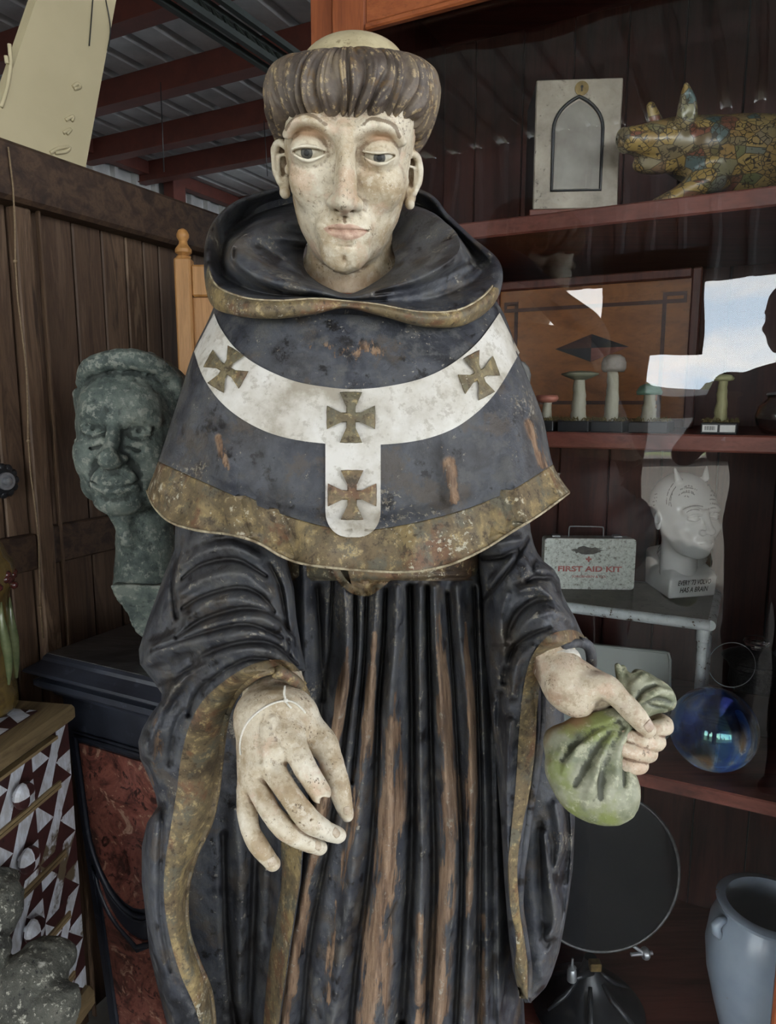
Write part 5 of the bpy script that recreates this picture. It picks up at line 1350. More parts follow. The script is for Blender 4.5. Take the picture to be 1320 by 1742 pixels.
# ------------------------------------------------------------ shoulder cape, white band, crosses, hood
def cape():
    lv = [  # front curves from the neck down to the hem, all left to right
        [(372, 500), (440, 520), (520, 532), (592, 535), (670, 540), (760, 530), (838, 502)],
        [(354, 545), (405, 590), (490, 620), (592, 630), (690, 620), (790, 585), (860, 540)],
        [(328, 600), (372, 670), (470, 715), (595, 735), (715, 722), (820, 680), (884, 608)],
        [(300, 690), (348, 780), (455, 830), (598, 858), (740, 838), (855, 775), (922, 705)],
        [(269, 785), (350, 822), (470, 872), (602, 902), (745, 880), (858, 840), (941, 790)],
    ]
    L = np.array([catmull(l, 260) for l in lv])            # levels, columns, 2
    hem = catmull([(249, 832), (262, 862), (290, 888), (335, 902), (395, 910), (440, 924), (478, 946), (520, 960), (600, 969), (690, 973), (760, 962), (820, 936), (870, 905), (920, 874), (971, 836)], 260)
    # resample hem by x so columns line up
    tx = np.interp(np.linspace(0, 1, 260), np.linspace(0, 1, 7), [250, 325, 448, 602, 755, 878, 970])
    hem = np.column_stack([tx, np.interp(tx, np.sort(hem[:, 0]), hem[np.argsort(hem[:, 0]), 1])])
    L = np.concatenate([L, hem[None]])
    nt = 230
    G = catmull(L.reshape(6, -1), nt).reshape(nt, 260, 2)
    px, py = G[..., 0], G[..., 1]; s = np.linspace(0, 1, 260)[None, :]; t = np.linspace(0, 1, nt)[:, None]
    yc = np.interp(t, [0, .2, .4, .6, .8, 1], [.905, .875, .852, .84, .825, .805]); ye = np.interp(t, [0, .4, 1], [1.06, 1.04, .985])
    prof = (1 - np.abs(2 * s - 1) ** 2.3) ** (1 / 2.3)
    Y = ye - (ye - yc) * prof
    st = [([(420, 740), (462, 830), (484, 900), (500, 945)], [16, 20, 22, 22], [0, -.008, -.014, -.016]),
          ([(372, 720), (385, 810), (400, 880), (410, 908)], [24, 24, 26, 24], [.0, .014, .024, .024]),
          ([(318, 720), (318, 800), (310, 870)], [16, 20, 20], [0, -.006, -.008]), ([(275, 780), (268, 830)], [14, 14], [.0, .016]),
          ([(540, 840), (552, 920), (556, 960)], [26, 30, 30], [0, .012, .012]),
          ([(745, 740), (765, 810), (772, 880)], [12, 14, 10], [0, .010, .002]), ([(690, 860), (700, 920), (704, 965)], [20, 22, 22], [0, .012, .014]),
          ([(800, 770), (822, 850), (838, 920)], [16, 20, 20], [0, -.008, -.010]), ([(860, 760), (880, 840), (896, 890)], [18, 20, 18], [0, .014, .018]),
          ([(905, 740), (925, 810), (935, 850)], [10, 14, 14], [0, -.006, -.007]), ([(330, 640), (322, 720)], [10, 10], [.0, .004])]
    edge = np.clip(prof / .3, 0, 1)
    Y = Y - edge * stroke_field(px, py, st) - edge * .0016 * vnoise(px, py, 30, 41, 4)
    base = P(px, py, Y)
    # back half as a rounded wrap behind the shoulders
    nb = 60; a = np.linspace(0, math.pi, nb + 2)[1:-1]
    Lp, Rp = base[:, 0], base[:, -1]; mid = (Lp + Rp) / 2; hw = (Rp - Lp) / 2
    depth = np.interp(t.ravel(), [0, .4, 1], [.16, .20, .24])
    back = np.stack([mid + hw * math.cos(x) + np.array([0, 1, 0]) * (depth * math.sin(x))[:, None] + np.array([0, 0, 1]) * 0.02 * math.sin(x) for x in a], 1)
    full = np.concatenate([base, back], 1); nc = full.shape[1]
    wear = stroke_field(px, py, [([(765, 790), (772, 850)], [14, 10], .5), ([(372, 745), (385, 800)], 8, .4), ([(500, 590), (610, 600), (700, 580)], [10, 26, 14], .32), ([(310, 740), (300, 770)], 12, .3), ([(900, 720), (925, 790)], [10, 12], .4)])
    cut = int(round((nt - 1) * 0.8)) + 1
    # cut line of the gilt border in pixels follows level 4
    wv = np.concatenate([wear, np.zeros((nt, nb))], 1); cvv = np.concatenate([grid_cavity(Y, px, 5), np.zeros((nt, nb))], 1)
    inner = full[cut - 8:] ; cc = full.mean(1, keepdims=True)
    def piece(name, r0, r1, mat, thick, label=None):
        F_ = full[r0:r1]; n = F_.shape[0]
        ctr = F_.mean(1, keepdims=True); dr = F_ - ctr; dr[..., 2] = 0; dr /= np.linalg.norm(dr, axis=-1, keepdims=True)
        inn = F_ - dr * thick
        V = np.concatenate([F_.reshape(-1, 3), inn.reshape(-1, 3)]); k = n * nc
        f = grid_faces(n, nc, wrap_c=True)
        i = np.arange(nc); j = (i + 1) % nc
        bot = np.stack([(n - 1) * nc + i, (n - 1) * nc + j, (n - 1) * nc + j + k, (n - 1) * nc + i + k], -1)
        top = np.stack([j, i, i + k, j + k], -1)
        w = wv[r0:r1].ravel(); cq = cvv[r0:r1].ravel()
        return mesh(name, V, np.concatenate([f, f[:, ::-1] + k, bot, top]), mat, statue, True, {'wear': np.concatenate([w, w]), 'cav': np.concatenate([cq, cq])}, label=label)
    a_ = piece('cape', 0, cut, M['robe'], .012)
    b_ = piece('cape_border', cut, nt, M['gold'], .014, 'broad tarnished gold border of the cape')
    for o in (a_, b_): fix_normals(o)
    MB().tube(list(full[-1, :260:2]), .0017, 6).build('hem_edge', M['edge'], statue, smooth=True, label='pale chipped lower edge of the cape')
    return a_, b_
cape_o, border_o = cape()
TC = [bvh(cape_o), bvh(border_o)]

def pallium():
    up = catmull([(364, 533), (375, 558), (400, 592), (440, 622), (500, 648), (560, 659), (605, 662), (660, 657), (720, 643), (770, 618), (815, 580), (850, 532)], 150)
    lo = catmull([(330, 598), (345, 640), (372, 680), (410, 712), (460, 737), (520, 751), (600, 757), (680, 754), (740, 742), (790, 718), (840, 672), (884, 600)], 150)
    k = np.linspace(0, 1, 26)[None, :, None]
    g = up[:, None] * (1 - k) + lo[:, None] * k
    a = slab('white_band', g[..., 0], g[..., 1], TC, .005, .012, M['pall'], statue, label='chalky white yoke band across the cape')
    yy = np.linspace(738, 914, 72); r = 47
    hw = np.where(yy < 870, 47, 47 * np.sqrt(np.clip(1 - ((yy - 870) / 44.5) ** 2, 0.0, 1)) ** 0.8)
    c = 600.5
    gx = c + hw[:, None] * np.linspace(-1, 1, 30)[None]; gy = yy[:, None] + 0 * gx
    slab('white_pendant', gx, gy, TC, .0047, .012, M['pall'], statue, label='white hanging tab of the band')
    return a
pal = pallium()
TP = TC + [bvh(pal), bvh([o for o in statue.children if o.name.startswith('white_pendant')][0])]
def cross(cx, cy, r, ang, sk, mat, label):
    # flared four-armed cross in relief
    pts = []
    for q in range(4):
        b = q * math.pi / 2
        for (x, y) in ((-.19, .21), (-.19, .45), (-.27, .74), (-.46, .98), (-.2, 1.0), (0, .99), (.2, 1.0), (.46, .98), (.27, .74), (.19, .45), (.19, .21)):
            pts.append((x * math.cos(b) + y * math.sin(b), x * math.sin(b) * -1 + y * math.cos(b)))
    pts = np.array(pts); ca, sa = math.cos(math.radians(ang)), math.sin(math.radians(ang))
    X = (pts[:, 0] * ca - pts[:, 1] * sa) * r * sk; Y = (pts[:, 0] * sa + pts[:, 1] * ca) * r
    ks = [1.06, 1.0, .8, .4, .02]; lf = [-.001, .0035, .0055, .0055, .0055]
    V = []
    n = len(pts)
    for k, l in zip(ks, lf):
        T = cast(TP, cx + X * k, cy - Y * k, l); V.append(T)
    V = np.concatenate(V)
    f = grid_faces(len(ks), n, wrap_c=True)
    o = mesh('cross', V, f, mat, statue, False, label=label); fix_normals(o)
cross(597, 710, 42, 0, .95, M['cross'], 'greenish cross at the middle of the band')
cross(599, 842, 41, 0, .98, M['cross_red'], 'coppery cross on the hanging tab')
cross(384, 628, 36, -30, .95, M['cross'], 'tilted greenish cross on the left shoulder of the band')
cross(815, 638, 38, 24, .84, M['cross'], 'tilted greenish cross on the right shoulder of the band')

def hood():
    # stations run from the throat round the viewer's left, behind the head and back along the right
    neck = [(592, 500, .935), (564, 492, .955), (538, 478, .975), (520, 460, 1.0), (516, 440, 1.03), (518, 425, 1.06), (524, 410, 1.04), (530, 400, 1.07), (592, 392, 1.09), (655, 400, 1.07), (666, 412, 1.04), (668, 425, 1.01), (672, 440, .99), (668, 455, .965), (652, 470, .95), (634, 482, .94), (614, 493, .935)]
    crest = [(588, 505, .895), (548, 492, .892), (490, 476, .895), (440, 458, .905), (408, 432, .925), (415, 410, .955), (440, 397, .99), (482, 380, 1.03), (592, 366, 1.07), (680, 366, 1.04), (722, 372, 1.0), (756, 388, .97), (772, 408, .94), (768, 430, .915), (735, 452, .90), (690, 474, .893), (632, 495, .89)]
    crest2 = [(587, 508, .893), (545, 500, .885), (480, 490, .888), (428, 474, .90), (392, 446, .925), (398, 412, .965), (430, 388, 1.01), (478, 368, 1.06), (592, 350, 1.10), (684, 350, 1.07), (732, 360, 1.03), (764, 386, .99), (780, 412, .95), (778, 440, .915), (745, 466, .895), (700, 488, .888), (636, 504, .885)]
    val = [(587, 510, .90), (540, 506, .915), (474, 502, .93), (418, 490, .955), (380, 462, 1.00), (384, 408, 1.07), (416, 378, 1.13), (472, 350, 1.17), (592, 330, 1.20), (698, 345, 1.18), (742, 368, 1.15), (778, 398, 1.10), (804, 432, 1.04), (806, 462, .98), (766, 492, .945), (712, 508, .925), (640, 512, .905)]
    roll = [(587, 511, .885), (536, 506, .872), (470, 508, .872), (408, 500, .89), (364, 470, .945), (362, 400, 1.01), (396, 355, 1.07), (466, 328, 1.12), (592, 306, 1.16), (716, 330, 1.13), (757, 370, 1.09), (792, 402, 1.04), (836, 448, .985), (828, 488, .93), (780, 520, .89), (716, 526, .876), (642, 516, .875)]
    rim = [(586, 516, .872), (534, 517, .858), (468, 522, .855), (404, 516, .875), (357, 490, .935), (353, 400, 1.01), (392, 348, 1.075), (464, 321, 1.125), (592, 298, 1.17), (720, 324, 1.14), (762, 364, 1.10), (800, 400, 1.05), (850, 446, .99), (845, 495, .93), (792, 536, .882), (720, 541, .862), (644, 524, .862)]
    out = [(586, 524, .878), (532, 535, .868), (468, 542, .868), (402, 537, .888), (356, 512, .955), (350, 420, 1.03), (386, 362, 1.10), (462, 336, 1.15), (592, 312, 1.195), (722, 338, 1.165), (766, 376, 1.125), (804, 412, 1.075), (850, 462, 1.02), (842, 515, .95), (790, 553, .90), (720, 556, .878), (646, 537, .874)]
    foot = [(586, 524, .93), (530, 532, .93), (470, 534, .94), (408, 526, .96), (366, 510, 1.0), (366, 450, 1.08), (396, 420, 1.15), (470, 410, 1.2), (592, 400, 1.24), (710, 405, 1.2), (765, 420, 1.16), (800, 440, 1.12), (836, 480, 1.06), (832, 510, 1.0), (785, 542, .95), (718, 545, .93), (646, 532, .93)]
    N = 420
    R = np.array([catmull(r, N, True) for r in (neck, crest, crest2, val, roll, rim, out, foot)])
    nt = 120
    G = catmull(R.reshape(8, -1), nt).reshape(nt, N, 3); px, py, Y = G[..., 0], G[..., 1], G[..., 2]
    st = [([(420, 440), (450, 455), (500, 470)], [6, 8, 6], .008), ([(398, 425), (400, 455), (430, 480), (480, 497)], [5, 6, 6, 4], -.012),
          ([(640, 500), (700, 490), (756, 468), (800, 445)], [5, 8, 9, 6], -.012), ([(660, 512), (720, 505), (790, 478), (815, 460)], [6, 8, 9, 6], .010),
          ([(690, 470), (735, 440), (762, 415)], [6, 8, 6], .008), ([(420, 505), (470, 503), (540, 505)], 4, -.008), ([(440, 420), (470, 440)], [10, 10], -.008)]
    Y = Y - stroke_field(px, py, st) - .0016 * vnoise(px, py, 22, 61, 4)
    # parts: inner cowl and outer fold in black, the gilt lip
    V = P(px, py, Y); t = np.linspace(0, 7, nt)
    k0 = int(np.searchsorted(t, 4.28)); k1 = int(np.searchsorted(t, 6.12))
    cvh = grid_cavity(Y, px, 4, 200)
    f = grid_faces(nt, N, wrap_c=True)
    st_i = np.linspace(0, 17, N, endpoint=False)
    gold = ((st_i < 4.3) | (st_i > 12.9))
    row = f[:, 0] // N; colm = f[:, 0] % N
    isg = (row >= k0) & (row < k1) & gold[colm]
    def sub(name, fs, mat, label=None):
        u, inv = np.unique(fs, return_inverse=True)
        o = mesh(name, V.reshape(-1, 3)[u], inv.reshape(fs.shape), mat, statue, True, {'wear': np.zeros(len(u)), 'cav': cvh.ravel()[u]}, label=label)
        return o
    Vg = V.reshape(nt, N, 3); gi = [i for i in list(range(int(12.9 / 17 * N), N)) + list(range(0, int(4.3 / 17 * N)))]
    MB().tube([Vg[k0, i] for i in gi[::2]], .0014, 6).build('hood_edge', M['edge'], statue, smooth=True, label='pale chipped upper line of the hood border')
    h = sub('hood', f[~isg], M['robe']); g = sub('hood_border', f[isg], M['gold'], 'gold edge of the hood')
    return h, g
hood()
# ------------------------------------------------------------ left side: pedestal, bust, chest, vase, stone
def generic_head(S, c=(0, 0, 0), k=1.0, old=0.0, open_eyes=True, neck=True):
    """plain adult head, 240 units tall at k=1, looking along -y"""
    c = np.asarray(c, float)
    q = lambda *p: c + k * np.asarray(p, float)
    S.ell(q(0, 12, 42), (80 * k, 98 * k, 86 * k), 0)
    S.ell(q(0, -16, -8), (69 * k, 74 * k, 84 * k), 30 * k, n=2.3)
    S.ell(q(0, -36, -62), (50 * k, 48 * k, 46 * k), 26 * k, n=2.2)
    S.ell(q(0, -62, -92), (26 * k, 22 * k, 19 * k), 18 * k)
    for s in (-1, 1):
        S.ell(q(s * 31, -98, 6), (21 * k, 17 * k, 13 * k), 12 * k, mode='sub')
        S.ell(q(s * 31, -76, 7), (16 * k, 16 * k, 13 * k), 4 * k)
        S.chain([q(s * 14, -91, 24), q(s * 32, -90, 30), q(s * 52, -76, 24)], [6 * k, 7 * k, 6 * k], 12 * k)
        S.chain([q(s * 16, -90, 11), q(s * 31, -94, 15), q(s * 47, -84, 10)], [2.6 * k, 3 * k, 2.6 * k], 3 * k)
        S.chain([q(s * 16, -88, 3), q(s * 31, -91, -1), q(s * 46, -82, 3)], [2.2 * k, 2.6 * k, 2.2 * k], 3 * k)
        if open_eyes: S.ell(q(s * 31, -93.5, 7.5), (3.2 * k, 3 * k, 3.2 * k), 1 * k, mode='sub')
        S.ell(q(s * 44, -62, -26), (20 * k, 20 * k, 18 * k), 18 * k)
        S.ell(q(s * 79, 8, -4), (8 * k, 18 * k, 27 * k), 4 * k, rot=(0, 0, s * 14))
        S.ell(q(s * 84, 2, 2), (4 * k, 11 * k, 15 * k), 4 * k, mode='sub')
        if old:
            S.chain([q(s * 16, -94, -28), q(s * 32, -84, -48), q(s * 38, -70, -72)], [3 * k, 3.5 * k, 2 * k], 6 * k, mode='sub')
            S.chain([q(s * 18, -84, -9), q(s * 32, -83, -13), q(s * 46, -72, -7)], [3 * k, 4 * k, 2.5 * k], 7 * k)
            S.chain([q(s * 18, -88, -16), q(s * 32, -84, -21), q(s * 46, -72, -14)], [1.6 * k] * 3, 4 * k, mode='sub')
            S.ell(q(s * 42, -44, -74), (16 * k, 18 * k, 20 * k), 14 * k)
            for zz in (44, 54, 64): S.chain([q(s * 4, -91, zz), q(s * 24, -88, zz + 4), q(s * 44, -74, zz + 1)], [1.2 * k] * 3, 5 * k, mode='sub')
    S.chain([q(0, -92, 20), q(0, -98, 2), q(0, -106, -18), q(0, -114, -30)], [8 * k, 8 * k, 9 * k, 11 * k], 9 * k)
    for s in (-1, 1):
        S.ell(q(s * 13, -98, -35), (9 * k, 12 * k, 8 * k), 5 * k); S.ell(q(s * 8, -105, -43), (4 * k, 6 * k, 3.4 * k), 2 * k, mode='sub')
    S.ell(q(0, -82, -66), (28 * k, 14 * k, 19 * k), 16 * k)
    S.chain([q(-24, -84, -65), q(-8, -95, -61), q(0, -95, -63), q(8, -95, -61), q(24, -84, -65)], [2 * k, 4 * k, 4 * k, 4 * k, 2 * k], 4 * k)
    S.chain([q(-20, -84, -70), q(0, -94, -74), q(20, -84, -70)], [2 * k, 5.5 * k, 2 * k], 5 * k)
    S.chain([q(-27, -84, -65.5), q(-10, -98, -67), q(0, -101, -67.5), q(10, -98, -67), q(27, -84, -65.5)], [1.3 * k] * 5, 2 * k, mode='sub')
    if neck: S.cone(q(0, 24, -60), q(0, 34, -160), 48 * k, 52 * k, 18 * k)
    return S

PZ = 1.0
A_ = Pz(37, 1140, PZ - 0.028)
def pedestal():
    t = thing('marble_pedestal', 'black pedestal with stepped slab top and red marble panels carrying the green bust', 'pedestal', A_ * [1, 1, 0] + UX * .21 + VX * .18)
    n = MB(); Wd, Dp = .36, .42
    M['blackmarble'] = m_simple('black_painted_stone', (27, 29, 36), (42, 46, 56), 10, 0.42, bump=0.15, c=(56, 60, 70))
    mt = Mat('dusty_black_marble', rough=0.3); nn = mt.noise(7, 6, .65, 1.2, co=mt.map((1, 3, 1)))
    mt.col(mt.ramp(nn, (0.38, (34, 35, 38)), (0.5, (58, 58, 60)), (0.62, (84, 84, 84)), (0.7, (40, 41, 44)))); mt.bump(nn, .1)
    M['slabtop'] = mt.m
    def ring(ins, z):  # rectangle inset
        a = A_ * [1, 1, 0]
        return [a + UX * ins + VX * ins + [0, 0, z], a + UX * ins + VX * (Wd - ins) + [0, 0, z], a + UX * (Dp - ins) + VX * (Wd - ins) + [0, 0, z], a + UX * (Dp - ins) + VX * ins + [0, 0, z]]
    prof = [(.030, PZ - .0015), (.026, PZ - .006), (.024, PZ - .012), (.012, PZ - .020), (.002, PZ - .026), (0, PZ - .030), (.004, PZ - .034), (.022, PZ - .040), (.024, PZ - .044), (.012, PZ - .047), (.012, PZ - .058), (.020, PZ - .066), (.034, PZ - .074), (.036, PZ - .080)]
    V = [p for i, z in prof for p in ring(i, z)]
    Fc = [(4 * i + k, 4 * i + (k + 1) % 4, 4 * i + 4 + (k + 1) % 4, 4 * i + 4 + k) for i in range(len(prof) - 1) for k in range(4)]
    Fc.append((4 * len(prof) - 4, 4 * len(prof) - 3, 4 * len(prof) - 2, 4 * len(prof) - 1)); Fc.append((3, 2, 1, 0))
    n.add(V, Fc); n.build('cornice', M['blackmarble'], t)
    r = ring(.031, PZ - .002); MB().prism(r, (0, 0, 1), .002).build('top_slab', M['slabtop'], t)
    # tapering body
    zt, zb_ = PZ - .080, 0.12
    a = A_ * [1, 1, 0]; tp, bt = .045, .080
    def q(ins, z, uoff=0.0): return [a + UX * (ins + uoff) + VX * ins + [0, 0, z], a + UX * (ins + uoff) + VX * (Wd - ins) + [0, 0, z], a + UX * (Dp - ins) + VX * (Wd - ins) + [0, 0, z], a + UX * (Dp - ins) + VX * ins + [0, 0, z]]
    MB().add(q(bt, zb_) + q(tp, zt), [(0, 3, 2, 1), (4, 5, 6, 7), (0, 1, 5, 4), (1, 2, 6, 5), (2, 3, 7, 6), (3, 0, 4, 7)]).build('body', M['blackmarble'], t)
    MB().add(q(.03, 0) + q(.03, zb_), [(0, 3, 2, 1), (4, 5, 6, 7), (0, 1, 5, 4), (1, 2, 6, 5), (2, 3, 7, 6), (3, 0, 4, 7)]).build('plinth', M['blackmarble'], t)
    # front panels: points on the sloping front face, s across 0..1, z
    def fp(s, z, out=0.0):
        k = (zt - z) / (zt - zb_); ins = tp + (bt - tp) * k
        return a + UX * (ins - out) + VX * (ins + (Wd - 2 * ins) * s) + [0, 0, z]
    mr = Mat('red_veined_marble', rough=0.3); n1 = mr.noise(9, 6, .7, 1.5); n2 = mr.noise(30, 6, .7, .8)
    cl = mr.ramp(n1, (0.36, (84, 48, 42)), (0.46, (136, 84, 72)), (0.54, (112, 66, 57)), (0.64, (66, 44, 40)))
    cl = mr.mix(mr.step(n2, .56, .64), cl, (166, 132, 112)); cl = mr.mix(mr.step(n2, .45, .38), cl, (58, 36, 33)); mr.col(cl); M['redmarble'] = mr.m
    def panel(pts, name):
        V = [fp(s, z, .004) for s, z in pts]
        MB().prism(V, UX, .012).build(name, M['redmarble'], t)
        m = MB()
        for off, rr in ((.016, .005), (.026, .003)):
            cx = sum(s for s, z in pts) / len(pts); cz = sum(z for s, z in pts) / len(pts)
            ring_ = []
            for s, z in pts:
                ds, dz = (s - cx) * .4, z - cz; l = math.hypot(ds, dz); ring_.append(fp(s + off / .4 * ds / l, z + off * dz / l, .004))
            m.tube(ring_, rr, 8, closed=True)
        m.build('moulding', M['blackmarble'], t, smooth=True)
    arc = [(.5 + .38 * math.cos(x), .66 - .14 * math.sin(x)) for x in np.linspace(0, math.pi, 15)]
    panel([(.12, .83), (.88, .83), (.88, .69)] + arc[:] + [(.12, .69)], 'red_panel')
    arc2 = [(.5 - .36 * math.cos(x), .56 - .12 * math.sin(x) * .9) for x in np.linspace(0, math.pi, 15)]
    panel(arc2 + [(.84, .2), (.16, .2)], 'red_panel')
pedestal()

def bust():
    fr = Frame(232, 748, 1.30, rot=(0, 0, 0))
    yaw = Frame(228, 745, 1.30, rot=(-3, 3, 3))
    base = Pz(262, 1090, PZ)
    t = thing('bronze_bust', 'green-grey clay bust of a smiling older man with swept hair on the black pedestal', 'bust', base)
    S = Sculpt((-125, -168, -260), (125, 140, 160), 1.8)
    generic_head(S, (0, 0, 0), 1.12, old=1.0, neck=False)
    S.cone((4, 14, -70), (20, 34, -185), 52, 45, 20); S.cone((14, 34, -185), (24, 36, -265), 47, 62, 16)
    S.chain([(-18, -40, -110), (-8, -28, -140), (0, -20, -172)], [16, 14, 12], 16)
    for ex in (-35, 35):
        S.ell((ex, -104, 10), (17, 9, 9), 7, mode='sub'); S.ell((ex, -82, 9), (14, 14, 11), 2); S.chain([(ex - 17, -92, 16), (ex, -99, 20), (ex + 16, -92, 14)], [2.5, 3.4, 2.5], 2.5); S.ell((ex, -97, 9), (4.5, 3, 4.5), .8, mode='sub')
    S.ell((0, -122, -40), (16, 14, 12), 8)
    S.ell((0, -80, -76), (42, 19, 24), 18); S.ell((0, -78, -108), (34, 22, 20), 14)
    fr_ = lambda x, z, d=0: (x, S.front(x, z)[0] + d, z)
    for k_ in (-1, 1):
        S.chain([fr_(k_ * x, z, 1) for x, z in ((17, -38), (30, -52), (41, -70), (42, -86))], [2, 3.2, 3, 1.5], 7, mode='sub')
        S.ell((k_ * 50, -70, -50), (18, 18, 20), 14)
    S.chain([fr_(x, z, 2.5) for x, z in ((-28, -85), (0, -89), (28, -85))], [2.5, 4.5, 2.5], 6)
    S.chain([fr_(x, z, 2.5) for x, z in ((-28, -74), (-8, -76), (8, -76), (28, -73))], [2, 3, 3, 2], 5)
    S.ell((0, -120, -42), (15, 13, 12), 8); S.cone((0, -100, 18), (0, -118, -34), 7, 10, 8)
    S.chain([fr_(x, z, -1) for x, z in ((-38, -73), (-22, -80), (0, -82.5), (22, -80), (38, -72))], [1.8, 2.4, 2.4, 2.4, 1.8], 2.5, mode='sub')
    S.chain([fr_(x, z, 0) for x, z in ((-22, -101), (0, -104), (22, -101))], [2, 3, 2], 7, mode='sub')
    S.chain([(-56, -82, 30), (-34, -100, 38), (-16, -100, 26)], [6, 8, 6], 8); S.chain([(56, -82, 30), (34, -100, 38), (16, -100, 26)], [6, 8, 6], 8)
    for ex in (-35, 35):
        S.chain([fr_(ex + x, z, -1) for x, z in ((-16, 9), (-8, 14.5), (2, 16), (15, 9))], [1.5, 2, 2, 1.5], 1.5, mode='sub')
        S.chain([fr_(ex + x, z, -.5) for x, z in ((-15, 5), (0, 0), (15, 6))], [1.2, 1.6, 1.2], 1.5, mode='sub')
        S.ell(fr_(ex, 8, -1), (3.4, 3, 3.4), .8, mode='sub')
    # hair: side-swept wave and back of the head
    S.ell((2, 24, 60), (93, 112, 86), 12); S.ell((0, -74, 46), (66, 40, 44), 10)
    for pts, r in (([(-70, -48, 84), (-50, -76, 106), (0, -86, 120), (48, -72, 116), (78, -36, 96)], [10, 14, 17, 15, 12]), ([(-80, -34, 66), (-84, -8, 40), (-82, 10, 10)], [10, 11, 10]),
                   ([(78, -44, 86), (86, -26, 58), (88, -12, 28), (86, -2, 0)], [13, 14, 13, 10]), ([(-50, -66, 104), (-16, -74, 124), (40, -58, 130)], [8, 10, 8]), ([(56, -50, 110), (80, -16, 90), (88, 10, 58)], [10, 12, 12])):
        S.chain(pts, r, 8)
    for i in range(16):
        a = -70 + i * 10
        S.chain([(a, -86 + abs(a) * .35, 104 + 6 * math.sin(i)), (a + 12, -84 + abs(a) * .3, 126), (a + 30, -50, 146)], [1.8, 2.4, 1.5], 3, mode='sub')
    for i in range(7):
        S.chain([(93, -34 + i * 9, 92 - i * 4), (103, -20 + i * 9, 56 - i * 4), (96, -6 + i * 8, 20)], [1.8, 2.4, 1.5], 3, mode='sub')
    S.noise(2.0, 15, 71, 4)
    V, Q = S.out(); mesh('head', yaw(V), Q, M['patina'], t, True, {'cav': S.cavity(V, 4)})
    B = Sculpt((-55, -80, -365), (130, 120, -205), 2.2)
    def blk(X, Y, Z):
        k = np.clip((-238 - Z) / 112.0, 0, 1); w = 88 - 48 * k; d = 78 - 30 * k; cx = 50 + 6 * k
        return np.maximum(np.maximum(np.abs(X - cx) - w, np.abs(Y - 26) - d), np.maximum(Z + 236, -352 - Z)) * .8
    B.op(blk, (-45, -60, -352), (140, 110, -230), 8)
    B.noise(4.5, 30, 81, 4)
    V, Q = B.out(); V2 = fr(V)
    V2 = V2 + np.array([0, 0, PZ - V2[:, 2].min()])
    mesh('socle', V2, Q, M['patina'], t, True, {'cav': B.cavity(V, 4)})
bust()

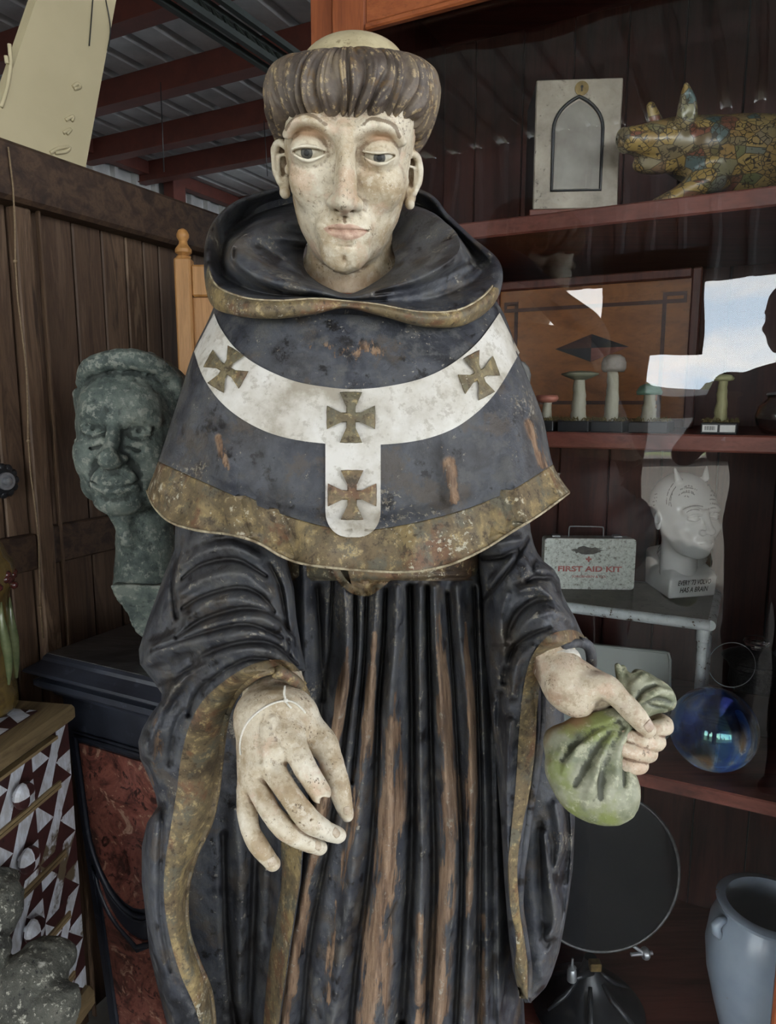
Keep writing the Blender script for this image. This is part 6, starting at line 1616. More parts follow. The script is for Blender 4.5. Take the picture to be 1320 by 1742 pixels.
def chest():
    z1, z0 = .93, .36
    C1 = np.array([-.560, 1.168, 0.0]); C0 = np.array([-.640, .70, 0.0]); d = C1 - C0; Ln = np.linalg.norm(d); d /= Ln
    nrm = np.array([d[1], -d[0], 0.0])        # faces the monk
    t = thing('bone_inlaid_chest', 'chest of drawers patterned with white and maroon triangles in the lower left corner', 'chest of drawers', (C0 + C1) / 2 - nrm * .14)
    wh = Mat('worn_white_inlay', rough=.55); n = wh.noise(25, 6, .7, co=wh.map((1, 3, 1))); n2 = wh.noise(10, 5, .7)
    wh.col(wh.mix(wh.step(n2, .56, .64), wh.ramp(n, (.4, (206, 210, 218)), (.6, (176, 176, 178))), (96, 84, 66)))
    dk = m_simple('maroon_inlay', (52, 28, 28), (68, 38, 36), 20, .5, c=(40, 24, 24))
    og = m_wood('scraped_ochre_wood', (116, 98, 70), (144, 124, 90), (70, 54, 38), 'Y', 12, .6)
    M['ochre'] = og; M['maroon'] = dk; M['inlay_white'] = wh.m
    mts = [dk, wh.m]
    pt = lambda l, z, o=0.0: C0 + d * l + nrm * o + np.array([0, 0, z])
    cell_l, cell_h = .100, .106
    tris = [((0, 0), (.42, .58), (1, 1), (.58, .42), 0),
            ((0, 0), (.42, .58), (0, .55), 1), ((0, .55), (.42, .58), (0, 1), 0), ((0, 1), (.42, .58), (.62, 1), 1), ((.62, 1), (.42, .58), (1, 1), 0),
            ((1, 1), (.58, .42), (1, .45), 1), ((1, .45), (.58, .42), (1, 0), 0), ((1, 0), (.58, .42), (.38, 0), 1), ((.38, 0), (.58, .42), (0, 0), 0)]
    tris[0] = tris[0][:-1] + (1,); tris = [t_[:-1] + (((1 - t_[-1]) if i else 1),) for i, t_ in enumerate(tris)]
    # trim triangles to a rectangle in the drawer face
    def clip(poly, la, lb, za, zb):
        for ax, lim, sg in ((0, la, 1), (0, lb, -1), (1, za, 1), (1, zb, -1)):
            o = []
            for i in range(len(poly)):
                p, q = poly[i], poly[(i + 1) % len(poly)]; a = (p[ax] - lim) * sg; b = (q[ax] - lim) * sg
                if a >= 0: o.append(p)
                if a * b < 0: k = a / (a - b); o.append((p[0] + (q[0] - p[0]) * k, p[1] + (q[1] - p[1]) * k))
            poly = o
            if not poly: return []
        return poly
    def face(name, la, lb, za, zb, out, parent, thick=.012, top=False):
        b = MB()
        f = (lambda l, w, o: pt(l, z1 + .006 + o, -w)) if top else pt
        i0 = int(math.floor((Ln - lb) / cell_l)) - 1
        l = Ln - .0 - cell_l * 12
        while l < lb:
            z = z1 - .02 - cell_h * 8 if not top else -cell_h
            while z < zb:
                for tr in tris:
                    pl = clip([(l + x * cell_l, z + y * cell_h) for x, y in tr[:-1]], la, lb, za, zb)
                    if len(pl) > 2: b.add([f(x, y, out) for x, y in pl], [tuple(range(len(pl)))], tr[-1])
                z += cell_h
            l += cell_l
        # solid behind
        if top:
            b.add([f(x, y, o) for o in (out - .0005, out - thick) for x, y in ((la, za), (lb, za), (lb, zb), (la, zb))], [(0, 1, 2, 3), (7, 6, 5, 4), (0, 4, 5, 1), (1, 5, 6, 2), (2, 6, 7, 3), (3, 7, 4, 0)], 0)
        else:
            b.add([pt(x, y, o) for o in (out - .0005, out - thick) for x, y in ((la, za), (lb, za), (lb, zb), (la, zb))], [(0, 1, 2, 3), (7, 6, 5, 4), (0, 4, 5, 1), (1, 5, 6, 2), (2, 6, 7, 3), (3, 7, 4, 0)], 0)
        return b.build(name, None, parent, mats=mts)
    car = MB()
    car.box(pt(Ln / 2, (z0 + z1) / 2, -.145), d * (Ln / 2), nrm * .135, (0, 0, (z1 - z0) / 2 - .01))
    car.build('carcass', og, t)
    face('side_strip', Ln - .034, Ln, z0, z1 - .03, .004, t)
    z = z1 - .034
    for h in (.088, .128, .118, .118, .075):
        dr = face('drawer', .01, Ln - .036, z - h + .003, z - .003, .006, t)
        e = MB()
        for zz in (z - .0035, z - h + .0035): e.box(pt(Ln / 2 - .013, zz, .004), d * (Ln / 2 - .024), nrm * .006, (0, 0, .0028))
        e.build('drawer_edge', og, dr)
        if h > .08:
            kp = pt(Ln - .145 + 0.0, z - h * .52, .006)
            kb = MB().lathe(kp, [(.006, 0), (.007, .006), (.018, .010), (.021, .016), (.019, .022), (.010, .026), (0, .027)], 20, ax=nrm)
            k_ = kb.build('drawer_knob', None, dr, smooth='auto', mats=mts)
            for p in k_.data.polygons:
                c = Vector(p.center) + Vector(k_.location); ang = math.atan2(p.center.z, Vector(p.center).dot(Vector(d)))
            vs = k_.data.vertices; cen = sum((v.co for v in vs), Vector()) / len(vs)
            for p in k_.data.polygons:
                q = p.center - cen; p.material_index = int((q.z > 0) != (q.dot(Vector(d)) > 0))
        z -= h
    MB().box(pt(Ln / 2, z1 - .012, -.135), d * (Ln / 2 + .012), nrm * .150, (0, 0, .014), bev=.006).build('top_board', og, t)
    face('top_inlay', .02, Ln - .03, .03, .26, -.002, t, .006, True)
    MB().box(pt(Ln - .04, z0 + .01, .002), d * .045, nrm * .02, (0, 0, .022), bev=.01).box(pt(Ln / 2, z0 + .004, -.1), d * Ln / 2, nrm * .1, (0, 0, .012)).build('base_moulding', og, t)
    for l in (.03, Ln - .03):
        for o in (-.03, -.25): MB().box(pt(l, z0 / 2, o), d * .02, nrm * .02, (0, 0, z0 / 2)).build('leg', M['darkbeam'], t)
    return pt
chest_pt = chest()

def vase():
    mt = Mat('brown_olive_glaze', rough=.25, coat=.5); n = mt.noise(14, 5, .6); z = mt.sep()[2]
    cl = mt.ramp(n, (.35, (72, 58, 34)), (.55, (104, 86, 48)), (.7, (60, 44, 30)))
    mt.col(cl); mt.bump(n, .3, .003)
    c = np.array([-.690, 1.118, .944]); 
    t = thing('glazed_vase', 'brown and olive glazed vase with leaf relief at the left edge on the patterned chest', 'vase', c)
    pr = [(0, 0), (.066, 0), (.070, .006), (.070, .03), (.069, .05), (.068, .19), (.071, .20), (.078, .215), (.081, .235), (.078, .25), (.070, .26), (.066, .275), (.060, .285), (.053, .283), (.058, .262), (.058, .1), (0, .09)]
    MB().lathe(c, pr, 48).build('body', mt.m, t, smooth=True)
    gl = m_simple('pale_green_glaze', (112, 118, 84), (84, 94, 62), 30, .25, coat=.5); rd = m_simple('dark_red_glaze', (84, 38, 34), (60, 28, 26), 30, .25, coat=.5)
    for k in range(7):
        a = -math.pi / 2 + .6 + (k - 3) * .42; b = MB()
        pts = [c + [(.0685 + .002) * math.cos(a + .05 * math.sin(i)), (.0685 + .002) * math.sin(a + .05 * math.sin(i)), .05 + .14 * i / 6] for i in range(7)]
        b.tube(pts, [.002, .006, .008, .009, .007, .004, .001], 8); b.build('leaf_relief', gl, t, smooth=True)
        bb = MB(); rs = random.Random(k)
        for j in range(5):
            aa = a + rs.uniform(-.18, .18); h = .2 + rs.uniform(0, .035); p = c + [.078 * math.cos(aa), .078 * math.sin(aa), h]
            bb.lathe(p, [(0, -.007), (.006, -.003), (.007, .002), (.004, .006), (0, .007)], 10)
        bb.build('berry_relief', rd, t, smooth=True)
vase()

def stone():
    mt = Mat('lichened_stone', rough=.9); n1 = mt.noise(20, 6, .7); n2 = mt.noise(110, 5, .75)
    cl = mt.ramp(n1, (.3, (46, 46, 42)), (.5, (78, 78, 70)), (.7, (104, 102, 92)))
    cl = mt.mix(mt.step(n2, .56, .66), cl, (168, 166, 152)); cl = mt.mix(mt.step(n2, .42, .34), cl, (30, 30, 28))
    cl = mt.mix(mt.step(mt.noise(14, 4, .6, co=mt.map(loc=(4, 2, 7))), .63, .68), cl, (190, 188, 176)); mt.col(cl); mt.bump(n2, .9, .004)
    fr = Frame(60, 1650, .86)
    S = Sculpt((-150, -80, -330), (110, 110, 190), 2.6)
    q = lambda x, y, d: (x - 60, d, 1650 - y)
    S.ell(q(48, 1680, 20), (62, 60, 74), 0); S.ell(q(108, 1706, 6), (38, 40, 42), 12); S.ell(q(62, 1628, 40), (46, 44, 40), 16)
    S.ell(q(-12, 1640, -6), (28, 34, 60), 5); S.ell(q(-20, 1545, 8), (26, 34, 60), 5); S.ell(q(-50, 1490, 30), (26, 40, 40), 20)
    S.ell(q(40, 1790, 20), (110, 66, 90), 30); S.cone(q(0, 1850, 25), q(0, 1960, 25), 70, 70, 30)
    S.noise(6, 26, 91, 4)
    V, Q = S.out(); V = fr(V); t = thing('stone_figure', 'lichened grey stone figure fragment in the bottom left corner before the chest', 'stone sculpture', (V[:, 0].mean(), V[:, 1].mean(), 0))
    mesh('figure', V, Q, mt.m, t, True)
    z = V[:, 2].min() + .03; cx, cy = float(V[V[:, 2] < z + .05][:, 0].mean()), float(V[V[:, 2] < z + .05][:, 1].mean())
    MB().lathe((cx, cy, 0), [(0, 0), (.11, 0), (.11, .05), (.075, .08), (.07, z - .06), (.09, z - .02), (.09, z + .01), (0, z + .01)], 32).build('stand', mt.m, t, smooth='auto')
stone()
# ------------------------------------------------------------ things inside the glass cabinet
def text_mesh(s, font_size=1.0, shear=0.0, bold=0.0, align='LEFT', ext=0.0):
    cu = bpy.data.curves.new('lettering', 'FONT'); cu.body = s; cu.size = font_size; cu.shear = shear; cu.offset = bold; cu.align_x = align; cu.extrude = ext; cu.resolution_u = 3
    o = bpy.data.objects.new('lettering', cu); COL.objects.link(o); bpy.context.view_layer.update()
    me = bpy.data.meshes.new_from_object(o.evaluated_get(bpy.context.evaluated_depsgraph_get()))
    V = np.empty(len(me.vertices) * 3); me.vertices.foreach_get('co', V); V = V.reshape(-1, 3); Fc = [tuple(p.vertices) for p in me.polygons]
    bpy.data.objects.remove(o); bpy.data.curves.remove(cu); bpy.data.meshes.remove(me)
    return V, Fc

def lettering(name, s, org, right, up, width, mat, parent, shear=0, bold=0.0, height=None, lift=.0006):
    V, Fc = text_mesh(s, 1.0, shear, bold); lo, hi = V.min(0), V.max(0); V = V - [lo[0], 0, 0]; k = width / (hi[0] - lo[0]); ky = k if height is None else height / (hi[1] - max(lo[1], 0))
    right = np.asarray(right, float) / np.linalg.norm(right); up = np.asarray(up, float) / np.linalg.norm(up); n = np.cross(right, up)
    W_ = np.asarray(org, float) + V[:, :1] * k * right + V[:, 1:2] * ky * up + n * lift
    return mesh(name, W_, Fc, mat, parent, False)

M['ink'] = m_simple('black_print', (22, 22, 26), (30, 30, 34), 50, .6, bump=0)
M['brass'] = m_simple('old_brass', (150, 128, 84), (110, 92, 58), 60, .4, metal=.7)

def money_box():
    fr = W(US + .105, 0, 0)
    # front face corners from the photograph
    u = US + .065; o = Pu(977, 350, u); 
    mt = Mat('rubbed_grey_metal', rough=.38, metal=.25); n = mt.noise(12, 6, .7); n2 = mt.noise(60, 5, .7)
    cl = mt.ramp(n, (.3, (178, 168, 154)), (.55, (150, 140, 128)), (.75, (104, 94, 84))); cl = mt.mix(mt.step(n2, .6, .7), cl, (84, 72, 62)); mt.col(cl); mt.bump(n2, .2)
    R = P(1052, 250, o[1]) - P(905, 250, o[1] ); wd = np.linalg.norm(R) * .97
    yaw = math.radians(-4); rx = np.array([math.cos(yaw), math.sin(yaw), 0]); ry = np.array([-math.sin(yaw), math.cos(yaw), 0]); up = np.array([0, 0, 1.0])
    base = np.array([o[0], o[1] , ZA + .0005]); h = .243
    t = thing('metal_strongbox', 'upright grey metal box with black pointed-arch panel and keyhole on the upper shelf', 'box', base + ry * .07)
    dp = .13
    q = lambda x, z, y=0.0: base + rx * x + ry * y + up * z
    MB().box(q(0, .014 + (h - .014) / 2, dp / 2), rx * wd / 2, ry * dp / 2, up * (h - .016) / 2, bev=.003).build('case', M['black'], t)
    MB().box(q(0, .014 + (h - .014) / 2, -.004), rx * wd / 2, ry * .0035, up * (h - .016) / 2, bev=.002).build('front_plate', mt.m, t)
    MB().box(q(0, .007, dp / 2 - .005), rx * (wd / 2 + .008), ry * (dp / 2 + .012), up * .0065, bev=.002).build('plinth', M['mahog_h'], t)
    aw, z0, z1 = .045, .048, .155
    arch = [(aw, z0), (aw, z1)] + [(aw - 2 * aw * (1 - math.cos(a)), z1 + 2 * aw * math.sin(a) * .72) for a in np.linspace(.15, math.pi / 3, 8)]
    arch = arch + [(-x, z) for x, z in arch[:-1][::-1]]
    MB().tube([q(x, z, -.009) for x, z in arch], .0032, 8, closed=True).build('arch_frame', M['black'], t, smooth=True)
    pl = m_simple('polished_inner_plate', (168, 164, 156), (140, 134, 126), 14, .25, metal=.4)
    MB().prism([q(x * .93, .10 + (z - .10) * .94, -.0078) for x, z in arch], -ry, .0008).build('arch_plate', pl, t)
    e = MB().lathe(q(.004, h - .018, -.008), [(.0125, 0), (.0125, .0012), (0, .0016)], 28, ax=-ry, sx=1.0)
    ek = e.build('keyhole_plate', M['brass'], t, smooth='auto')
    MB().lathe(q(.004, h - .0155, -.0093), [(.0026, 0), (.0026, .0006), (0, .0006)], 14, ax=-ry).prism([q(.0025, h - .0235, -.0093), q(.0055, h - .0235, -.0093), q(.0048, h - .016, -.0093), q(.0032, h - .016, -.0093)], -ry, .0006).build('keyhole', M['ink'], ek)
money_box()

def pig():
    m = Mat('comic_paper_decoupage', rough=.35, coat=.3)
    c = m.voro(34, co=m.map((1, 1, 1.5), (20, 35, 10)), out='Color'); sp = m.node('ShaderNodeSeparateColor'); m.put(sp.inputs[0], c)
    cl = m.ramp(sp.outputs[0], (.0, (150, 122, 70)), (.25, (178, 152, 92)), (.42, (128, 116, 92)), (.58, (160, 128, 76)), (.66, (70, 106, 116)), (.74, (142, 130, 104)), (.84, (112, 118, 78)), (.92, (134, 84, 66)))
    m.nt.nodes[-1].name
    ln = m.voro(34, 'DISTANCE_TO_EDGE', co=m.map((1, 1, 1.5), (20, 35, 10)))
    l2 = m.voro(95, 'DISTANCE_TO_EDGE', co=m.map((1, 2, 1), (40, 15, 60))); nn = m.noise(40, 3)
    cl = m.mix(m.math('MULTIPLY', m.step(l2, .09, .05), m.step(nn, .44, .50)), cl, (60, 50, 38)); cl = m.mix(m.step(ln, .035, .015), cl, (74, 62, 44)); m.col(cl)
    fr = Frame(1190, 250, 1.36)
    S = Sculpt((-155, -70, -95), (240, 110, 130), 2.2)
    q = lambda x, y, d: (x - 1190, d, 250 - y)
    S.ell(q(1285, 252, 25), (135, 60, 72), 0, n=2.2); S.ell(q(1180, 235, 15), (80, 50, 50), 26)
    S.chain([q(1150, 230, 8), q(1110, 228, -4), q(1066, 226, -14)], [44, 34, 23], 16)
    S.ell(q(1054, 226, -18), (8, 20, 22), 5, rot=(0, -8, 20)); 
    for yy in (-8, 8): S.ell((-143, -20 + yy, 24), (5, 3.4, 4), 2, mode='sub')
    S.ell(q(1112, 268, -4), (34, 24, 18), 14); S.cone(q(1062, 244, -22), q(1092, 252, -34), 2, 2, 3, mode='sub')
    S.chain([q(1150, 200, -24), q(1146, 168, -28), q(1138, 138, -30)], [18, 15, 4], 8); S.ell(q(1144, 172, -44), (9, 8, 20), 5, mode='sub')
    S.chain([q(1118, 192, 34), q(1108, 168, 38)], [12, 7], 6)
    S.ell(q(1132, 208, -34), (6, 5, 4), 2, mode='sub')
    S.chain([q(1215, 285, -10), q(1190, 300, -24), q(1150, 322, -30), (-70, -34, -84)], [32, 24, 15, 10], 12)
    S.chain([q(1250, 290, 40), q(1240, 320, 46)], [24, 14], 10); S.chain([q(1370, 290, -14), q(1362, 330, -22)], [34, 16], 12); S.chain([q(1385, 290, 45), q(1380, 326, 50)], [26, 14], 12)
    S.noise(1.5, 30, 13)
    V, Q = S.out(); V = fr(V); V = V + np.array([0, 0, ZA - V[:, 2].min()])
    o = mesh('pig_figurine', V, Q, m.m, None, True); tag(o, 'ochre and teal comic-paper covered pig at the right end of the upper shelf', 'figurine')
pig()

def inlaid_panel():
    u = 1.645
    corners = [(838, 482), (1197, 452)]
    v0, v1 = UV(Pu(838, 482, u))[1], UV(Pu(1197, 452, u))[1]; z1 = UV(Pu(1100, 462, u))[2]; z0 = ZB_ + .001
    t = thing('inlaid_wood_panel', 'framed amber wood panel inlaid with a dark diamond star behind the mushrooms', 'panel', W(u, (v0 + v1) / 2, z0))
    MB().rbox(u, u + .018, v0 + .018, v1 - .018, z0 + .015, z1 - .018).build('board', M['inlay_ground'], t)
    f = MB()
    f.rbox(u - .012, u + .02, v0, v0 + .02, z0, z1, bev=.003).rbox(u - .012, u + .02, v1 - .02, v1, z0, z1, bev=.003).rbox(u - .011, u + .02, v0 + .02, v1 - .02, z1 - .02, z1, bev=.003).rbox(u - .011, u + .02, v0 + .02, v1 - .02, z0, z0 + .02, bev=.003)
    f.build('frame', M['mahog'], t)
    b = MB(); w = .008; a0, a1, b0, b1 = v0 + .055, v1 - .075, z0 + .05, z1 - .068; e = u - .0015
    # stringing lines with small squares at the corners
    b.rbox(e, u + .001, a0, a0 + w, z0 + .02, z1 - .045).rbox(e, u + .001, a1, a1 + w, z0 + .02, z1 - .045)
    b.rbox(e, u + .001, a0 + w, a1, b1, b1 + w).rbox(e, u + .001, a0 + w, a1, b0, b0 + w)
    for va, vb in ((v0 + .03, a0), (a1 + w, v1 - .028)):
        b.rbox(e, u + .001, va, vb, z1 - .053, z1 - .045).rbox(e, u + .001, va, vb, b1, b1 + w)
    b.rbox(e, u + .001, v0 + .03, v0 + .036, b1 + w, z1 - .053).rbox(e, u + .001, v1 - .034, v1 - .028, b1 + w, z1 - .053)
    b.build('inlay_line', M['inlay_dark'], t)
    c = (v0 + v1) / 2 + UV(Pu(1006, 590, u))[1] - (v0 + v1) / 2; cz = UV(Pu(1006, 592, u))[2]
    L, H = .080, .030
    for nm, (dx, dz), m in (('star_point', (1, 1), M['ink']), ('star_point', (-1, -1), M['ink']), ('star_point', (-1, 1), M['inlay_dark']), ('star_point', (1, -1), M['mahog_h'])):
        MB().prism([W(e - .0005, c, cz), W(e - .0005, c + dx * L, cz), W(e - .0005, c, cz + dz * H)], UX, .003).build(nm, m, t)
inlaid_panel()

def mushrooms():
    M['mossm'] = m_simple('dried_moss', (96, 84, 50), (130, 114, 74), 200, .95, bump=.8, bd=.003)
    M['stemw'] = m_simple('pale_mushroom_stem', (176, 172, 156), (146, 140, 122), 40, .7, stretch=(1, 1, .2))
    caps = {'grey': ((168, 168, 166), (140, 138, 136)), 'pink': ((188, 122, 104), (160, 98, 84)), 'olive': ((134, 134, 112), (104, 104, 84)), 'stone': ((166, 158, 150), (128, 118, 112)), 'green': ((104, 138, 122), (84, 116, 100)), 'pale': ((170, 168, 130), (146, 142, 104))}
    label_m = m_simple('white_paper', (214, 214, 212), (200, 200, 198), 60, .7, bump=0)
    zt = ZB_ + .0005; bh = .020
    # base boxes stand along the shelf front
    specs = [('mushroom_model', 'grey', 893, 1.47, 'egg', 9, 76, 'grey domed model mushroom half hidden behind the cape edge', None),
             ('mushroom_model', 'pink', 933, 1.43, 'flat', 7, 37, 'small pink flat-capped model mushroom on the middle shelf', None),
             ('mushroom_model', 'olive', 988, 1.44, 'disc', 10, 74, 'tall model mushroom with a thin wide olive disc cap', None),
             ('mushroom_model', 'stone', 1043, 1.44, 'bulb', 9.5, 92, 'tall model mushroom with a thick rounded grey-brown cap', None),
             ('mushroom_model', 'green', 1106, 1.44, 'dome', 10, 50, 'short model mushroom with a green cap', None),
             ('mushroom_model', 'pale', 1226, 1.42, 'thin', 8, 72, 'slender pale yellow model mushroom on the labelled black base', 'lab')]
    for name, cap, px, u, kind, sw, hpx, lab, ex in specs:
        g = Pu(px, 705, u); s = g[1] / F; c = np.array([g[0], g[1], zt])
        t = thing(name, lab, 'mushroom', c, 'model mushrooms on the middle shelf')
        wv = {'grey': .062, 'pink': .050}.get(cap, .060)
        ua = US + .012
        vv = UV(c)[1]
        vL, vR = vv - wv * .5, vv + wv * .5
        if cap == 'green': vR += .01
        MB().rbox(ua, ua + .12, vL + .001, vR - .001, zt, zt + bh, bev=.0015).build('base', M['black'], t)
        uc = ua + .045; c2 = W(uc, vv, zt + bh)
        ms = MB(); rs = random.Random(px)
        for i in range(110):
            p = W(ua + rs.uniform(.008, .11), rs.uniform(vL + .004, vR - .004), zt + bh - .001); a = rs.uniform(0, 6.28); l = rs.uniform(.004, .010)
            ms.tube([p, p + [math.cos(a) * l * .6, math.sin(a) * l * .6, rs.uniform(.003, .009)], p + [math.cos(a) * l, math.sin(a) * l, rs.uniform(0, .006)]], .0009, 4, cap=False)
        mo = ms.build('moss', M['mossm'], t); mo['kind'] = 'stuff'
        s = c2[1] / F; H = hpx * s; r = sw * s; rs = random.Random(px + 1)
        n = 12; pts = [c2 + [rs.uniform(-.0012, .0012), 0, -.002 + (H) * i / n] for i in range(n + 1)]
        rad = [r * (1.35 - .5 * (i / n)) * rs.uniform(.94, 1.06) for i in range(n + 1)]
        MB().tube(pts, rad, 18).build('stem', M['stemw'] if cap != 'pale' else m_simple('pale_yellow_stem', (168, 164, 124), (136, 130, 92), 60, .7, stretch=(1, 1, .2)), t, smooth='auto')
        top = pts[-1]; cm = m_simple(cap + '_mushroom_cap', caps[cap][0], caps[cap][1], 30, .6)
        pr = {'egg': [(6, -12), (14, -20), (20, -14), (21, 0), (18, 12), (10, 21), (0, 24)], 'flat': [(7, -6), (16, -4), (19, 1), (17, 6), (8, 7), (0, 5)],
              'disc': [(9, -5), (22, 0), (31, 4), (30, 6), (18, 9), (6, 10), (0, 9)], 'bulb': [(8, -6), (17, -9), (20, -3), (20, 6), (17, 14), (10, 19), (0, 20)],
              'dome': [(9, -3), (20, -4), (21, 1), (16, 10), (8, 14), (0, 15)], 'thin': [(8, -2), (15, -1), (17, 3), (12, 8), (0, 10)]}[kind]
        MB().lathe(top, [(a * s, b * s) for a, b in pr], 28).build('cap', cm, t, smooth=True)
        if ex:
            for i, (dv) in enumerate((-.014, .014)):
                w0 = MB().rbox(ua - .001, ua + .0005, vv + dv - .012, vv + dv + .012, zt + .004, zt + .016).build('price_label', label_m, t)
                if i == 0:
                    bb = MB(); x = vv + dv - .008
                    while x < vv + dv + .008: w_ = rs.uniform(.0005, .0013); bb.rbox(ua - .0014, ua - .0008, x, x + w_, zt + .007, zt + .014); x += w_ + rs.uniform(.0005, .0012)
                    bb.build('barcode', M['ink'], w0)
mushrooms()

def jar_and_shelf_right():
    gm = Mat('clear_jar_glass', rough=.05); gm.b.inputs['Transmission Weight'].default_value = 1.0; gm.b.inputs['IOR'].default_value = 1.45; gm.b.inputs['Base Color'].default_value = (.85, .88, .88, 1)
    M['jarglass'] = gm.m
    c = Pu(1330, 716, US + .06); c[2] = ZB_ + .0005; s = c[1] / F
    t = thing('glass_jar', 'round clear glass jar at the right end of the mushroom shelf', 'jar', c)
    pr = [(0, 0), (22, 0), (30, 3), (38, 14), (42, 30), (38, 46), (28, 56), (24, 60), (25, 66), (22, 66), (21, 60), (26, 54), (35, 45), (39, 30), (35, 15), (26, 5), (0, 3)]
    MB().lathe(c, [(a * s, b * s) for a, b in pr], 40).build('bowl', gm.m, t, smooth=True)
    MB().lathe(c + [0, 0, 66 * s], [(0, 6 * s), (10 * s, 6 * s), (26 * s, 3 * s), (27 * s, 0), (0, 0)], 32).build('lid', M['steel'], t, smooth='auto')
jar_and_shelf_right()

# white metal stand with the first aid tin and the phrenology head
ZS = 1.01
def stand():
    R = Pz(1208, 1058, ZS - .004); L = Pz(950, 1014, ZS - .004); d = -VX; n = UX
    mt = Mat('chipped_white_enamel', rough=.4); a = mt.noise(26, 6, .7); b_ = mt.noise(90, 5, .7)
    cl = mt.ramp(a, (.35, (226, 232, 234)), (.6, (200, 208, 210))); cl = mt.mix(mt.step(mt.math('ADD', b_, mt.math('MULTIPLY', mt.math('SUBTRACT', a, .5), 1.0)), .62, .66), cl, (84, 66, 50)); mt.col(cl); M['enamel'] = mt.m
    ln, dp = .52, .27
    t = thing('white_metal_stand', 'small chipped white metal stand under the first aid tin and the white head', 'stand', R + d * ln / 2 + n * dp / 2 - [0, 0, ZS - ZC - .0005])
    q = lambda l, w, z: R * [1, 1, 0] + d * l + n * w + np.array([0, 0, z])
    tm = m_simple('worn_grey_top', (128, 126, 116), (108, 106, 98), 20, .6, c=(92, 88, 80))
    MB().box(q(ln / 2, dp / 2, ZS - .003), d * (ln / 2 - .004), n * (dp / 2 - .004), (0, 0, .003)).build('top', tm, t)
    f = MB()
    for (l0, w0, l1, w1) in ((0, 0, ln, 0), (ln, 0, ln, dp), (ln, dp, 0, dp), (0, dp, 0, 0)):
        f.tube([q(l0, w0, ZS - .012), q(l1, w1, ZS - .012)], .0115, 14)
    f.build('rim_frame', mt.m, t, smooth='auto')
    for l in (.012, ln - .012):
        for w in (.006, dp - .006):
            p = q(l, w, ZS - .016)
            MB().lathe(q(l, w, 0), [(.0, ZC + .0006), (.010, ZC + .0006), (.010, ZS - .05), (.013, ZS - .048), (.013, ZS - .016), (0, ZS - .016)], 16).build('leg', mt.m, t, smooth='auto')
    # tin
    yaw = math.radians(4)
    F0 = Pz(924, 1002, ZS); F1 = Pz(1078, 1004, ZS); F1 = F0 + (F1 - F0)
    r = (F1 - F0); wd = np.linalg.norm(r); r /= wd; dn = np.array([-r[1], r[0], 0]); up = np.array([0, 0, 1.0]); hh = .1235; dpt = .052
    tt = thing('first_aid_tin', 'rust-chipped white metal first aid tin with red lettering and wire handle', 'tin', F0 + r * wd / 2 + dn * dpt / 2)
    tn = Mat('chipped_white_tin', rough=.4); a = tn.noise(40, 6, .75); g = tn.noise(130, 5, .8)
    cl = tn.ramp(g, (.4, (222, 226, 218)), (.56, (192, 196, 188)), (.63, (130, 124, 112))); cl = tn.mix(tn.step(a, .62, .70), cl, (74, 66, 56)); 
    tn.col(cl)
    q2 = lambda x, z, y=0.0: F0 + r * x + dn * y + up * z
    def rr(x0, x1, z0, z1, c=.008, n_=5):
        o = []
        for cx, cz, a0 in ((x1 - c, z1 - c, 0), (x0 + c, z1 - c, 90), (x0 + c, z0 + c, 180), (x1 - c, z0 + c, 270)):
            for k in range(n_): a = math.radians(a0 + 90 * k / (n_ - 1)); o.append((cx + c * math.cos(a), cz + c * math.sin(a)))
        return o
    rg = rr(0, wd, .0008, hh)
    MB().prism([q2(x, z, 0) for x, z in rg], dn, dpt * .52).build('lid', tn.m, tt)
    rg2 = rr(.002, wd - .002, .002, hh - .002); bk = MB().prism([q2(x, z, dpt * .53) for x, z in rg2], dn, dpt * .46); bk.build('box', tn.m, tt)
    ho = catmull([(wd * .285, hh), (wd * .285, hh + .009), (wd * .29, hh + .022), (wd * .32, hh + .0245), (wd * .5, hh + .0245), (wd * .64, hh + .0235), (wd * .665, hh + .020), (wd * .67, hh)], 40)
    MB().tube([q2(x, z, dpt / 2) for x, z in ho], .0015, 8).build('wire_handle', M['steel'], tt, smooth=True)
    for x in (.14, .82): MB().box(q2(wd * x, hh + .002, dpt / 2), r * .010, dn * .010, up * .0022, bev=.001).build('latch', M['steel'], tt)
    red = m_simple('faded_red_print', (170, 84, 80), (192, 132, 124), 150, .6, bump=0); rust = m_simple('worn_bare_metal', (86, 82, 78), (112, 106, 98), 90, .6)
    rj = random.Random(2); pts = [(wd * .46 + .036 * math.cos(a) * rj.uniform(.7, 1.25), .0955 + .0085 * math.sin(a) * rj.uniform(.6, 1.3)) for a in np.linspace(0, 6.2, 26)]
    MB().prism([q2(x, z, -.0004) for x, z in pts], dn, .0003).build('worn_patch', rust, tt)
    c = (wd * .49, .074); k = .0066
    cr = [(c[0] + x * k, c[1] + z * k) for x, z in ((.35, 1), (.35, .35), (1, .35), (1, -.35), (.35, -.35), (.35, -1), (-.35, -1), (-.35, -.35), (-1, -.35), (-1, .35), (-.35, .35), (-.35, 1))]
    MB().prism([q2(x, z, -.0005) for x, z in cr], dn, .0004).build('red_cross', red, tt)
    lettering('lettering', 'FIRST AID KIT', q2(wd * .155, .0445, 0), r, up, wd * .70, red, tt, bold=.035, height=.0128)
    lettering('lettering', 'JORGENSEN & CO.', q2(wd * .31, .0295, 0), r, up, wd * .38, red, tt, bold=.02, height=.0055)
stand()

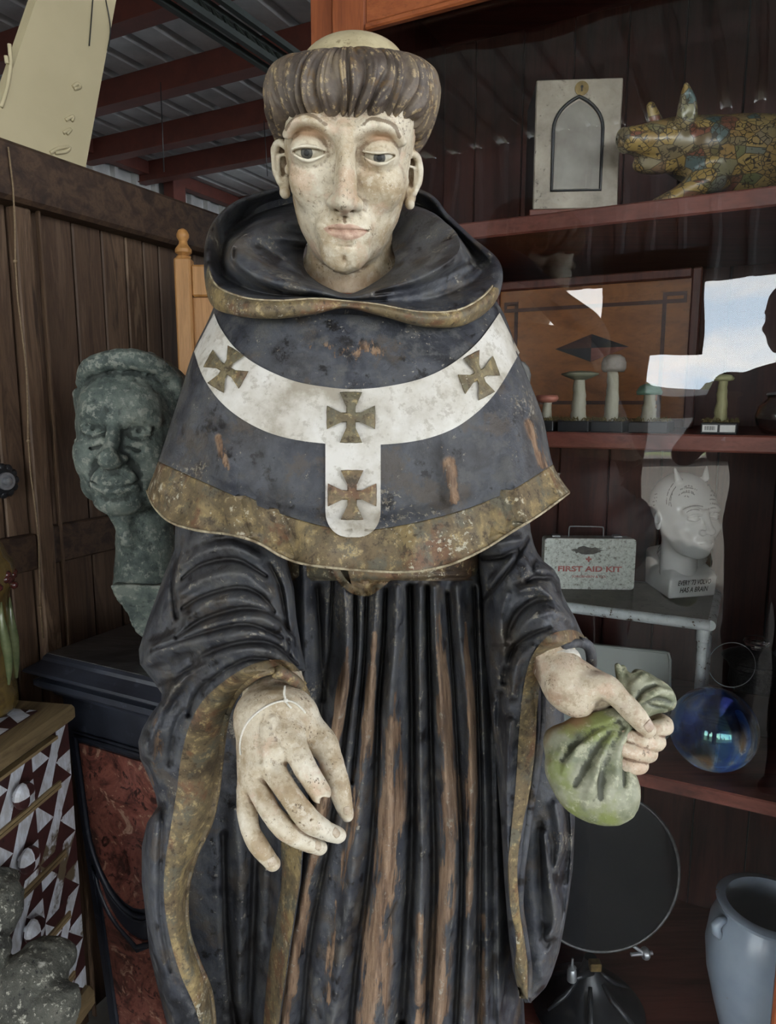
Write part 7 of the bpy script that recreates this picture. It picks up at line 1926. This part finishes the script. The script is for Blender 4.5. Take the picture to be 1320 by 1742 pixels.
def phren_head():
    mt = Mat('white_glazed_ceramic', (238, 240, 240), rough=.12, coat=.6)
    base = Pz(1160, 1012, ZS); k = .60
    fr = Frame(1166, 884, base[1] + .0, rot=(0, 0, 0))
    yaw = Frame(1164, 880, base[1], rot=(4, -4, 13))
    t = thing('phrenology_head', 'glossy white ceramic phrenology head with black printed sayings on the metal stand', 'ceramic head', np.array([base[0], base[1] + .05, ZS]))
    S = Sculpt((-62, -76, -105), (62, 76, 88), 1.15)
    generic_head(S, (0, 0, 0), k, open_eyes=False)
    for x in (-26, 26): S.chain([(x, -22, 66), (x * 1.16, -20, 84)], [6, 2], 5)
    V, Q = S.out(); h = mesh('head', yaw(V), Q, mt.m, t, True)
    # shoulders cut as a block, set at an angle
    q = lambda x, y: np.array([x, y])
    fl = Pz(1137, 1020, ZS); frr = Pz(1217, 1014, ZS); bl = Pz(1096, 992, ZS)
    a = fl * [1, 1, 0]; r = (frr - fl) * [1, 1, 0]; wr = np.linalg.norm(r); r /= wr; b = (bl - fl) * [1, 1, 0]; dp = np.linalg.norm(b); b /= dp
    z = ZS + .0005
    T = MB()
    zc = lambda py, Y: P(1100, py, Y)[2]
    top_f = z + .048; 
    P0 = [a + [0, 0, z], a + r * wr + [0, 0, z], a + r * wr + b * dp + [0, 0, z], a + b * dp + [0, 0, z]]
    P1 = [a + r * .002 + [0, 0, z + .047], a + r * (wr + .003) + [0, 0, z + .049], a + r * (wr - .003) + b * (dp + .004) + [0, 0, z + .088], a + b * (dp + .004) - r * .001 + [0, 0, z + .090]]
    cen = (P0[0] + P0[2]) / 2
    P2 = [p * .52 + (cen * [1, 1, 0] + [0, 0, z + .118]) * .48 for p in P1]
    Vv = P0 + P1 + P2
    o = MB().add(Vv, [(3, 2, 1, 0), (8, 9, 10, 11)] + [(i, (i + 1) % 4, 4 + (i + 1) % 4, 4 + i) for i in range(4)] + [(4 + i, 4 + (i + 1) % 4, 8 + (i + 1) % 4, 8 + i) for i in range(4)])
    ob = o.build('shoulder_block', mt.m, t)
    md = ob.modifiers.new('bevel', 'BEVEL'); md.width = .006; md.segments = 4; md.limit_method = 'ANGLE'; md.angle_limit = math.radians(20)
    ob.data.polygons.foreach_set('use_smooth', [True] * len(ob.data.polygons)); ob.data.set_sharp_from_angle(angle=math.radians(60))
    ctr = cen; MB().tube([ctr * [1, 1, 0] + [0, 0, z + .080], (ctr * [1, 1, 0] + [0, 0, z + .12]) * .6 + yaw((0, 16, -58)) * .4, yaw((0, 16, -52))], [.058, .040, .034], 28).build('neck', mt.m, t, smooth=True)
    n = np.cross(r, [0, 0, 1.0]);  n = n if n[1] < 0 else -n
    up = np.array([0, 0, 1.0])
    lettering('lettering', "EVERY '73 VOLVO", a + r * wr * .17 + [0, 0, z + .031], r, up, wr * .70, M['ink'], t, shear=.25, bold=.02, height=.0115, lift=.0018)
    lettering('lettering', 'HAS A BRAIN', a + r * wr * .22 + [0, 0, z + .014], r, up, wr * .60, M['ink'], t, shear=.25, bold=.02, height=.0115, lift=.0015)
    # curved rows of tiny print on the skull (too small to read in the photo)
    Tb = bvh(h); rs = random.Random(5)
    def row(x0, y0, x1, y1, bow):
        b_ = MB()
        n_ = int(math.hypot(x1 - x0, y1 - y0) / 1.5)
        for i in range(n_):
            if rs.random() < .14: continue
            k = (i + .5) / n_; x = x0 + (x1 - x0) * k; y = y0 + (y1 - y0) * k; L = math.hypot(x1 - x0, y1 - y0); nx, ny = (y1 - y0) / L, -(x1 - x0) / L
            o_ = bow * 4 * k * (1 - k); x += nx * o_; y += ny * o_
            hgt = rs.uniform(.9, 1.5); c4 = [(x - .5, y - hgt), (x + .4, y - hgt), (x + .4, y + hgt * .8), (x - .5, y + hgt * .8)]
            W4 = cast(Tb, [p[0] for p in c4], [p[1] for p in c4], .0004)
            if np.isfinite(W4).all() and np.ptp(W4[:, 1]) < .02: b_.add(W4, [(0, 1, 2, 3)])
        if b_.f: b_.build('printed_saying', M['ink'], t)
    for r_ in ((1164, 829, 1178, 828, 2), (1155, 834, 1186, 834, 4), (1160, 839, 1180, 839, 4), (1154, 843, 1182, 842, 5), (1162, 846, 1172, 846, 2), (1160, 868, 1196, 862, 4), (1168, 872, 1190, 868, 3),
               (1134, 858, 1146, 822, 4), (1138, 860, 1150, 828, 3), (1142, 862, 1144, 840, 2), (1200, 820, 1208, 819, 0), (1203, 826, 1212, 826, 1), (1209, 836, 1217, 836, 1), (1208, 843, 1218, 844, 1), (1207, 850, 1218, 851, 1), (1206, 857, 1217, 858, 1), (1205, 866, 1218, 864, 1),
               (1112, 842, 1118, 840, 0), (1111, 848, 1118, 846, 0), (1110, 854, 1117, 852, 0), (1111, 860, 1116, 859, 0)):
        row(*r_)
phren_head()

def orb():
    m = Mat('iridescent_art_glass', rough=.04); m.b.inputs['IOR'].default_value = 1.3
    n = m.noise(9, 4, .6, 1.0); n2 = m.noise(60, 5, .75)
    cl = m.ramp(n, (.38, (110, 150, 240)), (.46, (150, 190, 240)), (.52, (235, 238, 240)), (.58, (215, 185, 150)), (.66, (235, 190, 130)))
    cl = m.mix(m.step(n2, .58, .64), cl, (150, 170, 200)); m.col(cl)
    m.put(m.b.inputs['Transmission Weight'], m.ramp(m.noise(7, 3, .5, co=m.map(loc=(2, 5, 1))), (.42, 0.7), (.58, 1.0)))
    m.b.inputs['Thin Film Thickness'].default_value = 260; m.b.inputs['Thin Film IOR'].default_value = 1.5
    Y = 1.30; c = P(1214, 1238, Y); r = 75 * Y / F / 1.0; c[2] = ZC + r * .985 + .0005
    b = MB(); th = np.linspace(0, math.pi, 36); b.lathe(c, [(r * math.sin(a), -r * math.cos(a) * (.985 if math.cos(a) > 0 else 1)) for a in th], 56)
    b.lathe(c, [(r * .95 * math.sin(a), r * .95 * math.cos(a)) for a in th], 56)
    o = b.build('glass_float', m.m, smooth=True); tag(o, 'blue and amber iridescent glass globe on the lower shelf beside the purse', 'glass globe')
orb()

def lower_things():
    # pale tray leaning behind the purse
    fm = Mat('frosted_pale_plastic', (150, 156, 150), rough=.35); fm.b.inputs['Transmission Weight'].default_value = .35
    Y = 1.42; cs = [P(925, 1094, Y - .0), P(1134, 1116, Y), P(1146, 1128, Y), P(1142, 1180, Y)]; zt = cs[0][2]
    x0, x1 = cs[0][0] - .02, cs[2][0]; zb = ZC + .0005
    sl = (cs[1][2] - cs[0][2]) / (cs[1][0] - cs[0][0])
    poly = [(x0, zb), (x1 - .008, zb), (x1, zb + .01), (x1, cs[2][2]), (x1 - .004, cs[1][2] - .001), (x1 - .012, cs[1][2]), (x0, cs[0][2] + .002)]
    t = thing('pale_tray', 'pale translucent tray standing on edge behind the hand with the purse', 'tray', ((x0 + x1) / 2, Y + .01, zb))
    MB().prism([(x, Y + (z - zb) * .12, z) for x, z in poly], (0, 1, 0), .012).build('sheet', fm.m, t)
    MB().tube([np.array([x, Y + (z - zb) * .12 - .001, z]) for x, z in poly], .003, 6, closed=True).build('rim', fm.m, t, smooth=True)
    # tobacco jar
    c = P(1279, 1190, 1.46); c[2] = ZC + .0005; s = 1.46 / F
    jm = Mat('smoky_brown_glass', (70, 58, 46), rough=.1, coat=.5); jm.b.inputs['Transmission Weight'].default_value = .3
    t = thing('tobacco_jar', 'dark glass jar with embossed pewter collar and glass knob lid behind the globe', 'jar', c)
    MB().box(c + [0, 0, .052], (.034, -.017, 0), (.017, .034, 0), (0, 0, .05), bev=.006).build('body', jm.m, t)
    pw = m_simple('dark_embossed_pewter', (70, 70, 68), (44, 44, 44), 120, .35, metal=.6, bump=1.0, bd=.004)
    H = .104
    MB().lathe(c + [0, 0, H - .002], [(0, 0), (40 * s, 0), (42 * s, 8 * s), (40 * s, 30 * s), (44 * s, 38 * s), (43 * s, 44 * s), (0, 44 * s)], 36).build('collar', pw, t, smooth='auto')
    MB().lathe(c + [0, 0, H + 44 * s], [(0, -.001), (52 * s, 2 * s), (55 * s, 6 * s), (50 * s, 10 * s), (30 * s, 18 * s), (12 * s, 22 * s), (0, 23 * s)], 36).build('lid', pw, t, smooth='auto')
    kn = c + [0, 0, H + 66 * s]
    MB().lathe(kn, [(0, 0), (9 * s, 1 * s), (8 * s, 6 * s), (20 * s, 9 * s), (22 * s, 14 * s), (20 * s, 19 * s), (10 * s, 24 * s), (0, 25 * s)], 12).build('knob', M['jarglass'], t, smooth='auto')
    MB().tube([c + [.030, -.02, H + 62 * s], c + [.045, -.03, H + 82 * s], c + [.062, -.045, H + 104 * s]], [.006, .0075, .0085], 12).build('spout', M['steel'], t, smooth=True)
    # fine wire ring in front
    r = MB().tube([Pu(1245 + 40 * math.cos(a), 1131 + 38 * math.sin(a), US + .03 + .02 * math.sin(a)) for a in np.linspace(0, 2 * math.pi, 40, endpoint=False)], .0005, 6, closed=True)
    Rr = r.build('wire_loop', M['steel'], smooth=True); tag(Rr, 'thin wire loop hanging in front of the dark jar above the globe', 'wire')
    # round dark mirror on a cast base
    Y = 1.36; c = P(1022, 1482, Y); s = Y / F
    t = thing('round_shaving_mirror', 'round dark tilting mirror on a black cast iron base on the bottom shelf', 'mirror', np.array([c[0], c[1], ZD]))
    dm = Mat('dark_old_mirror', (34, 35, 38), rough=.12, metal=.5)
    tl = np.array([0, -math.cos(.20), math.sin(.20) * 1.0])
    b = MB().lathe(c, [(143 * s, -.004), (143 * s, .002), (0, .002)], 72, ax=tl); b.build('disc', dm.m, t, smooth='auto')
    e1 = np.array([1.0, 0, 0]); e2 = np.cross(tl, e1)
    MB().tube([c + (e1 * math.cos(a) + e2 * math.sin(a)) * 146 * s for a in np.linspace(0, 2 * math.pi, 72, endpoint=False)], 3.2 * s, 8, closed=True).build('rim', M['steel'] if False else m_simple('worn_iron_rim', (96, 96, 96), (60, 60, 62), 60, .4, metal=.5), t, smooth=True)
    ci = m_simple('black_cast_iron', (34, 36, 40), (48, 50, 54), 30, .35, metal=.3)
    b0 = np.array([c[0] - 6 * s, Y + .02, ZD])
    zt_ = P(1015, 1640, Y)[2]
    MB().lathe(b0, [(0, .001), (.115, .001), (.120, .012), (.105, .030), (.075, .045), (.045, .060), (.030, .085), (.018, .11), (.013, zt_ - ZD), (0, zt_ - ZD)], 40).build('base', ci, t, smooth='auto')
    for k in range(6):
        a = k * math.pi / 3 + .3; MB().tube([b0 + [math.cos(a) * .10, math.sin(a) * .10, .03], b0 + [math.cos(a) * .06, math.sin(a) * .06, .055], b0 + [math.cos(a) * .03, math.sin(a) * .03, .085]], [.006, .007, .004], 8).build('base_rib', ci, t, smooth=True)
    pk = P(973, 1652, Y - .03)
    MB().lathe(pk + [0, 0, -.022], [(0, 0), (.010, .001), (.010, .022), (.007, .027), (.009, .031), (.004, .034), (.0025, .036), (.0022, .052), (0, .052)], 20).build('clamp_knob', M['steel'], t, smooth='auto')
    MB().tube([pk + [0, 0, -.018], b0 + [0, -.02, zt_ - ZD - .02]], .006, 8).build('clamp_arm', ci, t, smooth=True)
    MB().box(P(1012, 1642, Y - .015), (.012, 0, 0), (0, .01, 0), (0, 0, .009), bev=.002).build('clamp_block', M['brass'], t)
    bx = P(1096, 1622, Y + .0)
    MB().lathe(bx, [(.004, -.03), (.004, -.004), (.011, -.004), (.013, 0), (.013, .005), (.010, .009), (.004, .012), (.004, .018), (0, .018)], 20, ax=(1, .1, 0)).tube([bx, c + tl * -.01 + [0.0, 0, -.12]], .004, 8).build('hinge_bolt', M['steel'], t, smooth='auto')
    # pale blue crock
    Yc = 1.30; m = Mat('pale_blue_stoneware', rough=.3, coat=.3); n = m.noise(12, 4, .6)
    m.col(m.mix(m.step(m.noise(16, 4, .6, co=m.map(loc=(3, 8, 2))), .68, .71), m.ramp(n, (.3, (150, 164, 182)), (.7, (170, 182, 196))), (150, 142, 120)))
    top = P(1312, 1538, Yc); s = Yc / F; H = top[2] - ZD
    c = np.array([top[0], Yc, ZD + .0005]); R_ = 108 * s
    t = thing('stoneware_crock', 'pale blue glazed stoneware crock with a wide rim on the bottom shelf', 'crock', c)
    pr = [(0, 0), (.60, 0), (.64, .04), (.80, .25), (.95, .48), (1.0, .66), (.95, .82), (.84, .92), (.80, .95), (.86, .97), (.88, .99), (.84, 1.0), (.72, 1.0), (.70, .97), (.72, .93), (.88, .8), (.93, .66), (.86, .45), (.6, .1), (0, .08)]
    MB().lathe(c, [(a * R_, b * H) for a, b in pr], 64).build('body', m.m, t, smooth='auto')
    hp = c + [-R_ * .90, -.015, H * .885]
    MB().tube([hp + [.008, .004, .010], hp + [-.006, -.002, .012], hp + [-.014, -.004, .004], hp + [-.012, -.004, -.010], hp + [.002, 0, -.028]], [.007, .009, .010, .009, .006], 12).build('handle', m.m, t, smooth=True)
lower_things()
# ------------------------------------------------------------ behind the camera, seen in the glass
def person():
    cl = m_simple('dark_jacket_cloth', (40, 38, 42), (54, 52, 56), 60, .85); sk = m_simple('skin', (176, 136, 116), (160, 120, 100), 20, .5); hr = m_simple('dark_hair', (40, 32, 28), (26, 22, 20), 60, .7)
    t = thing('person', 'person in a dark jacket holding up a phone, seen mirrored in the cabinet glass', 'person', (-.10, -.42, 0))
    S = Sculpt((-.55, -.80, 0.0), (.50, .0, 1.72), .0105)
    o = np.array([-.10, -.42, 0])
    q = lambda x, y, z: o + [x, y, z * 1.07 - .0]
    S.cone(q(-.10, 0, .03), q(-.10, -.02, .50), .055, .07, 0); S.cone(q(.10, 0, .03), q(.10, -.02, .50), .055, .07, 0)
    S.cone(q(-.10, -.02, .50), q(-.08, 0, .90), .072, .10, .04); S.cone(q(.10, -.02, .50), q(.08, 0, .90), .072, .10, .04)
    S.cone(q(-.10, -.02, .04), q(-.11, .13, .035), .045, .035, .03); S.cone(q(.10, -.02, .04), q(.11, .13, .035), .045, .035, .03)
    S.ell(q(0, 0, .98), (.19, .13, .16), .06); S.ell(q(0, 0, 1.22), (.205, .135, .26), .08); S.ell(q(0, -.01, 1.40), (.23, .11, .10), .08)
    for s in (-1, 1):
        hand = np.array([.0 + s * .10, -.06, 1.40])
        sh = q(s * .22, 0, 1.41); el = q(s * .30, .12, 1.17) if s > 0 else q(-.33, .10, 1.17)
        S.chain([sh, (sh + el) / 2, el], [.068, .055, .046], .05); S.chain([el, (el + hand) / 2, hand], [.046, .038, .030], .03)
    V, Q = S.out(); body = mesh('clothed_body', V, Q, cl, t, True)
    Hd = Sculpt((-95, -125, -150), (95, 120, 135), 4.0); generic_head(Hd, (0, 0, 0), .95); V, Q = Hd.out()
    s = .00105; V = np.column_stack([V[:, 0] * -s, V[:, 1] * -s, V[:, 2] * s]) + q(0, .03, 1.62)
    mesh('head', V, Q[:, ::-1], sk, t, True)
    G = Sculpt((-110, -80, -40), (110, 140, 150), 4.0); G.ell((0, 22, 48), (82, 98, 84), 0); G.ell((0, -90, 20), (70, 60, 60), 10, mode='sub'); V, Q = G.out()
    V = np.column_stack([V[:, 0] * -s, V[:, 1] * -s, V[:, 2] * s]) + q(0, .03, 1.62); mesh('hair', V, Q[:, ::-1], hr, t, True)
    for sgn in (-1, 1):
        H = Sculpt((-60, -60, -60), (60, 60, 70), 2.2)
        H.ell((0, 0, 0), (34, 16, 38), 0)
        for i, x in enumerate((-24, -8, 8, 24)): H.chain([(x, 4, 28), (x - sgn * 6, 16, 44), (x - sgn * 18, 22, 40)], [9, 8.5, 7], 4)
        H.chain([(sgn * -24, -6, -8), (sgn * -36, -14, 10), (sgn * -34, -16, 30)], [11, 9.5, 8], 6)
        V, Q = H.out(); mesh('hand', V * .001 + [sgn * .098, -.045, 1.435], Q, sk, t, True)
    ph = thing('phone', 'dark phone held up by the photographer, seen mirrored in the cabinet glass', 'phone', (0, -.03, 1.40))
    MB().box((0, -.035, 1.445), (.075, 0, 0), (0, .0045, 0), (0, 0, .036), bev=.003).build('body', M['black'], ph)
person()

def outdoors():
    # pale van on the grass, trees along the far edge
    def at(u, v): return W(u, v, -.07)
    wp = m_simple('white_van_paint', (214, 216, 218), (200, 202, 204), 3, .25, coat=.5); gl = m_simple('dark_car_glass', (30, 34, 38), (40, 44, 48), 3, .1); ty = m_simple('tyre_rubber', (28, 28, 28), (36, 36, 36), 20, .9)
    u0, v0 = -17.0, -2.2
    t = thing('white_van', 'white van parked on the grass outside, seen mirrored low in the cabinet glass', 'van', at(u0, v0))
    pf = [(-2.4, .35), (2.3, .35), (2.4, .9), (1.75, 1.15), (1.3, 1.85), (-2.2, 1.95), (-2.45, 1.7)]
    MB().prism([W(u0 - .9, v0 + x, z - .07) for x, z in pf], UX, 1.8).build('body', wp, t)
    for a, b in ((-2.1, -1.2), (-1.05, -.1), (.05, 1.2)):
        MB().rbox(u0 + .9, u0 + .915, v0 + a, v0 + b, 1.12, 1.66).build('window', gl, t)
    for x in (-1.5, 1.5):
        for y in (-.85, .85): MB().lathe(W(u0 + y, v0 + x, .27), [(0, -.11), (.34, -.11), (.34, .11), (0, .11)], 24, ax=UX).build('wheel', ty, t, smooth='auto')
    rs = random.Random(8)
    for i in range(11):
        v = -26 + i * 5.0 + rs.uniform(-.2, .2); u = -42 + rs.uniform(-4, 4); h = rs.uniform(2.4, 3.7); c = at(u, v)
        tt = thing('tree', 'leafy tree on the far edge of the grass, seen mirrored in the glass', 'tree', c, 'trees at the far edge of the grass')
        MB().tube([c, c + [0, 0, h * .3], c + [.2, .1, h * .6]], [.25, .18, .08], 10).build('trunk', M['bark'], tt, smooth=True)
        S = Sculpt((-2.7, -2.7, .4), (2.7, 2.7, h + .6), .2)
        for k in range(9): S.ell((rs.uniform(-1.1, 1.1), rs.uniform(-1.1, 1.1), rs.uniform(h * .35, h * .8)), (rs.uniform(.7, 1.1), rs.uniform(.7, 1.1), rs.uniform(.5, .8)), .3)
        S.noise(.25, .9, i, 3); V, Q = S.out(); mesh('crown', V + c, Q, M['leaf'], tt, True)
outdoors()
